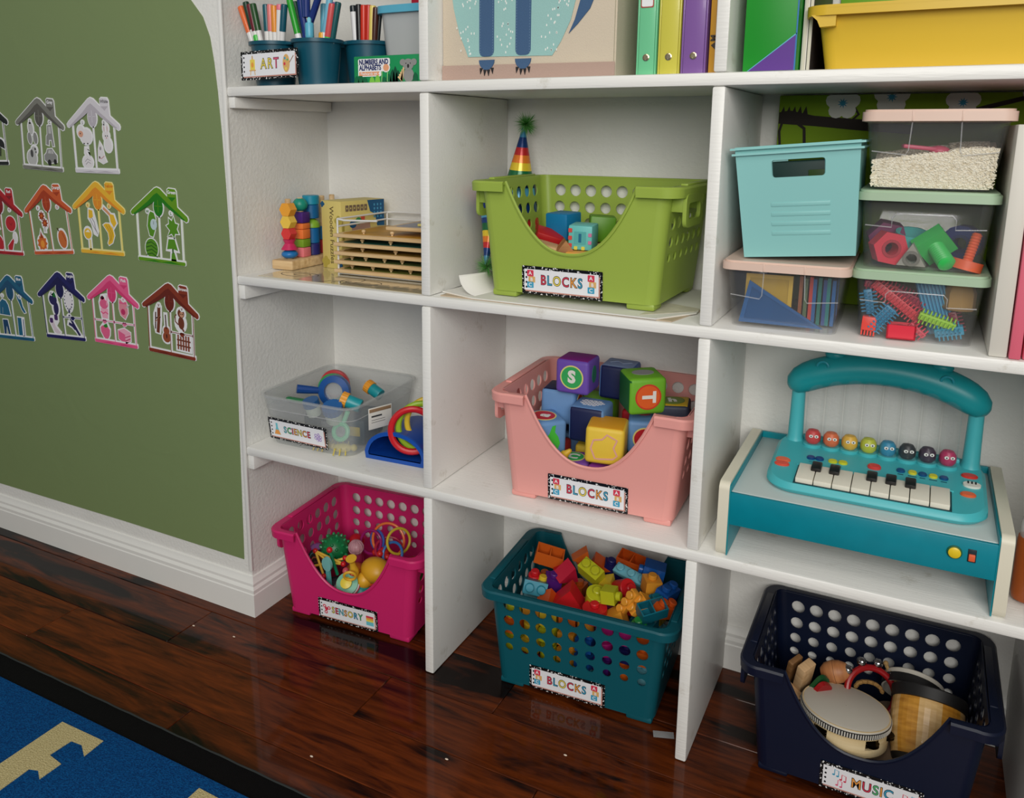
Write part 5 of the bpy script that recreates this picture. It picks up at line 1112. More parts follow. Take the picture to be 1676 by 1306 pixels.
bristle('small red bristle brick at lower middle of the lowest clear box', (206, 40, 70), (1.2310, .060, zb2 + .012), (.1, R(40), 0), .026, .007, .007)
t = thing('ribbed_panel', 'wide blue ribbed panel standing in the lowest clear box', 'toy panel', (1.2510, .098, zb2 + .042), (-.08, R(72), 0), BGp)
MB().box((0, 0, 0), (.078, .004, .036), .001).build('panel', mt((44, 140, 186), .4), t)
for k in range(8): MB().box((0, -.0035, -.0155 + k * .0044), (.076, .004, .0017), .0004).build('rib', mt((70, 165, 205), .35), t)
t = thing('open_brick', 'red open-topped brick at the front of the lowest clear box', 'toy brick', (1.2105, .054, zb2), (0, 0, .05), BGp)
mb = MB(); mb.box((0, 0, .001), (.037, .026, .002))
for c_, d_ in (((0, -.012, .010), (.037, .002, .020)), ((0, .012, .010), (.037, .002, .020)), ((-.0175, 0, .010), (.002, .026, .020)), ((.0175, 0, .010), (.002, .026, .020))): mb.box(c_, d_)
mb.build('brick_shell', mt((214, 40, 62), .35), t); MB().cyl(.006, .002, .018, 14).build('inner_post', mt((190, 30, 54), .35), t)
t = thing('comb_block', 'orange-red block with a comb edge at lower left of the lowest clear box', 'toy brick', (1.1680, .052, zb2), (0, .05, 0), BGp)
MB().box((0, 0, .017), (.019, .014, .020), .001).build('block_body', mt((222, 70, 60), .4), t)
for k in range(5): MB().box((-.008 + k * .004, 0, .0035), (.002, .014, .007)).build('tooth', mt((222, 70, 60), .4), t)
t = thing('toy_block', 'tan rounded block at upper right of the lowest clear box', 'toy block', (1.2800, .100, zb2 + .040), (0, 0, .1), BGp)
MB().lathe([(.021, 0), (.021, .024), (.016, .036), (.008, .041), (.0005, .042)], 8).build('block_body', mt((180, 140, 76), .5), t); MB().cyl(.0225, .001, .003, 8).build('seam_band', mt((150, 112, 60), .5), t)
bristle('dark red bristle brick below the tan block', (140, 24, 50), (1.278, .098, zb2 + .02), (0, R(70), 0), .034, .01, .01)
# aqua crate on the left box
cr = thing('crate', 'light aqua plastic crate with oblong handle hole, tilted on the peach lid', 'crate', (1.0645, .138, B + .1110), (0, -.080, .03))
AQ = mt((150, 212, 210), .4, tl=.15); a0, b0, a1, b1, H_ = .0765, .100, .0840, .118, .1620
cm = MB()
def crp(u, z, side, ins):
    t = z / H_; a = lerp(a0, a1, t) - ins; b_ = lerp(b0, b1, t) - ins
    return {'f': (u * a, -b_, z), 'b': (-u * a, b_, z), 'r': (a, u * b_, z), 'l': (-a, -u * b_, z)}[side]
for side in 'fbrl':
    hl = []
    if side in 'fb':
        hl = [[(x / .0825, z) for x, z in rrect(-.034, .116, .038, .141, .004, 3)]]
    loops = [[(-1, 0), (1, 0), (1, H_), (-1, H_)]] + [list(reversed(h)) for h in hl]; flat = [p for l in loops for p in l]; n = len(flat)
    tris = tessellate_polygon([[Vector((p[0] * .1, p[1], 0)) for p in l] for l in loops]); v = [crp(*p, side, 0) for p in flat] + [crp(*p, side, .0025) for p in flat]; f = []
    for t3 in tris:
        t3 = list(t3); p, q, w_ = [flat[i] for i in t3]
        if (q[0] - p[0]) * (w_[1] - p[1]) - (q[1] - p[1]) * (w_[0] - p[0]) < 0: t3.reverse()
        f += [t3, [i + n for i in t3[::-1]]]
    k = 0
    for l in loops:
        for i in range(len(l)): j = (i + 1) % len(l); f.append((k + j, k + i, k + i + n, k + j + n))
        k += len(l)
    cm.add(v, f)
cm.box((0, 0, .0015), (2 * a0, 2 * b0, .003))
cm.build('body', AQ, cr)
MB().prism(rect(-a1 - .006, -b1 - .006, a1 + .006, b1 + .006), H_ - .004, H_ - .001, 0, None, [rect(-a1 + .003, -b1 + .003, a1 - .003, b1 - .003)]).prism(rect(-a1 - .004, -b1 - .004, a1 + .004, b1 + .004), H_ - .012, H_ - .009, 0, None, [rect(-a1 + .003, -b1 + .003, a1 - .003, b1 - .003)]).build('rim', AQ, cr)
for k in range(4): MB().box((0.004, -lerp(b0, b1, (.035 + k * .014) / H_) - .0003, .035 + k * .014), (.080, .0012, .006), .0005, rot=(.108, 0, 0)).build('moulded_rib', AQ, cr)
t = thing('rubber_snake', 'black rubber snake coiled inside the aqua crate', 'toy snake', (1.045, .12, B + .195)); 
MB().tube([(.03 * cos(a), .02 * sin(a), .012 + .004 * sin(3 * a)) for a in [i * .3 for i in range(19)]], .003, 6).build('coil', mt((20, 22, 24), .5), t); MB().cyl(.006, 0, .014, 12).build('end_cap', mt((30, 32, 34), .5), t)
t = thing('game_case', 'dark green case standing inside the aqua crate', 'case', (1.060, .185, B + .116), (0, -.08, .03)); MB().box((0, 0, .065), (.13, .03, .13), .004).build('case_body', mt((16, 60, 56), .5), t); MB().box((.03, -.016, .10), (.05, .002, .03), .0006).build('window', mt((60, 90, 30), .4), t)
# blossom canvas leaning on the back wall
fc = thing('canvas_print', 'lime green canvas with white blossoms and dark branch leaning on the back wall', 'canvas', (1.1950, .2960, B + .0006), (0, 0, 0))
MB().box((0, 0, .175), (.416, .018, .350), .002).build('canvas', mt((124, 156, 20), .8, bump=.2, bscale=900), fc)
FY = -.0092; pet = mt((216, 214, 206), .8); ct = mt((60, 150, 186), .8); br = mt((40, 30, 26), .8)
mb = MB(tr((0, FY, 0)))
mb.plate([(-.207, .322), (-.19, .325), (-.15, .316), (-.07, .309), (.0, .300), (.0, .286), (-.08, .292), (-.15, .299), (-.207, .303)], 0, .0006)
mb.plate(thick([(-.10, .300), (-.082, .318), (-.095, .338)], .004), 0, .0007); mb.plate(thick([(.04, .31), (.10, .328), (.19, .352)], .007), 0, .0006)
mb.plate(thick([(-.185, .31), (-.165, .295), (-.163, .270), (-.172, .25)], .005), 0, .0007); mb.plate(thick([(-.20, .31), (-.205, .29), (-.202, .26)], .004), 0, .0007)
for k in range(5): mb.plate([(-.206 + k * .009, .318), (-.200 + k * .009, .332), (-.197 + k * .009, .318)], 0, .0007)
mb.build('branch', br, fc, 0)
for x, z, r in ((-.1075, .336, .024), (-.035, .345, .024), (.066, .335, .022), (.17, .345, .024), (.02, .20, .024), (-.12, .16, .024)):
    mb = MB(tr((x, FY, z)))
    for k in range(5): a = 2 * pi * k / 5 + .3; mb.plate([(px, min(pz, .3495 - z)) for px, pz in ell(r * .62 * cos(a), r * .62 * sin(a), r * .52, r * .52, 12)], .0006, .0010 + .00005 * k, 0)
    mb.plate(burst(0, 0, r * .36, r * .15, 9) if z < .34 else [(a_, min(b_, .349 - z)) for a_, b_ in burst(0, 0, r * .36, r * .15, 9)], .0012, .0015, 1)
    mb.build('blossom', [pet, ct], fc, 0)
# white and pink files at the right
for i, (lab, c, x0, x1, y, h) in enumerate((('white upright file box at the right end of the middle shelf', (214, 210, 200), 1.3158, 1.3370, .006, .298), ('pink upright folder beside the white file', (226, 104, 126), 1.3385, 1.3520, .002, .296), ('second pink upright folder at the right edge', (216, 96, 118), 1.3540, 1.3690, .006, .294))):
    t = thing('file_folder', lab, 'folder', ((x0 + x1) / 2, y + .13, B + .0008), (0, .004, 0), 'files at the right of the middle shelf')
    wd = x1 - x0; mm = mt(c, .5)
    MB().box((0, 0, h / 2), (wd, .26, h), .002).build('cover', mm, t); MB().box((0, .1315, h / 2), (wd - .004, .003, h - .01), .0005).build('page_edge', mt((230, 226, 214), .8), t)
# ------------------------------------------------------------------ lower shelf, left bay: science bin and rings
SCI = mat_clear('milky_plastic', (222, 226, 226), .20, .2, .99)
sb = thing('clear_bin', 'shallow clear plastic bin labelled SCIENCE', 'bin', (.1280, .1640, C + .0005), (0, 0, .035))
tubshell(.104, .114, .118, .132, .1080, .028, .002).build('body', SCI, sb)
MB().prism(rrect(-.1235, -.1375, .1235, .1375, .034, 6), .1070, .1105, 0, None, [rrect(-.1165, -.1305, .1165, .1305, .028, 6)]).build('rim', SCI, sb)
MB().tube([(x * .985, y * .985, .080) for x, y in rrect(-.1165, -.130, .1165, .130, .03, 5)], .0010, 6, 0, True).build('moulded_line', mat_clear('clear_edge', (235, 236, 238), .22, .15), sb)
def flask(x): return [(([(x - .0085, -.013), (x + .0085, -.013), (x + .0025, .004), (x + .0025, .014), (x - .0025, .014), (x - .0025, .004)]), 'c', 0), ([(x - .0080, -.0125), (x + .0080, -.0125), (x + .0040, -.002), (x - .0040, -.002)], 'o', 1)]
def atom(x): return [(thick([(x + .010 * cos(t) * cos(a) - .004 * sin(t) * sin(a), .010 * cos(t) * sin(a) + .004 * sin(t) * cos(a)) for t in [2 * pi * i / 16 for i in range(17)]], .0010), 'u', k) for k, a in enumerate((.3, 1.35, 2.4))] + [(ell(x, 0, .0018, .0018, 8), 'u', 3)]
label_card.txt = []
label_card(sb, tr((-.0230, -.1235, .0360), (.16, .02, 0)), 'SCIENCE', 'cgroyor', .0205, flask(-.053) + atom(.053), wd=.150, ht=.050, tx=-.001, lsp=.0112)
SI = 'science tools in the clear bin'; zs = C + .003
def wheel(label, c, loc, rot, Ro, Ri, w_, lens=None):
    t = thing('magnifying_glass', label, 'magnifier', loc, rot, SI)
    MB().lathe([(Ri, -w_), (Ro, -w_ * .8), (Ro + .001, 0), (Ro, w_ * .8), (Ri, w_), (Ri, -w_)], 30, 0, None, False).build('ring', mt(c, .35), t)
    if lens: MB().cyl(Ri + .001, -.001, .001, 24).build('lens', mat_clear('lens', haze=.25), t)
    return t
t = wheel('large blue magnifier ring standing in the science bin', (18, 78, 150), (.1180, .155, C + .097), (R(84), 0, .35), .0350, .0210, .010, True)
MB().tube([(-.030, .000, .0), (-.056, .003, .012), (-.078, .006, .022)], .0085, 10, rad=[.007, .009, .010]).build('handle', mt((18, 66, 136), .35), t)
wheel('green magnifier ring behind the blue one in the science bin', (40, 150, 80), (.0930, .182, C + .092), (R(84), 0, .35), .0335, .0230, .008, True)
wheel('red magnifier ring at the back of the science bin', (190, 40, 50), (.0800, .205, C + .093), (R(84), 0, .35), .0335, .0240, .007, True)
def jar(label, lidc, bodyc, loc, rot, r=.0165, h=.034):
    t = thing('viewer_jar', label, 'jar', loc, rot, SI)
    MB().lathe([(r * .9, 0), (r * .95, .002), (r * .95, h), (r * .9, h)], 20).build('jar_body', mt(bodyc, .35), t)
    pr = [];
    mb = MB(); pts = [( (r * (1.04 if k % 2 else 1.10)) * cos(2 * pi * k / 36), (r * (1.04 if k % 2 else 1.10)) * sin(2 * pi * k / 36)) for k in range(36)]
    mb.prism(pts, h, h + .014); mb.build('ribbed_lid', mt(lidc, .4), t)
jar('teal jar with orange ribbed lid lying at the front of the science bin', (232, 158, 50), (30, 150, 160), (.2250, .105, C + .094), (R(10), R(-70), .15), .0150, .030)
jar('teal jar with orange ribbed lid lying at the right of the science bin', (226, 150, 44), (26, 140, 150), (.2280, .172, C + .100), (R(-20), R(-65), .3), .0135, .026)
jar('white jar with blue ribbed lid at the front of the science bin', (36, 96, 160), (214, 222, 208), (.1780, .078, C + .065), (R(25), R(10), 0), .0195, .026)
jar('pale jar with dark blue lid at the left front of the science bin', (34, 92, 150), (210, 220, 206), (.1210, .082, C + .066), (R(15), R(-5), 0), .0160, .022)
def bug(label, c, loc, s, rot):
    t = thing('toy_bug', label, 'toy bug', loc, rot, SI)
    MB().sphere(.010 * s, (0, 0, .006 * s), 14, 8, 0, (1.7, 1, .75)).sphere(.006 * s, (.019 * s, 0, .006 * s), 12, 8).build('bug_body', mt(c, .5), t)
    for k in range(3):
        for sg in (-1, 1): MB().tube([((-.008 + .008 * k) * s, sg * .006 * s, .006 * s), ((-.010 + .009 * k) * s, sg * .016 * s, .010 * s), ((-.012 + .010 * k) * s, sg * .022 * s, .001 * s)], .0012 * s, 5).build('leg', mt(c, .5), t)
bug('black toy beetle at the left of the science bin', (30, 30, 32), (.0600, .085, zs), 1.2, (0, 0, .4))
bug('dark toy spider in the middle of the science bin', (36, 34, 34), (.1050, .075, zs), 1.1, (0, 0, -.3))
bug('tan toy beetle at the front of the science bin', (190, 170, 96), (.1560, .068, zs), 1.1, (0, 0, .1))
bug('yellow toy grub lying at the front right of the science bin', (206, 188, 90), (.2010, .070, zs), 1.25, (0, 0, .5))
t = thing('magnifying_glass', 'mint green magnifier leaning in the science bin', 'magnifier', (.1980, .070, C + .045), (R(70), R(10), .1), SI)
MB().torus(.016, .0050, 24, 8).tube([(0, .016, 0), (.004, .045, .004)], .0050, 8).build('frame', mt((120, 206, 160), .4), t); MB().cyl(.015, -.001, .001, 20).build('lens', mat_clear('lens', haze=.25), t)
t = thing('tool_case', 'dark teal case standing in the science bin', 'case', (.1900, .160, zs), (0, 0, .2), SI); MB().box((0, 0, .028), (.05, .10, .054), .004).build('case_body', mt((20, 60, 72), .5), t); MB().box((0, -.051, .03), (.03, .002, .02), .0006).build('case_label', mt((190, 170, 60), .5), t)
t = thing('bug_box', 'black case at the back of the science bin', 'case', (.0950, .175, zs), (0, 0, .35), SI); MB().box((0, 0, .020), (.11, .07, .038), .004).build('case_body', mt((34, 40, 44), .5), t); MB().box((0, -.0355, .02), (.03, .002, .012), .0006).build('catch', mt((120, 120, 120), .4), t)
t = thing('green_paddle', 'green plastic paddle lying under the blue magnifier handle', 'toy', (.0560, .118, C + .076), (0, .1, .3), SI); MB().box((0, 0, 0), (.05, .014, .008), .003).build('paddle', mt((30, 120, 70), .4), t); MB().sphere(.009, (-.028, 0, 0), 12, 8, 0, (1, 1, .5)).build('tip', mt((30, 120, 70), .4), t)
tc_ = thing('price_card', 'white hang tag card leaning on the science bin', 'card', (.2640, .1180, C + .052), (0, 0, 1.22)); MB().box((0, 0, .022), (.058, .0012, .046), .0005).build('card', mt((224, 220, 212), .5), tc_)
MB().box((0, -.0009, .039), (.054, .0006, .007), .0002).build('brown_strip', mt((150, 120, 90), .5), tc_); MB().plate(rect(-.022, .0245, .004, .0280), .0006, .0009).plate(rect(-.022, .018, .012, .0188), .0006, .0009).plate(rect(-.022, .013, .012, .0138), .0006, .0009).build('small_print', mt((60, 60, 62), .5), tc_, 0)
# half-round blue tub with rings
bt = thing('half_round_tub', 'blue half-round plastic tub lying open at the divider', 'tub', (.3260, .1200, C + .0036), (0, 0, .06))
hp = [(-.066, .0), (.062, .0), (.066, .012)] + [(.066 * cos(a) , .012 + .046 * sin(a)) for a in [pi * i / 14 for i in range(1, 14)]] + [(-.068, .012)]
hi = offset_poly(hp, -.005)
MB().prism(hp, -.075, .045, 0, UP, [hi]).build('shell', mt((14, 66, 156), .35), bt); MB().prism(hi, -.075, -.071, 0, UP).build('back_panel', mt((12, 56, 140), .35), bt)
MB().prism(offset_poly(hp, .003), .041, .046, 0, UP, [hi]).build('lip', mt((20, 78, 170), .35), bt)
RG = 'stacking rings by the blue tub'
for lab, c, loc, rot, Ro, r in (('red stacking ring leaning in front of the blue tub', (202, 26, 36), (.3560, .0980, C + .0665), (R(80), 0, .50), .043, .0068), ('lime stacking ring behind the red ring', (150, 186, 40), (.3640, .1180, C + .0700), (R(78), 0, .55), .046, .0066), ('yellow stacking ring hindmost of the rings', (220, 186, 50), (.3720, .1380, C + .0760), (R(76), 0, .55), .046, .0060)):
    o = MB().torus(Ro, r, 36, 10).build('stacking_ring', mt(c, .3), None, loc=loc, rot=rot); tag(o, lab, 'ring', RG)

# ------------------------------------------------------------------ lower shelf, middle bay: soft alphabet cubes
SGp = 'soft alphabet cubes in the pink bin'
FM = {'f': Matrix.Identity(4), 'r': Matrix.Rotation(pi / 2, 4, 'Z'), 'l': Matrix.Rotation(-pi / 2, 4, 'Z'), 'b': Matrix.Rotation(pi, 4, 'Z'), 't': Matrix.Rotation(-pi / 2, 4, 'X')}
def soft(label, cols, loc, rot, s=.064, art=None):
    """cols: dict face -> colour"""
    t = thing('soft_cube', label, 'soft cube', loc, rot, SGp)
    cs = []; v, f = _rbox((s, s, s), s * .11, 3); mb = MB(); base = cols['d']
    pal = [base] + [c for c in cols.values() if c != base]; pal = list(dict.fromkeys(pal))
    for q in f:
        c_ = Vector((0, 0, 0))
        for i in q: c_ += v[i]
        c_ /= len(q); a = max(range(3), key=lambda i: abs(c_[i])); key = {0: 'rl', 1: 'bf', 2: 'tu'}[a][0 if c_[a] > 0 else 1]
        mb.f.append(list(q)); mb.m.append(pal.index(cols.get(key, base)))
    mb.v = list(v)
    mb.build('cube_body', [mt(c, .55, bump=.12, bscale=90) for c in pal], t, 50)
    for face, kind, col in (art or ()):
        M = FM[face] @ tr((0, -s / 2 - .0003, 0)); g = MB(M)
        if kind[0] == 'O':
            ring, letter, rt = kind[1], kind[2], kind[3]
            g.plate(ell(0, 0, s * .35, s * .35, 28), 0, .0005, 0).plate(ell(0, 0, s * .31, s * .31, 28), .0005, .0008, 1).text(letter, s * .48, (0, 0), 2, .0016, -.0010, rt)
            g.build('letter_disc', [mt(ring, .5), mt(col, .5), mt((232, 230, 222), .5)], t, 0)['label'] = 'round badge with letter ' + letter
        elif kind[0] == 'B':
            for r_ in range(6):
                for k in range(5):
                    x = (-2 + k + (.5 if r_ % 2 else 0)) * s * .13; z = (r_ - 2.5) * s * .075
                    if (x / (s * .36)) ** 2 + (z / (s * .26)) ** 2 < 1: g.plate(rrect(x - s * .055, z - s * .028, x + s * .055, z + s * .028, s * .012, 1), 0, .0005)
            g.build('brick_pattern', mt(col, .5), t, 0)['kind'] = 'stuff'
        elif kind[0] == 'P':
            for p in kind[1]: g.plate([(x * s, z * s) for x, z in p], 0, .0006)
            g.build('picture', mt(col, .5), t, 0)
    return t
NV, LBl, PUc, LGr, DGr, YEl, DYe = (8, 22, 70), (104, 146, 196), (108, 76, 176), (112, 180, 40), (12, 98, 34), (232, 196, 62), (222, 158, 34)
GRd, RDd = (52, 170, 90), (196, 30, 44); CR_ = (226, 214, 130)
dino = [[(-.30, -.36), (-.22, -.20), (-.12, .04), (-.02, .16), (.06, .38), (.16, .40), (.14, .20), (.24, .06), (.30, -.14), (.22, -.34), (.14, -.16), (.04, -.10), (-.06, -.16), (-.18, -.34)]]
trail = [thick([(-.28, .16), (-.06, .20), (.06, .34), (.18, .28), (.32, .22), (.24, .0), (.34, -.20), (.24, -.30), (-.10, -.34), (-.22, -.34), (-.34, -.06), (-.28, .16)], .045)]
soft('purple soft cube with white S on a green badge, top of the pink bin', {'d': PUc, 't': (128, 24, 128)}, (.6860, .1520, .6060), (.0, .0, .02), .0640, [('f', ('O', CR_, 'S', 0), GRd), ('r', ('P', [ell(-.05, .05, .18, .26, 10)]), (40, 120, 90))])
soft('navy soft cube with pale blue top at the back of the pink bin', {'d': LBl, 'f': NV, 'r': (60, 90, 150), 't': (120, 140, 176)}, (.7480, .2100, .5880), (0, .02, .05), .0640, [('t', ('P', [thick([(-.3, -.1), (-.1, .1), (.1, -.1), (.3, .1)], .06)]), (150, 166, 196))])
soft('green soft cube with white T on an orange badge, right in pink bin', {'d': LGr, 'l': DGr, 'f': LGr}, (.8110, .1450, .5930), (.04, -.02, .62), .0670, [('f', ('O', (206, 60, 40), 'T', -pi / 2), (226, 96, 36)), ('t', ('P', [ell(0, 0, .30, .20, 14)]), (150, 150, 150))])
soft('light blue soft cube with navy top at the left of the pink bin', {'d': LBl, 't': NV, 'f': LBl}, (.6480, .1720, .5380), (0, .02, .12), .0660, [('r', ('O', CR_, 'a', 0), RDd)])
soft('light blue soft cube with green dinosaur at the left front of the pink bin', {'d': LBl, 'l': NV, 'f': LBl}, (.6420, .0985, .5000), (.05, 0, .78), .0660, [('f', ('P', dino), (70, 190, 60)), ('t', ('O', CR_, 'a', .8), RDd)])
soft('navy fronted soft cube with brick pattern on top in the middle of the pink bin', {'d': LBl, 'f': NV}, (.7180, .1420, .5230), (.02, 0, .04), .0660, [('t', ('B',), (214, 216, 224))])
soft('yellow soft cube with a winding dotted trail at the front of the pink bin', {'d': YEl, 't': DYe}, (.7650, .0980, .5080), (.03, .03, .20), .0680, [('f', ('P', trail), (226, 168, 150))])
soft('light blue soft cube with red badge behind the yellow cube', {'d': LBl}, (.8170, .1620, .5120), (.1, .0, .25), .0640, [('f', ('O', CR_, 'a', 0), RDd), ('t', ('P', [ell(-.1, .1, .2, .14, 10)]), (200, 60, 60))])
soft('purple soft cube with white C on a green badge low in the pink bin', {'d': (130, 76, 170)}, (.7020, .0980, .4335), (.0, .0, .30), .0620, [('t', ('O', CR_, 'C', -.3), GRd)])
soft('lime soft cube at the back of the pink bin', {'d': LGr}, (.7060, .2200, .5150), (0, 0, .1), .0640)
soft('yellow topped soft cube with letter h at the right rim of the pink bin', {'d': (40, 50, 70), 't': (214, 176, 40)}, (.8610, .1700, .5440), (0, -.05, .2), .0620, [('t', ('O', (110, 130, 40), 'h', .2), (120, 140, 50)), ('f', ('P', [ell(0, 0, .3, .2, 10)]), (150, 160, 150))])
soft('violet soft cube under the yellow cube', {'d': (150, 60, 160)}, (.7720, .1000, .4345), (0, 0, -.05), .0640)
for i, (x, y, z, c) in enumerate(((.633, .155, .4340, (200, 60, 60)), (.640, .235, .4340, LBl), (.710, .190, .4340, YEl), (.780, .190, .4340, LGr), (.845, .185, .4340, PUc), (.842, .110, .4340, LBl), (.640, .235, .5, NV), (.785, .235, .5, RDd))):
    soft('%s soft cube hidden low in the pink bin' % ['red', 'light blue', 'yellow', 'lime', 'purple', 'sky blue', 'navy', 'crimson'][i], {'d': c}, (x, y, z), (0, 0, .05 * (i % 3)), .0630)
o = thing('crayon', 'fat yellow crayon slanting at the left front of the pink bin', 'crayon', (.6780, .0760, .4600), (R(-12), R(48), 0)); MB().lathe([(.008, -.03), (.008, .022), (.006, .024), (.0035, .034), (.0005, .036)], 14).build('crayon_body', mt((214, 170, 40), .5), o); MB().cyl(.0084, -.008, .010, 14).build('wrapper', mt((226, 190, 70), .5), o)

# ------------------------------------------------------------------ lower shelf, right bay: toy piano
pn = thing('toy_piano', 'turquoise toy piano with ball tubes on a white and teal stand', 'toy piano', (1.1785, .145, C + .0005))
O_ = tr((-1.1785, -.145, -(C + .0005)))
TQ = mt((70, 180, 188), .4); TQD = mt((20, 152, 160), .38); TQA = mt((4, 138, 152), .35); IV = mt((226, 220, 200), .45); TRAY = mt((196, 208, 206), .4)
prof = rrect(.006, C + .001, .291, .5095, .012, 5)
for x0, x1, xi in ((.9820, .9980, .9990), (1.3590, 1.3750, 1.3580)):
    MB(O_).prism(prof, x0, x1, 0, Matrix(((0, 0, 1, 0), (1, 0, 0, 0), (0, 1, 0, 0), (0, 0, 0, 1)))).build('side_panel', IV, pn)
    MB(O_).box((xi, .1485, (C + .507) / 2), (.002, .281, .507 - C - .003), .0005).build('side_lining', TQA, pn)
MB(O_).box((1.1785, .150, .4900), (.3570, .270, .010), .001).build('tray', TRAY, pn)
MB(O_).box((1.1785, .0105, .4680), (.3570, .006, .053), .001).build('front_apron', mt((2, 132, 150), .35, var=.10, vscale=40), pn)
MB(O_).box((1.1785, .2860, .4750), (.3570, .006, .062), .001).build('back_apron', TQA, pn)
XF = O_ @ tr((1.3061, .0075, .4727)) @ Matrix.Rotation(pi / 2, 4, 'X')
MB(XF).lathe([(.0096, 0), (.0096, .002), (.0078, .0025)], 20, 0).lathe([(.0078, 0), (.0078, .0045), (.006, .0055)], 20, 1).build('yellow_button', [mt((20, 90, 60), .4), mt((232, 200, 40), .35)], pn)
MB(O_).box((1.3273, .0072, .4718), (.0105, .0015, .019), .0006).build('switch_plate', mt((20, 40, 50), .4), pn); MB(O_).box((1.3273, .0058, .4695), (.008, .004, .010), .001).build('switch', mt((226, 100, 60), .4), pn)
# keyboard housing
Z0 = .4960
def deck(y): return Z0 + .0165 + (y - .05) * .115
kx0, kx1, ky0, ky1 = 1.0400, 1.3470, .0420, .2350
def ring(ins, zf, r):
    return [(x, y, zf(y)) for x, y in rrect(kx0 + ins, ky0 + ins, kx1 - ins, ky1 - ins, r, 8)]
R1 = ring(.006, lambda y: Z0 + .0006, .040); R2 = ring(.0, lambda y: Z0 + .007, .045); R3 = ring(.0005, lambda y: deck(y) - .006, .045); R4 = ring(.006, lambda y: deck(y), .040)
n = len(R1); mb = MB(O_); mb.add(R1 + R2 + R3 + R4, [(k * n + i, k * n + (i + 1) % n, (k + 1) * n + (i + 1) % n, (k + 1) * n + i) for k in range(3) for i in range(n)] + [tuple(range(n))[::-1], tuple(3 * n + i for i in range(n))])
mb.build('housing', TQ, pn)
sl = math.atan(.115)
def on_deck(x, y, dz=0): return O_ @ tr((x, y, deck(y) + dz), (sl, 0, 0))
kw = .0264; kxs = 1.0862
MB(on_deck(1.1918, .0790, .0004)).box((0, 0, 0), (.2160, .060, .0016), .0006).build('key_bed', mt((20, 60, 66), .5), pn)
for i in range(8): MB(on_deck(kxs + kw * (i + .5), .0770, .0040)).box((0, 0, 0), (kw - .0012, .052, .0095), .0012).build('white_key', mt((232, 226, 210), .35), pn)
for k in (1, 2, 4, 5, 6): MB(on_deck(kxs + kw * k, .0930, .0105)).box((0, 0, 0), (.0150, .026, .008), .0022).build('black_key', mt((26, 24, 24), .3), pn)
MB(on_deck(1.1918, .1100, .0010)).box((0, 0, 0), (.222, .003, .003), .001).build('key_ridge', TQ, pn)
def button(name, c, x, y, rx, ry, h=.0035, n=18):
    mb = MB(on_deck(x, y)); mb.prism(ell(0, 0, rx, ry, n), 0, h * .6); mb.prism(ell(0, 0, rx * .86, ry * .86, n), h * .6, h); mb.build(name, mt(c, .35), pn)
button('red_button', (222, 84, 66), 1.0595, .1030, .0115, .0070); button('orange_button', (226, 110, 76), 1.0590, .1175, .0115, .0070)
for x, y in ((1.0990, .1400), (1.1120, .1410)): button('blue_button', (20, 70, 128), x, y, .0066, .0058)
for x, y in ((1.1320, .1400), (1.1470, .1410)): button('yellow_button', (206, 206, 50), x, y, .0070, .0056)
button('red_button', (214, 70, 66), 1.1925, .1440, .0100, .0075, .005)
for k, (x, c) in enumerate(((1.2300, 0), (1.2465, 1), (1.2605, 0), (1.2750, 1), (1.2895, 0))): button('blue_button' if not c else 'yellow_button', ((20, 80, 130), (212, 206, 60))[c], x, .1480 - .0003 * k, .0062, .0058)
button('red_button', (206, 56, 46), 1.3240, .1680, .0115, .0070); button('orange_button', (226, 104, 60), 1.3210, .1080, .0105, .0070)
mb = MB(on_deck(1.3265, .1390)); mb.prism(ell(0, 0, .0120, .0085, 20), 0, .0035, 0)
for k in range(3): mb.box((-.005 + .005 * k, .0035, .0042), (.0022, .006, .0016), .0003, 1)
mb.build('key_picture', [mt((226, 222, 212), .4), mt((20, 20, 22), .4)], pn)
tx_ = MB(O_)
for tword, x, y in (('Volume', 1.105, .1285), ('Tempo', 1.139, .128)):
    v, f = _text(tword, .0052, 0); tx_.add(v, f, 0, tr((x, y, deck(y) + .0004), (sl, 0, 0)))
for x, y, w_ in ((1.2300, .1375, .008), (1.2465, .1372, .012), (1.2605, .1368, .008), (1.2750, .1365, .011), (1.2895, .1362, .008)):
    tx_.box((x, y, deck(y) + .0002), (w_, .0018, .0006), rot=(sl, 0, 0))
tx_.build('button_captions', mt((14, 70, 90), .5), pn, 0)
# pillars, arch, tubes, balls
for x in (1.0650, 1.3260): MB(O_).lathe([(.0150, deck(.205) - .002), (.0125, deck(.205) + .006), (.0115, .58), (.0105, .640)], 20, 0, tr((x, .206, 0))).build('pillar', TQ, pn)
pts = []; rad = []
for i in range(25):
    u = -1 + 2 * i / 24; pts.append((1.1950 + u * .1390, .198, .6700 - .0330 * u * u - .010 * abs(u) ** 6)); rad.append(.0255 * (1 - abs(u) ** 14 * .35))
pts = [(pts[0][0] - .006, .198, pts[0][2] - .004)] + pts + [(pts[-1][0] + .006, .198, pts[-1][2] - .004)]; rad = [.007] + rad + [.007]
MB(O_).tube(pts, .02, 16, rad=rad).build('arch_top', TQD, pn, 60)
for x in (1.1180, 1.2720): MB(O_).sphere(.0125, (x, .196, .6860), 14, 10, 0, (1.3, 1, .8)).build('ear_bump', TQD, pn)
for x in (1.1020, 1.2800): MB(O_).tube([(x + .0085 * cos(a), .1745, .6690 + .0085 * sin(a)) for a in [pi * i / 10 for i in range(11)]], .0020, 8).build('closed_eye', mt((30, 150, 166), .35), pn)
TUBE = mat_clear('tube_clear', (240, 240, 242), .035, .04, .99)
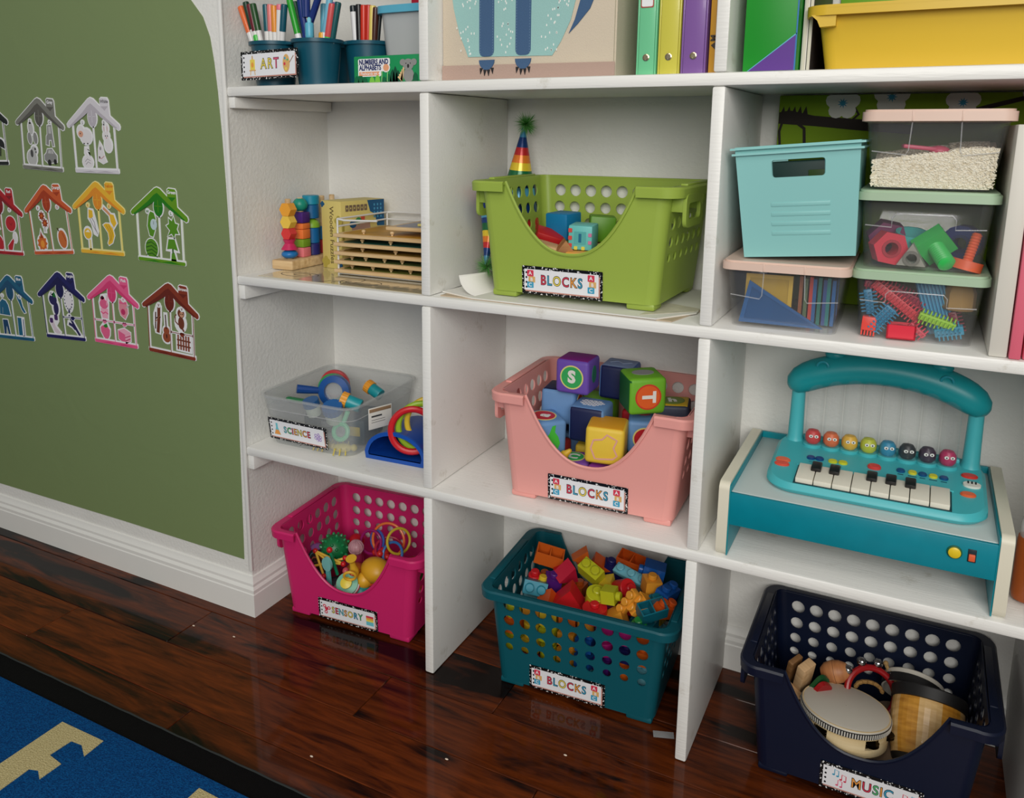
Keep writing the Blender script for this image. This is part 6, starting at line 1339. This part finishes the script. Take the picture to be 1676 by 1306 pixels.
bc = [(206, 48, 48), (222, 104, 50), (226, 176, 50), (190, 196, 46), (26, 136, 174), (22, 28, 36), (44, 18, 50), (178, 18, 86)]
MB(O_).box((1.1940, .2150, .5320), (.236, .012, .010), .003).build('tube_bar', TQ, pn)
for i in range(8):
    x = 1.0945 + .0284 * i; zb_ = deck(.190)
    MB(O_).cyl(.0150, zb_ - .004, zb_ + .0035, 20, 0, tr((x, .190, 0)), .0015).build('tube_socket', TQ, pn)
    MB(O_).lathe([(.0132, zb_ + .003), (.0132, .652)], 20, 0, tr((x, .190, 0)), False).build('tube', TUBE, pn)
    b = MB(O_).lathe([(.0005, -.0110), (.0085, -.0108), (.0120, -.006), (.0124, .0), (.0116, .006), (.008, .0112), (.0005, .0132)], 20, 0, tr((x, .190, zb_ + .0150)), False).build('ball', mt(bc[i], .4), pn)
    ey = MB(O_ @ tr((x, .190, zb_ + .0185), (0, 0, .20)))
    for sx in (-.0042, .0042): ey.plate(ell(sx, .0, .0032, .0026, 12),   .0106, .0120, 0); ey.plate(ell(sx, -.0002, .0012, .0012, 8), .0120, .0124, 1)
    ey.build('ball_eyes', [mt((236, 236, 232), .4), mt((20, 20, 22), .4)], b, 0)
# amber bottle beside the piano
ab_ = thing('shaker_bottle', 'amber cylinder with clear domed top beside the piano', 'bottle', (1.4030, .0800, C + .0006))
MB().lathe([(.010, 0), (.0165, .004), (.0180, .012), (.0180, .092), (.0170, .098), (.0005, .098)], 20).build('amber_body', mt((150, 72, 18), .3), ab_)
MB().lathe([(.0155, .098), (.0160, .115), (.0120, .136), (.0005, .142)], 20).build('clear_top', mat_clear('bottle_top', haze=.35), ab_)
# ------------------------------------------------------------------ magenta bin: sensory toys
SN = 'sensory toys in the magenta bin'
t = thing('spiky_ball', 'green rubber spiky ball in the magenta bin', 'ball', (.1020, .1580, .1040), (0, 0, 0), SN)
MB().sphere(.033, (0, 0, 0), 24, 14).build('ball_core', mt((18, 118, 66), .35), t)
mb = MB()
for i in range(60):
    z = 1 - 2 * (i + .5) / 60; a = i * 2.39996; r = math.sqrt(1 - z * z); d = Vector((r * cos(a), r * sin(a), z))
    mb.lathe([(.0042, .031), (.0030, .0355), (.0018, .0375), (.0003, .038)], 8, 0, d.to_track_quat('Z', 'Y').to_matrix().to_4x4())
mb.build('spikes', mt((30, 136, 80), .35), t)['kind'] = 'stuff'
def balltoy(label, c, loc, r, ridge=False, tp=0):
    t = thing('toy_ball', label, 'ball', loc, (0, 0, 0), SN)
    m = mt(c, .3, tp=tp); MB().sphere(r, (0, 0, 0), 20, 12).build('ball_shell', m, t)
    MB().torus(r, .0012, 24, 6, 0, tr((0, 0, 0), (.5, .3, 0))).build('seam', m, t)
    if ridge:
        for k in range(6): MB().torus(r + .0003, .0010, 20, 5, 0, tr((0, 0, 0), (pi / 2, 0, pi * k / 6))).build('ridge', m, t)
balltoy('lilac ball at the left of the magenta bin', (150, 100, 170), (.0560, .1500, .0850), .024)
balltoy('glossy red ball behind the green spiky ball', (190, 20, 36), (.1340, .1960, .1130), .018)
balltoy('clear ridged pink ball above the yellow rattle', (210, 160, 170), (.1680, .1500, .1280), .0165, True, .3)
balltoy('dark red ball at the right of the magenta bin', (150, 20, 30), (.2900, .2000, .0900), .022)
for i, (x, y, c, nm) in enumerate(((.10, .10, (60, 50, 120), 'indigo'), (.15, .17, (220, 120, 40), 'orange'), (.21, .19, (40, 110, 180), 'blue'), (.27, .14, (230, 190, 60), 'yellow'), (.28, .22, (90, 160, 60), 'green'), (.10, .22, (200, 60, 110), 'pink'), (.21, .11, (30, 140, 140), 'teal'), (.15, .10, (40, 40, 50), 'black'), (.325, .17, (190, 60, 50), 'brick red'))):
    balltoy('%s ball lying at the bottom of the magenta bin' % nm, c, (x, y, .0450), .0290)
# rod and node puzzle
t = thing('rod_puzzle', 'rod and node puzzle of yellow sticks with red ends in the magenta bin', 'toy', (.1100, .0900, .1000), (0, 0, 0), SN)
nodes = [(-.020, .014, .0210), (.028, -.018, -.012), (.020, .012, .004), (.060, .010, .012), (-.028, -.010, -.010), (-.006, -.018, -.016), (.050, .030, .014)]
for p in nodes[:4] + nodes[6:]: MB().sphere(.0062, p, 12, 8).build('node', mt((196, 26, 34), .35), t)
for a, b_ in ((0, 1), (0, 2), (0, 3), (4, 2), (5, 1), (2, 3), (2, 6)): MB().tube([nodes[a], nodes[b_]], .0028, 8).build('rod', mt((226, 186, 70), .4), t)
MB().tube([nodes[1], (.006, -.026, -.050)], .0036, 8).build('rod', mt((180, 24, 32), .4), t)
t = thing('rod_wand', 'green stick with red ball tip leaning on the spiky ball', 'toy', (.1500, .1040, .0800), (.25, -.10, 0), SN)
MB().tube([(0, 0, 0), (0, 0, .062)], .0036, 10).build('stick', mt((22, 140, 96), .4), t); MB().sphere(.0068, (0, 0, .067), 12, 8).build('tip', mt((200, 30, 36), .35), t)
# patterned fan
t = thing('sensory_shell', 'black wavy shell toy with coloured rims at the left of the magenta bin', 'toy', (.0800, .1180, .0720), (-.35, .25, .3), SN)
for k, (c, s_) in enumerate((((24, 24, 28), 1), ((70, 130, 130), .86), ((20, 20, 22), .80), ((150, 80, 50), .62), ((40, 20, 16), .54), ((90, 50, 36), .36), ((24, 14, 12), .28))):
    MB().plate([((.034 + .0022 * sin(9 * a)) * s_ * cos(a), (.040 + .0022 * sin(9 * a)) * s_ * sin(a)) for a in [2 * pi * i / 48 for i in range(48)]], .001 * k - .004, .001 * k + .001).build('wavy_layer', mt(c, .45), t, 0)
# teal paddle
t = thing('massage_paddle', 'pale teal plastic paddle standing at the front of the magenta bin', 'toy', (.1530, .0760, .0620), (.12, .02, 0), SN)
MB().plate(rrect(-.0045, -.030, .0045, .050, .003, 3), 0, .006).build('shaft', mt((90, 176, 176), .4), t); MB().plate(ell(0, .064, .0120, .0170, 20), 0, .007).build('head', mt((120, 190, 186), .4), t)
# spinner rattle with ring
t = thing('spinner_rattle', 'mint and yellow disc rattle with a yellow ring at the front of the magenta bin', 'rattle', (.1930, .0820, .0800), (.85, .0, .35), SN)
MB().lathe([(.005, -.022), (.024, -.016), (.026, -.010), (.0255, -.006), (.005, -.004)], 28).build('white_disc', mt((216, 208, 206), .4), t)
MB().lathe([(.0262, -.0095), (.0275, -.008), (.0262, -.0065)], 28, 0, None, False).build('red_rim', mt((204, 60, 70), .4), t)
MB().lathe([(.005, -.004), (.0235, -.003), (.0240, .002), (.005, .005)], 28).build('mint_disc', mt((120, 186, 160), .4), t)
MB().lathe([(.005, .004), (.0120, .005), (.0125, .011), (.004, .014)], 24).build('yellow_hub', mt((226, 206, 70), .4), t)
MB().torus(.0125, .0030, 24, 8, 0, tr((.010, .012, .024), (1.1, .3, 0))).build('yellow_ring', mt((226, 176, 50), .4), t)
for sx in (-.010, .008): MB().sphere(.0090, (sx, .028, -.006), 12, 8, 0, (.8, .9, .7)).build('pink_petal', mt((206, 84, 96), .4), t)
t = thing('yellow_rattle', 'yellow bottle shaped rattle over the spinner in the magenta bin', 'rattle', (.2000, .0980, .1080), (.35, .0, .2), SN)
MB().lathe([(.0120, .034), (.0105, .030), (.0060, .024), (.0070, .010), (.0100, .000), (.0100, -.010), (.0060, -.020), (.0040, -.040), (.0005, -.042)], 20).build('rattle_body', mt((226, 180, 50), .4), t)
MB().torus(.0055, .0022, 18, 7, 0, tr((0, -.0095, -.002), (pi / 2, 0, 0))).build('eyelet', mt((190, 70, 40), .4), t)
# wooden duck / pot
t = thing('toy_duck', 'mustard yellow rubber duck at the right of the magenta bin', 'toy duck', (.2330, .1320, .0980), (0, 0, -.3), SN)
MB().sphere(.032, (0, 0, 0), 24, 14, 0, (1.15, .95, .85)).build('duck_body', mt((216, 162, 38), .4), t); MB().sphere(.019, (-.012, -.022, -.020), 18, 12).build('duck_head', mt((222, 170, 44), .4), t)
MB().sphere(.0025, (-.018, -.039, -.016), 8, 6).build('duck_eye', mt((30, 24, 20), .3), t); MB().torus(.0225, .0022, 24, 6, 0, tr((-.008, -.012, -.010), (1.1, .2, 0))).build('collar', mt((206, 70, 40), .4), t)
# looping tubes
t = thing('loop_rattle', 'maze rattle of looping coloured tubes at the back of the magenta bin', 'rattle', (.2130, .1900, .1100), (0, 0, 0), SN)
for c, rr, loc, rot in (((226, 110, 50), .038, (.004, .016, .022), (1.35, .1, .2)), ((200, 176, 50), .028, (.036, .010, .030), (1.2, .7, .8)), ((60, 90, 170), .022, (-.022, .010, .018), (1.4, .1, -.3)), ((150, 20, 100), .026, (-.030, -.004, .018), (1.2, -.6, .3)), ((50, 110, 180), .026, (.034, -.012, .008), (1.0, .5, -.4)), ((170, 30, 60), .030, (.016, .0, .010), (.5, .4, 0))):
    MB().torus(rr, .0031, 30, 8, 0, tr(loc, rot)).build('loop', mt(c, .35), t)
MB().sphere(.0150, (.0, .0, -.004), 16, 10).build('centre_hub', mt((190, 36, 30), .35), t)
for p in ((-.016, -.008, -.002), (.018, -.010, -.004), (.004, -.018, .004)): MB().sphere(.0075, p, 10, 8).build('bead', mt((200, 40, 36), .35), t)

# ------------------------------------------------------------------ teal bin: building bricks
BGR = 'building bricks heaped in the teal bin'
CO = {'orange': (222, 104, 34), 'red': (206, 30, 38), 'lime': (190, 190, 36), 'yellow': (226, 190, 50), 'light blue': (120, 190, 206), 'blue': (22, 84, 160), 'amber': (232, 156, 50), 'teal': (16, 104, 122), 'purple': (84, 30, 120), 'magenta': (180, 30, 120), 'green': (30, 130, 60), 'aqua': (20, 136, 160), 'navy': (30, 30, 90), 'crimson': (196, 30, 60), 'burnt orange': (206, 84, 26)}
def brick(label, col, kind, loc, rot, L_=.046, W2=.024, H2=.028):
    t = thing('building_brick', label, 'toy brick', loc, rot, BGR); m = mt(CO[col], .35, tl=.08)
    if kind in ('brick', 'open', 'cube'):
        w_ = .0022; mb = MB()
        mb.box((0, 0, H2 / 2 - w_ / 2), (L_, W2, w_)); mb.box((0, W2 / 2 - w_ / 2, -w_ / 2), (L_, w_, H2 - w_)); mb.box((0, -W2 / 2 + w_ / 2, -w_ / 2), (L_, w_, H2 - w_)); mb.box((L_ / 2 - w_ / 2, 0, -w_ / 2), (w_, W2 - 2 * w_, H2 - w_)); mb.box((-L_ / 2 + w_ / 2, 0, -w_ / 2), (w_, W2 - 2 * w_, H2 - w_))
        mb.build('brick_shell', m, t)
        n = 1 if kind == 'cube' else 2
        for k in range(n): MB().cyl(.0085, H2 / 2, H2 / 2 + .009, 16, 0, tr(((k - (n - 1) / 2) * L_ / n, 0, 0)), .0012).build('stud', m, t)
        if kind != 'cube': MB().box((0, 0, -.002), (w_, W2 - .004, H2 - .006)).build('inner_rib', m, t)
    elif kind == 'tri':
        MB().prism([(-L_ / 2, -H2 / 2), (L_ / 2, -H2 / 2), (0, H2 / 2)], -W2 / 2, W2 / 2, 0, UP).build('wedge', m, t); MB().cyl(.008, -H2 / 2 - .007, -H2 / 2, 14).build('stud', m, t)
    elif kind == 'cyl':
        MB().cyl(L_ / 2, -H2 / 2, H2 / 2, 22, 0, None, .001).build('drum', m, t); MB().cyl(.0085, H2 / 2, H2 / 2 + .009, 16, 0, None, .0015).build('stud', m, t)
    elif kind == 'plate':
        MB().box((0, 0, 0), (L_, W2, .012), .001).build('slab', m, t)
        for k in range(3): MB().cyl(.0075, .006, .013, 14, 0, tr(((k - 1) * L_ / 3, 0, 0)), .001).build('stud', m, t)
    elif kind == 'arch':
        MB().prism([(-L_ / 2, -H2 / 2), (-L_ * .28, -H2 / 2)] + [(L_ * .28 * cos(pi - pi * i / 8), -H2 / 2 + H2 * .55 * sin(pi * i / 8)) for i in range(1, 8)] + [(L_ * .28, -H2 / 2), (L_ / 2, -H2 / 2), (L_ / 2, H2 / 2), (-L_ / 2, H2 / 2)], -W2 / 2, W2 / 2, 0, UP).build('arch_block', m, t); MB().cyl(.008, H2 / 2, H2 / 2 + .008, 14).build('stud', m, t)
top = [('orange open brick lying hollow side up at the back left of the teal bin', 'orange', 'brick', (.6170, .1980, .1990), (pi + .30, .25, .35), .056, .030, .030), ('pink-red wedge beside the orange open brick', 'crimson', 'tri', (.6720, .1660, .1980), (.3, .2, 1.0), .046, .030, .036),
       ('orange wedge peeking over the back of the teal bin', 'orange', 'tri', (.6820, .2240, .2060), (0, .4, .5), .040, .026, .030), ('burnt orange wedge next to it at the back of the teal bin', 'burnt orange', 'tri', (.7140, .2150, .2020), (.2, -.3, .2), .048, .030, .030),
       ('lime brick with side stud in the middle of the teal bin', 'lime', 'brick', (.7230, .1560, .2130), (.5, .3, -.3), .046, .026, .028), ('orange open brick at the back right of the teal bin', 'burnt orange', 'brick', (.7800, .2330, .2100), (pi + .35, .1, -.1), .056, .028, .028),
       ('light blue slab lying across the back of the teal bin', 'light blue', 'plate', (.7900, .2020, .1990), (.5, .10, -.28), .076, .022, .012), ('blue brick with round end at the right back of the teal bin', 'blue', 'cube', (.8340, .1960, .2210), (.1, -1.4, .1), .034, .034, .040),
       ('amber cube with round stud at the right of the teal bin', 'amber', 'cube', (.8390, .1650, .2120), (.1, .05, .6), .030, .030, .030), ('red drum tilted at the right of the middle', 'red', 'cyl', (.7880, .1560, .1950), (.6, .9, .2), .036, .03, .034),
       ('lime cube with stud pointing right near the front of the teal bin', 'lime', 'cube', (.7780, .1060, .2060), (.1, 1.45, .1), .026, .026, .026), ('olive lime dome below the lime cube', 'lime', 'cyl', (.7480, .1180, .1850), (.3, .2, 0), .040, .03, .030),
       ('large red wedge at the front of the teal bin', 'red', 'tri', (.6980, .1120, .1830), (.15, .10, .25), .058, .034, .040), ('amber bar leaning up at the front right of the teal bin', 'amber', 'plate', (.8160, .1010, .2060), (.9, -1.05, .1), .052, .016, .014),
       ('amber brick stack with studs behind the teal brick', 'amber', 'brick', (.8350, .1120, .1980), (.4, -.9, .5), .040, .022, .026), ('dark teal open brick at the right front rim of the teal bin', 'teal', 'open', (.8600, .1000, .2020), (pi + .45, -.15, .75), .050, .028, .026),
       ('glossy red drum low at the front of the teal bin', 'red', 'cyl', (.7560, .0900, .1720), (.1, .0, 0), .046, .03, .026), ('aqua open brick at the left front of the teal bin', 'aqua', 'brick', (.6210, .1200, .1710), (1.2, .2, .4), .046, .026, .030),
       ('red cylinder at the left of the teal bin', 'red', 'cyl', (.6080, .1470, .1700), (.1, .1, 0), .026, .02, .026), ('orange wedge lying at the left front rim of the teal bin', 'burnt orange', 'tri', (.6580, .1050, .1660), (.5, .2, .3), .044, .028, .026),
       ('purple brick left of the red wedge', 'purple', 'cube', (.6440, .1560, .1690), (.2, .1, .5), .030, .030, .030), ('blue brick against the right wall of the teal bin', 'blue', 'brick', (.8700, .1560, .2050), (.3, .1, 1.3), .046, .026, .030), ('orange brick by the right rim of the teal bin', 'burnt orange', 'brick', (.8730, .1270, .1930), (.4, .3, 1.0), .040, .024, .026),
       ('amber wedge under the leaning bar at the front', 'amber', 'tri', (.8000, .0960, .1780), (.1, .3, .2), .050, .030, .036), ('small yellow stud brick between red cylinder and purple brick', 'yellow', 'cube', (.6260, .1420, .1680), (0, .2, .4), .018, .018, .018), ('green round brick at the front right rim', 'green', 'cyl', (.8420, .0850, .1700), (.2, 0, 0), .028, .02, .022), ('teal round brick behind the teal open brick', 'teal', 'cyl', (.8560, .1320, .1960), (.2, .2, 0), .030, .02, .024), ('dark navy brick at the back middle', 'navy', 'brick', (.7480, .2250, .1900), (.2, .2, .3), .046, .026, .028), ('yellow wedge right of the lime brick', 'yellow', 'tri', (.7560, .1640, .1960), (.2, .5, .2), .044, .026, .028), ('second red wedge behind the first', 'red', 'tri', (.6580, .1880, .1860), (.2, .3, .4), .044, .03, .03), ('red brick deep under the red drum', 'red', 'brick', (.8060, .1480, .1720), (.1, .1, .3), .046, .026, .03)]
for a in top: brick(a[0], a[1], a[2], a[3], a[4], *a[5:])
rn = random.Random(11); names = ['yellow', 'orange', 'lime', 'amber', 'blue', 'magenta', 'purple', 'red', 'aqua', 'green', 'light blue', 'teal']
cols_front = [['red', 'red', 'lime', 'yellow', 'light blue', 'burnt orange', 'magenta', 'purple'], ['lime', 'yellow', 'lime', 'amber', 'blue', 'purple', 'orange', 'light blue'], ['orange', 'yellow', 'lime', 'amber', 'blue', 'magenta', 'navy', 'orange'], ['lime', 'amber', 'yellow', 'orange', 'amber', 'magenta', 'magenta', 'burnt orange']]
where_ = ['lowest row', 'second row', 'third row', 'fourth row']
for lv in range(4):
    for k in range(8):
        c = cols_front[lv][k]; x = .594 + k * .0362 + .004 * lv * 0; y = .0905 + .004 * (k % 2)
        brick('%s brick seen through the holes, %s, place %s from the left' % (c, where_[lv], ['one', 'two', 'three', 'four', 'five', 'six', 'seven', 'eight'][k]), c, ('brick', 'cube', 'brick', 'cyl')[(k + lv) % 4], (x, y + (x - .725) * .06, .034 + lv * .0350), (0, 0, .2 * ((k * 5 + lv) % 5 - 2)), .032, .026, .026)
for lv in range(3):
    for j in range(2):
        for k in range(5):
            c = rn.choice(names)
            brick('%s brick buried inside the teal bin, %s layer, %s row, %s' % (c, ['bottom', 'middle', 'upper'][lv], ['nearer', 'hindmost'][j], ['far left', 'left', 'centre', 'right', 'far right'][k]), c, 'brick', (.610 + k * .055, .160 + j * .060, .036 + lv * .045), (0, 0, rn.uniform(-.3, .3)), .046, .032, .032)

# ------------------------------------------------------------------ navy bin: percussion
MU = 'percussion instruments in the navy bin'
CRM = mat_wood('cream_wood', (204, 178, 130), (224, 202, 160), .45, (2, 8, 30)); SKIN = mt((196, 190, 178), .6, var=.04); BLK = mt((22, 21, 22), .5); MET = mt((170, 160, 140), .25, 1.0)
t = thing('tambourine', 'cream wooden tambourine with pale skin lying in the navy bin', 'tambourine', (1.1860, .1200, .0650), (-.09, .05, .2), MU)
R0 = .0680; Hh = .044
slots = [R(230), R(300), R(340), R(40), R(110), R(170)]
mb = MB(); nseg = 72
for i in range(nseg):
    a0_ = 2 * pi * i / nseg; a1_ = 2 * pi * (i + 1) / nseg; am = (a0_ + a1_) / 2
    slot = any(abs((am - s + pi) % (2 * pi) - pi) < .20 for s in slots)
    for z0, z1 in (((0, .013), (.029, Hh)) if slot else ((0, Hh),)):
        v = [(r * cos(a), r * sin(a), z) for z in (z0, z1) for r in (R0, R0 - .005) for a in (a0_, a1_)]
        mb.add(v, [(0, 1, 5, 4), (3, 2, 6, 7), (4, 5, 7, 6), (1, 0, 2, 3)])
mb.build('frame', CRM, t)
MB().lathe([(.0005, Hh + .0015), (R0 - .006, Hh + .0015), (R0 + .0006, Hh - .001), (R0 + .0012, Hh - .004)], 60, 0, None, False).build('drum_skin', SKIN, t)
mb = MB(); mb.lathe([(R0 + .0008, Hh - .0130), (R0 + .0018, Hh - .0125), (R0 + .0018, Hh - .0035), (R0 + .0010, Hh - .003)], 60, 0, None, False); mb.build('black_band', BLK, t)
mb = MB()
for i in range(110): a = 2 * pi * i / 110; mb.box(((R0 + .0020) * cos(a), (R0 + .0020) * sin(a), Hh - .008), (.0008, .0018, .0075), rot=(0, 0, a))
mb.build('tacks', mt((200, 196, 186), .4), t)['kind'] = 'stuff'
for s in slots:
    for k in (0, 1): MB().lathe([(.0005, 0), (.009, .0005), (.0125, .002), (.0128, .003)], 20, 0, tr(((R0 - .004) * cos(s), (R0 - .004) * sin(s), .0180 + .0045 * k)), False).build('jingle', mt((130, 116, 90), .3, 1.0), t)
t = thing('bongo_drum', 'striped wood bongo drum with black head band at the right of the navy bin', 'drum', (1.3060, .1130, .0480), (-.78, .03, 0), MU)
mb = MB(); prf = [(.043, .0), (.047, .010), (.051, .030), (.0535, .055), (.0540, .080), (.0530, .098)]
n = 40
for k in range(len(prf) - 1):
    for i in range(n):
        a, b_ = 2 * pi * i / n, 2 * pi * (i + 1) / n; v = [(prf[k][0] * cos(a), prf[k][0] * sin(a), prf[k][1]), (prf[k][0] * cos(b_), prf[k][0] * sin(b_), prf[k][1]), (prf[k + 1][0] * cos(b_), prf[k + 1][0] * sin(b_), prf[k + 1][1]), (prf[k + 1][0] * cos(a), prf[k + 1][0] * sin(a), prf[k + 1][1])]
        mb.add(v, [(0, 1, 2, 3)], (i // 4) % 2)
mb.prism(ell(0, 0, .043, .043, 24), .0, .001)
mb.build('drum_shell', [mat_wood('bongo_gold', (176, 116, 34), (214, 154, 60), .35, (8, 8, 40), .3), mat_wood('bongo_light', (196, 152, 88), (224, 186, 126), .35, (8, 8, 40), .3)], t, 50)
MB().lathe([(.0532, .094), (.0562, .095), (.0568, .112), (.0550, .114)], 40, 0, None, False).build('head_band', BLK, t); MB().lathe([(.0005, .1135), (.0545, .1135)], 40, 0, None, False).build('drum_skin', mt((40, 38, 38), .5), t)
MB().lathe([(.0440, -.003), (.0460, -.003), (.0475, .008), (.0465, .009)], 36, 0, None, False).build('base_band', BLK, t)
t = thing('hand_drum', 'pale round hand drum leaning at the back of the navy bin', 'drum', (1.2850, .2400, .1000), (-.95, .12, 0), MU)
MB().lathe([(.0005, .014), (.046, .014), (.048, .012), (.048, -.010), (.045, -.010), (.045, .010), (.0005, .0105)], 40, 0, None, False).build('drum_skin', SKIN, t); MB().lathe([(.0482, -.011), (.0490, -.010), (.0490, .004), (.0482, .005)], 40, 0, None, False).build('hoop', BLK, t)
t = thing('egg_shaker', 'wooden egg shaker at the back left of the navy bin', 'shaker', (1.1640, .2000, .1180), (.1, 1.25, .2), MU)
MB().lathe([(.0005, -.026), (.009, -.0245), (.016, -.017), (.0195, -.004), (.0185, .008), (.014, .018), (.007, .0245), (.0005, .0265)], 24).build('egg_shell', mat_wood('egg_wood', (168, 106, 62), (190, 128, 80), .5, (10, 10, 40)), t); MB().torus(.0194, .0004, 30, 5, 0, tr((0, 0, -.002))).build('joint_line', mt((120, 72, 40), .5), t)
t = thing('wooden_clapper', 'pale wooden clapper boards standing in the left of the navy bin', 'clapper', (1.1130, .1700, .0980), (.25, .30, -.5), MU)
MB().box((0, 0, .018), (.016, .030, .070), .002).build('clapper_board', mat_wood('clap_wood', (190, 150, 106), (216, 180, 136), .5), t); MB().box((-.022, .0, .012), (.010, .028, .060), .002).build('clapper_board', mat_wood('clap_wood2', (110, 76, 44), (150, 108, 66), .5), t); MB().box((.004, -.020, -.012), (.040, .014, .020), .002).build('hinge_block', mat_wood('clap_wood', (190, 150, 106), (216, 180, 136), .5), t)
t = thing('castanet', 'red and green castanet paddle under the clapper in the navy bin', 'castanet', (1.1320, .1500, .0880), (.3, .5, .9), MU)
MB().plate(rrect(-.014, -.045, .014, .040, .010, 4), 0, .008).build('red_paddle', mt((150, 18, 22), .4), t); MB().plate(rrect(-.012, -.030, .012, .045, .010, 4), -.010, -.003).build('green_paddle', mt((14, 74, 36), .4), t)
t = thing('rhythm_block', 'flat wooden rhythm block behind the tambourine', 'rhythm block', (1.1700, .1850, .0740), (0, 0, .1), MU)
MB().box((0, 0, 0), (.085, .030, .022), .003).build('block_body', mat_wood('rstick', (120, 72, 40), (156, 100, 60), .5), t); MB().box((0, -.0152, .002), (.07, .001, .004), .0003).build('slot', mt((50, 28, 16), .6), t)
t = thing('jingle_bells', 'red handled band of silver jingle bells in the navy bin', 'jingle bells', (1.2220, .1980, .0980), (1.05, .15, .35), MU)
MB().torus(.0400, .0055, 36, 10).build('red_band', mt((150, 14, 20), .35), t)
for k, a in enumerate([R(v) for v in (10, 45, 80, 112, 145, 330, 300)]):
    b = MB().sphere(.0085, (.0500 * cos(a), .0500 * sin(a), 0), 14, 10).build('bell', mt((190, 190, 192), .15, 1.0), t); MB().box((.0500 * cos(a), .0500 * sin(a), .0078), (.009, .0016, .002), rot=(0, 0, a)).build('bell_slit', BLK, b)
MB().tube([(.022 * cos(a), .004 + .012 * sin(a), -.010 + .0016 * sin(14 * a)) for a in [pi * i / 30 for i in range(31)]], .0036, 7).build('braided_cord', mt((150, 112, 60), .8, bump=.6, bscale=300), t)
t = thing('jute_rope', 'frayed piece of jute rope at the back of the navy bin', 'rope', (1.2520, .2300, .1120), (0, 0, 0), MU)
MB().tube([(-.012, .010, .022), (-.006, .008, .010), (.004, .002, .012), (.006, -.002, .002), (-.002, -.006, -.002), (.004, -.012, -.010), (.018, -.016, -.022), (.030, -.018, -.030)], .0034, 7).build('strand', mt((160, 128, 78), .85, bump=.6, bscale=260), t); MB().sphere(.0045, (-.012, .010, .023), 8, 6).build('knot', mt((160, 128, 78), .85), t)
for i, (x, y, z, c, lab) in enumerate(((1.15, .11, .032, (110, 70, 40), 'brown drum block under the tambourine'), (1.24, .12, .030, (90, 56, 34), 'dark drum block under the tambourine'), (1.16, .20, .036, (100, 60, 36), 'brown drum block under the egg shaker'), (1.26, .21, .036, (40, 36, 36), 'black drum block under the hand drum'))):
    t = thing('drum_block', lab, 'drum block', (x, y, .0150), (0, 0, .1 * i), MU); MB().cyl(.036, 0, .046 if i > 1 else .040, 24, 0, None, .002).build('block_shell', mt(c, .5), t); MB().cyl(.034, .0462 if i > 1 else .0402, .0472 if i > 1 else .0412, 24).build('block_skin', mt((120, 100, 80), .6), t)
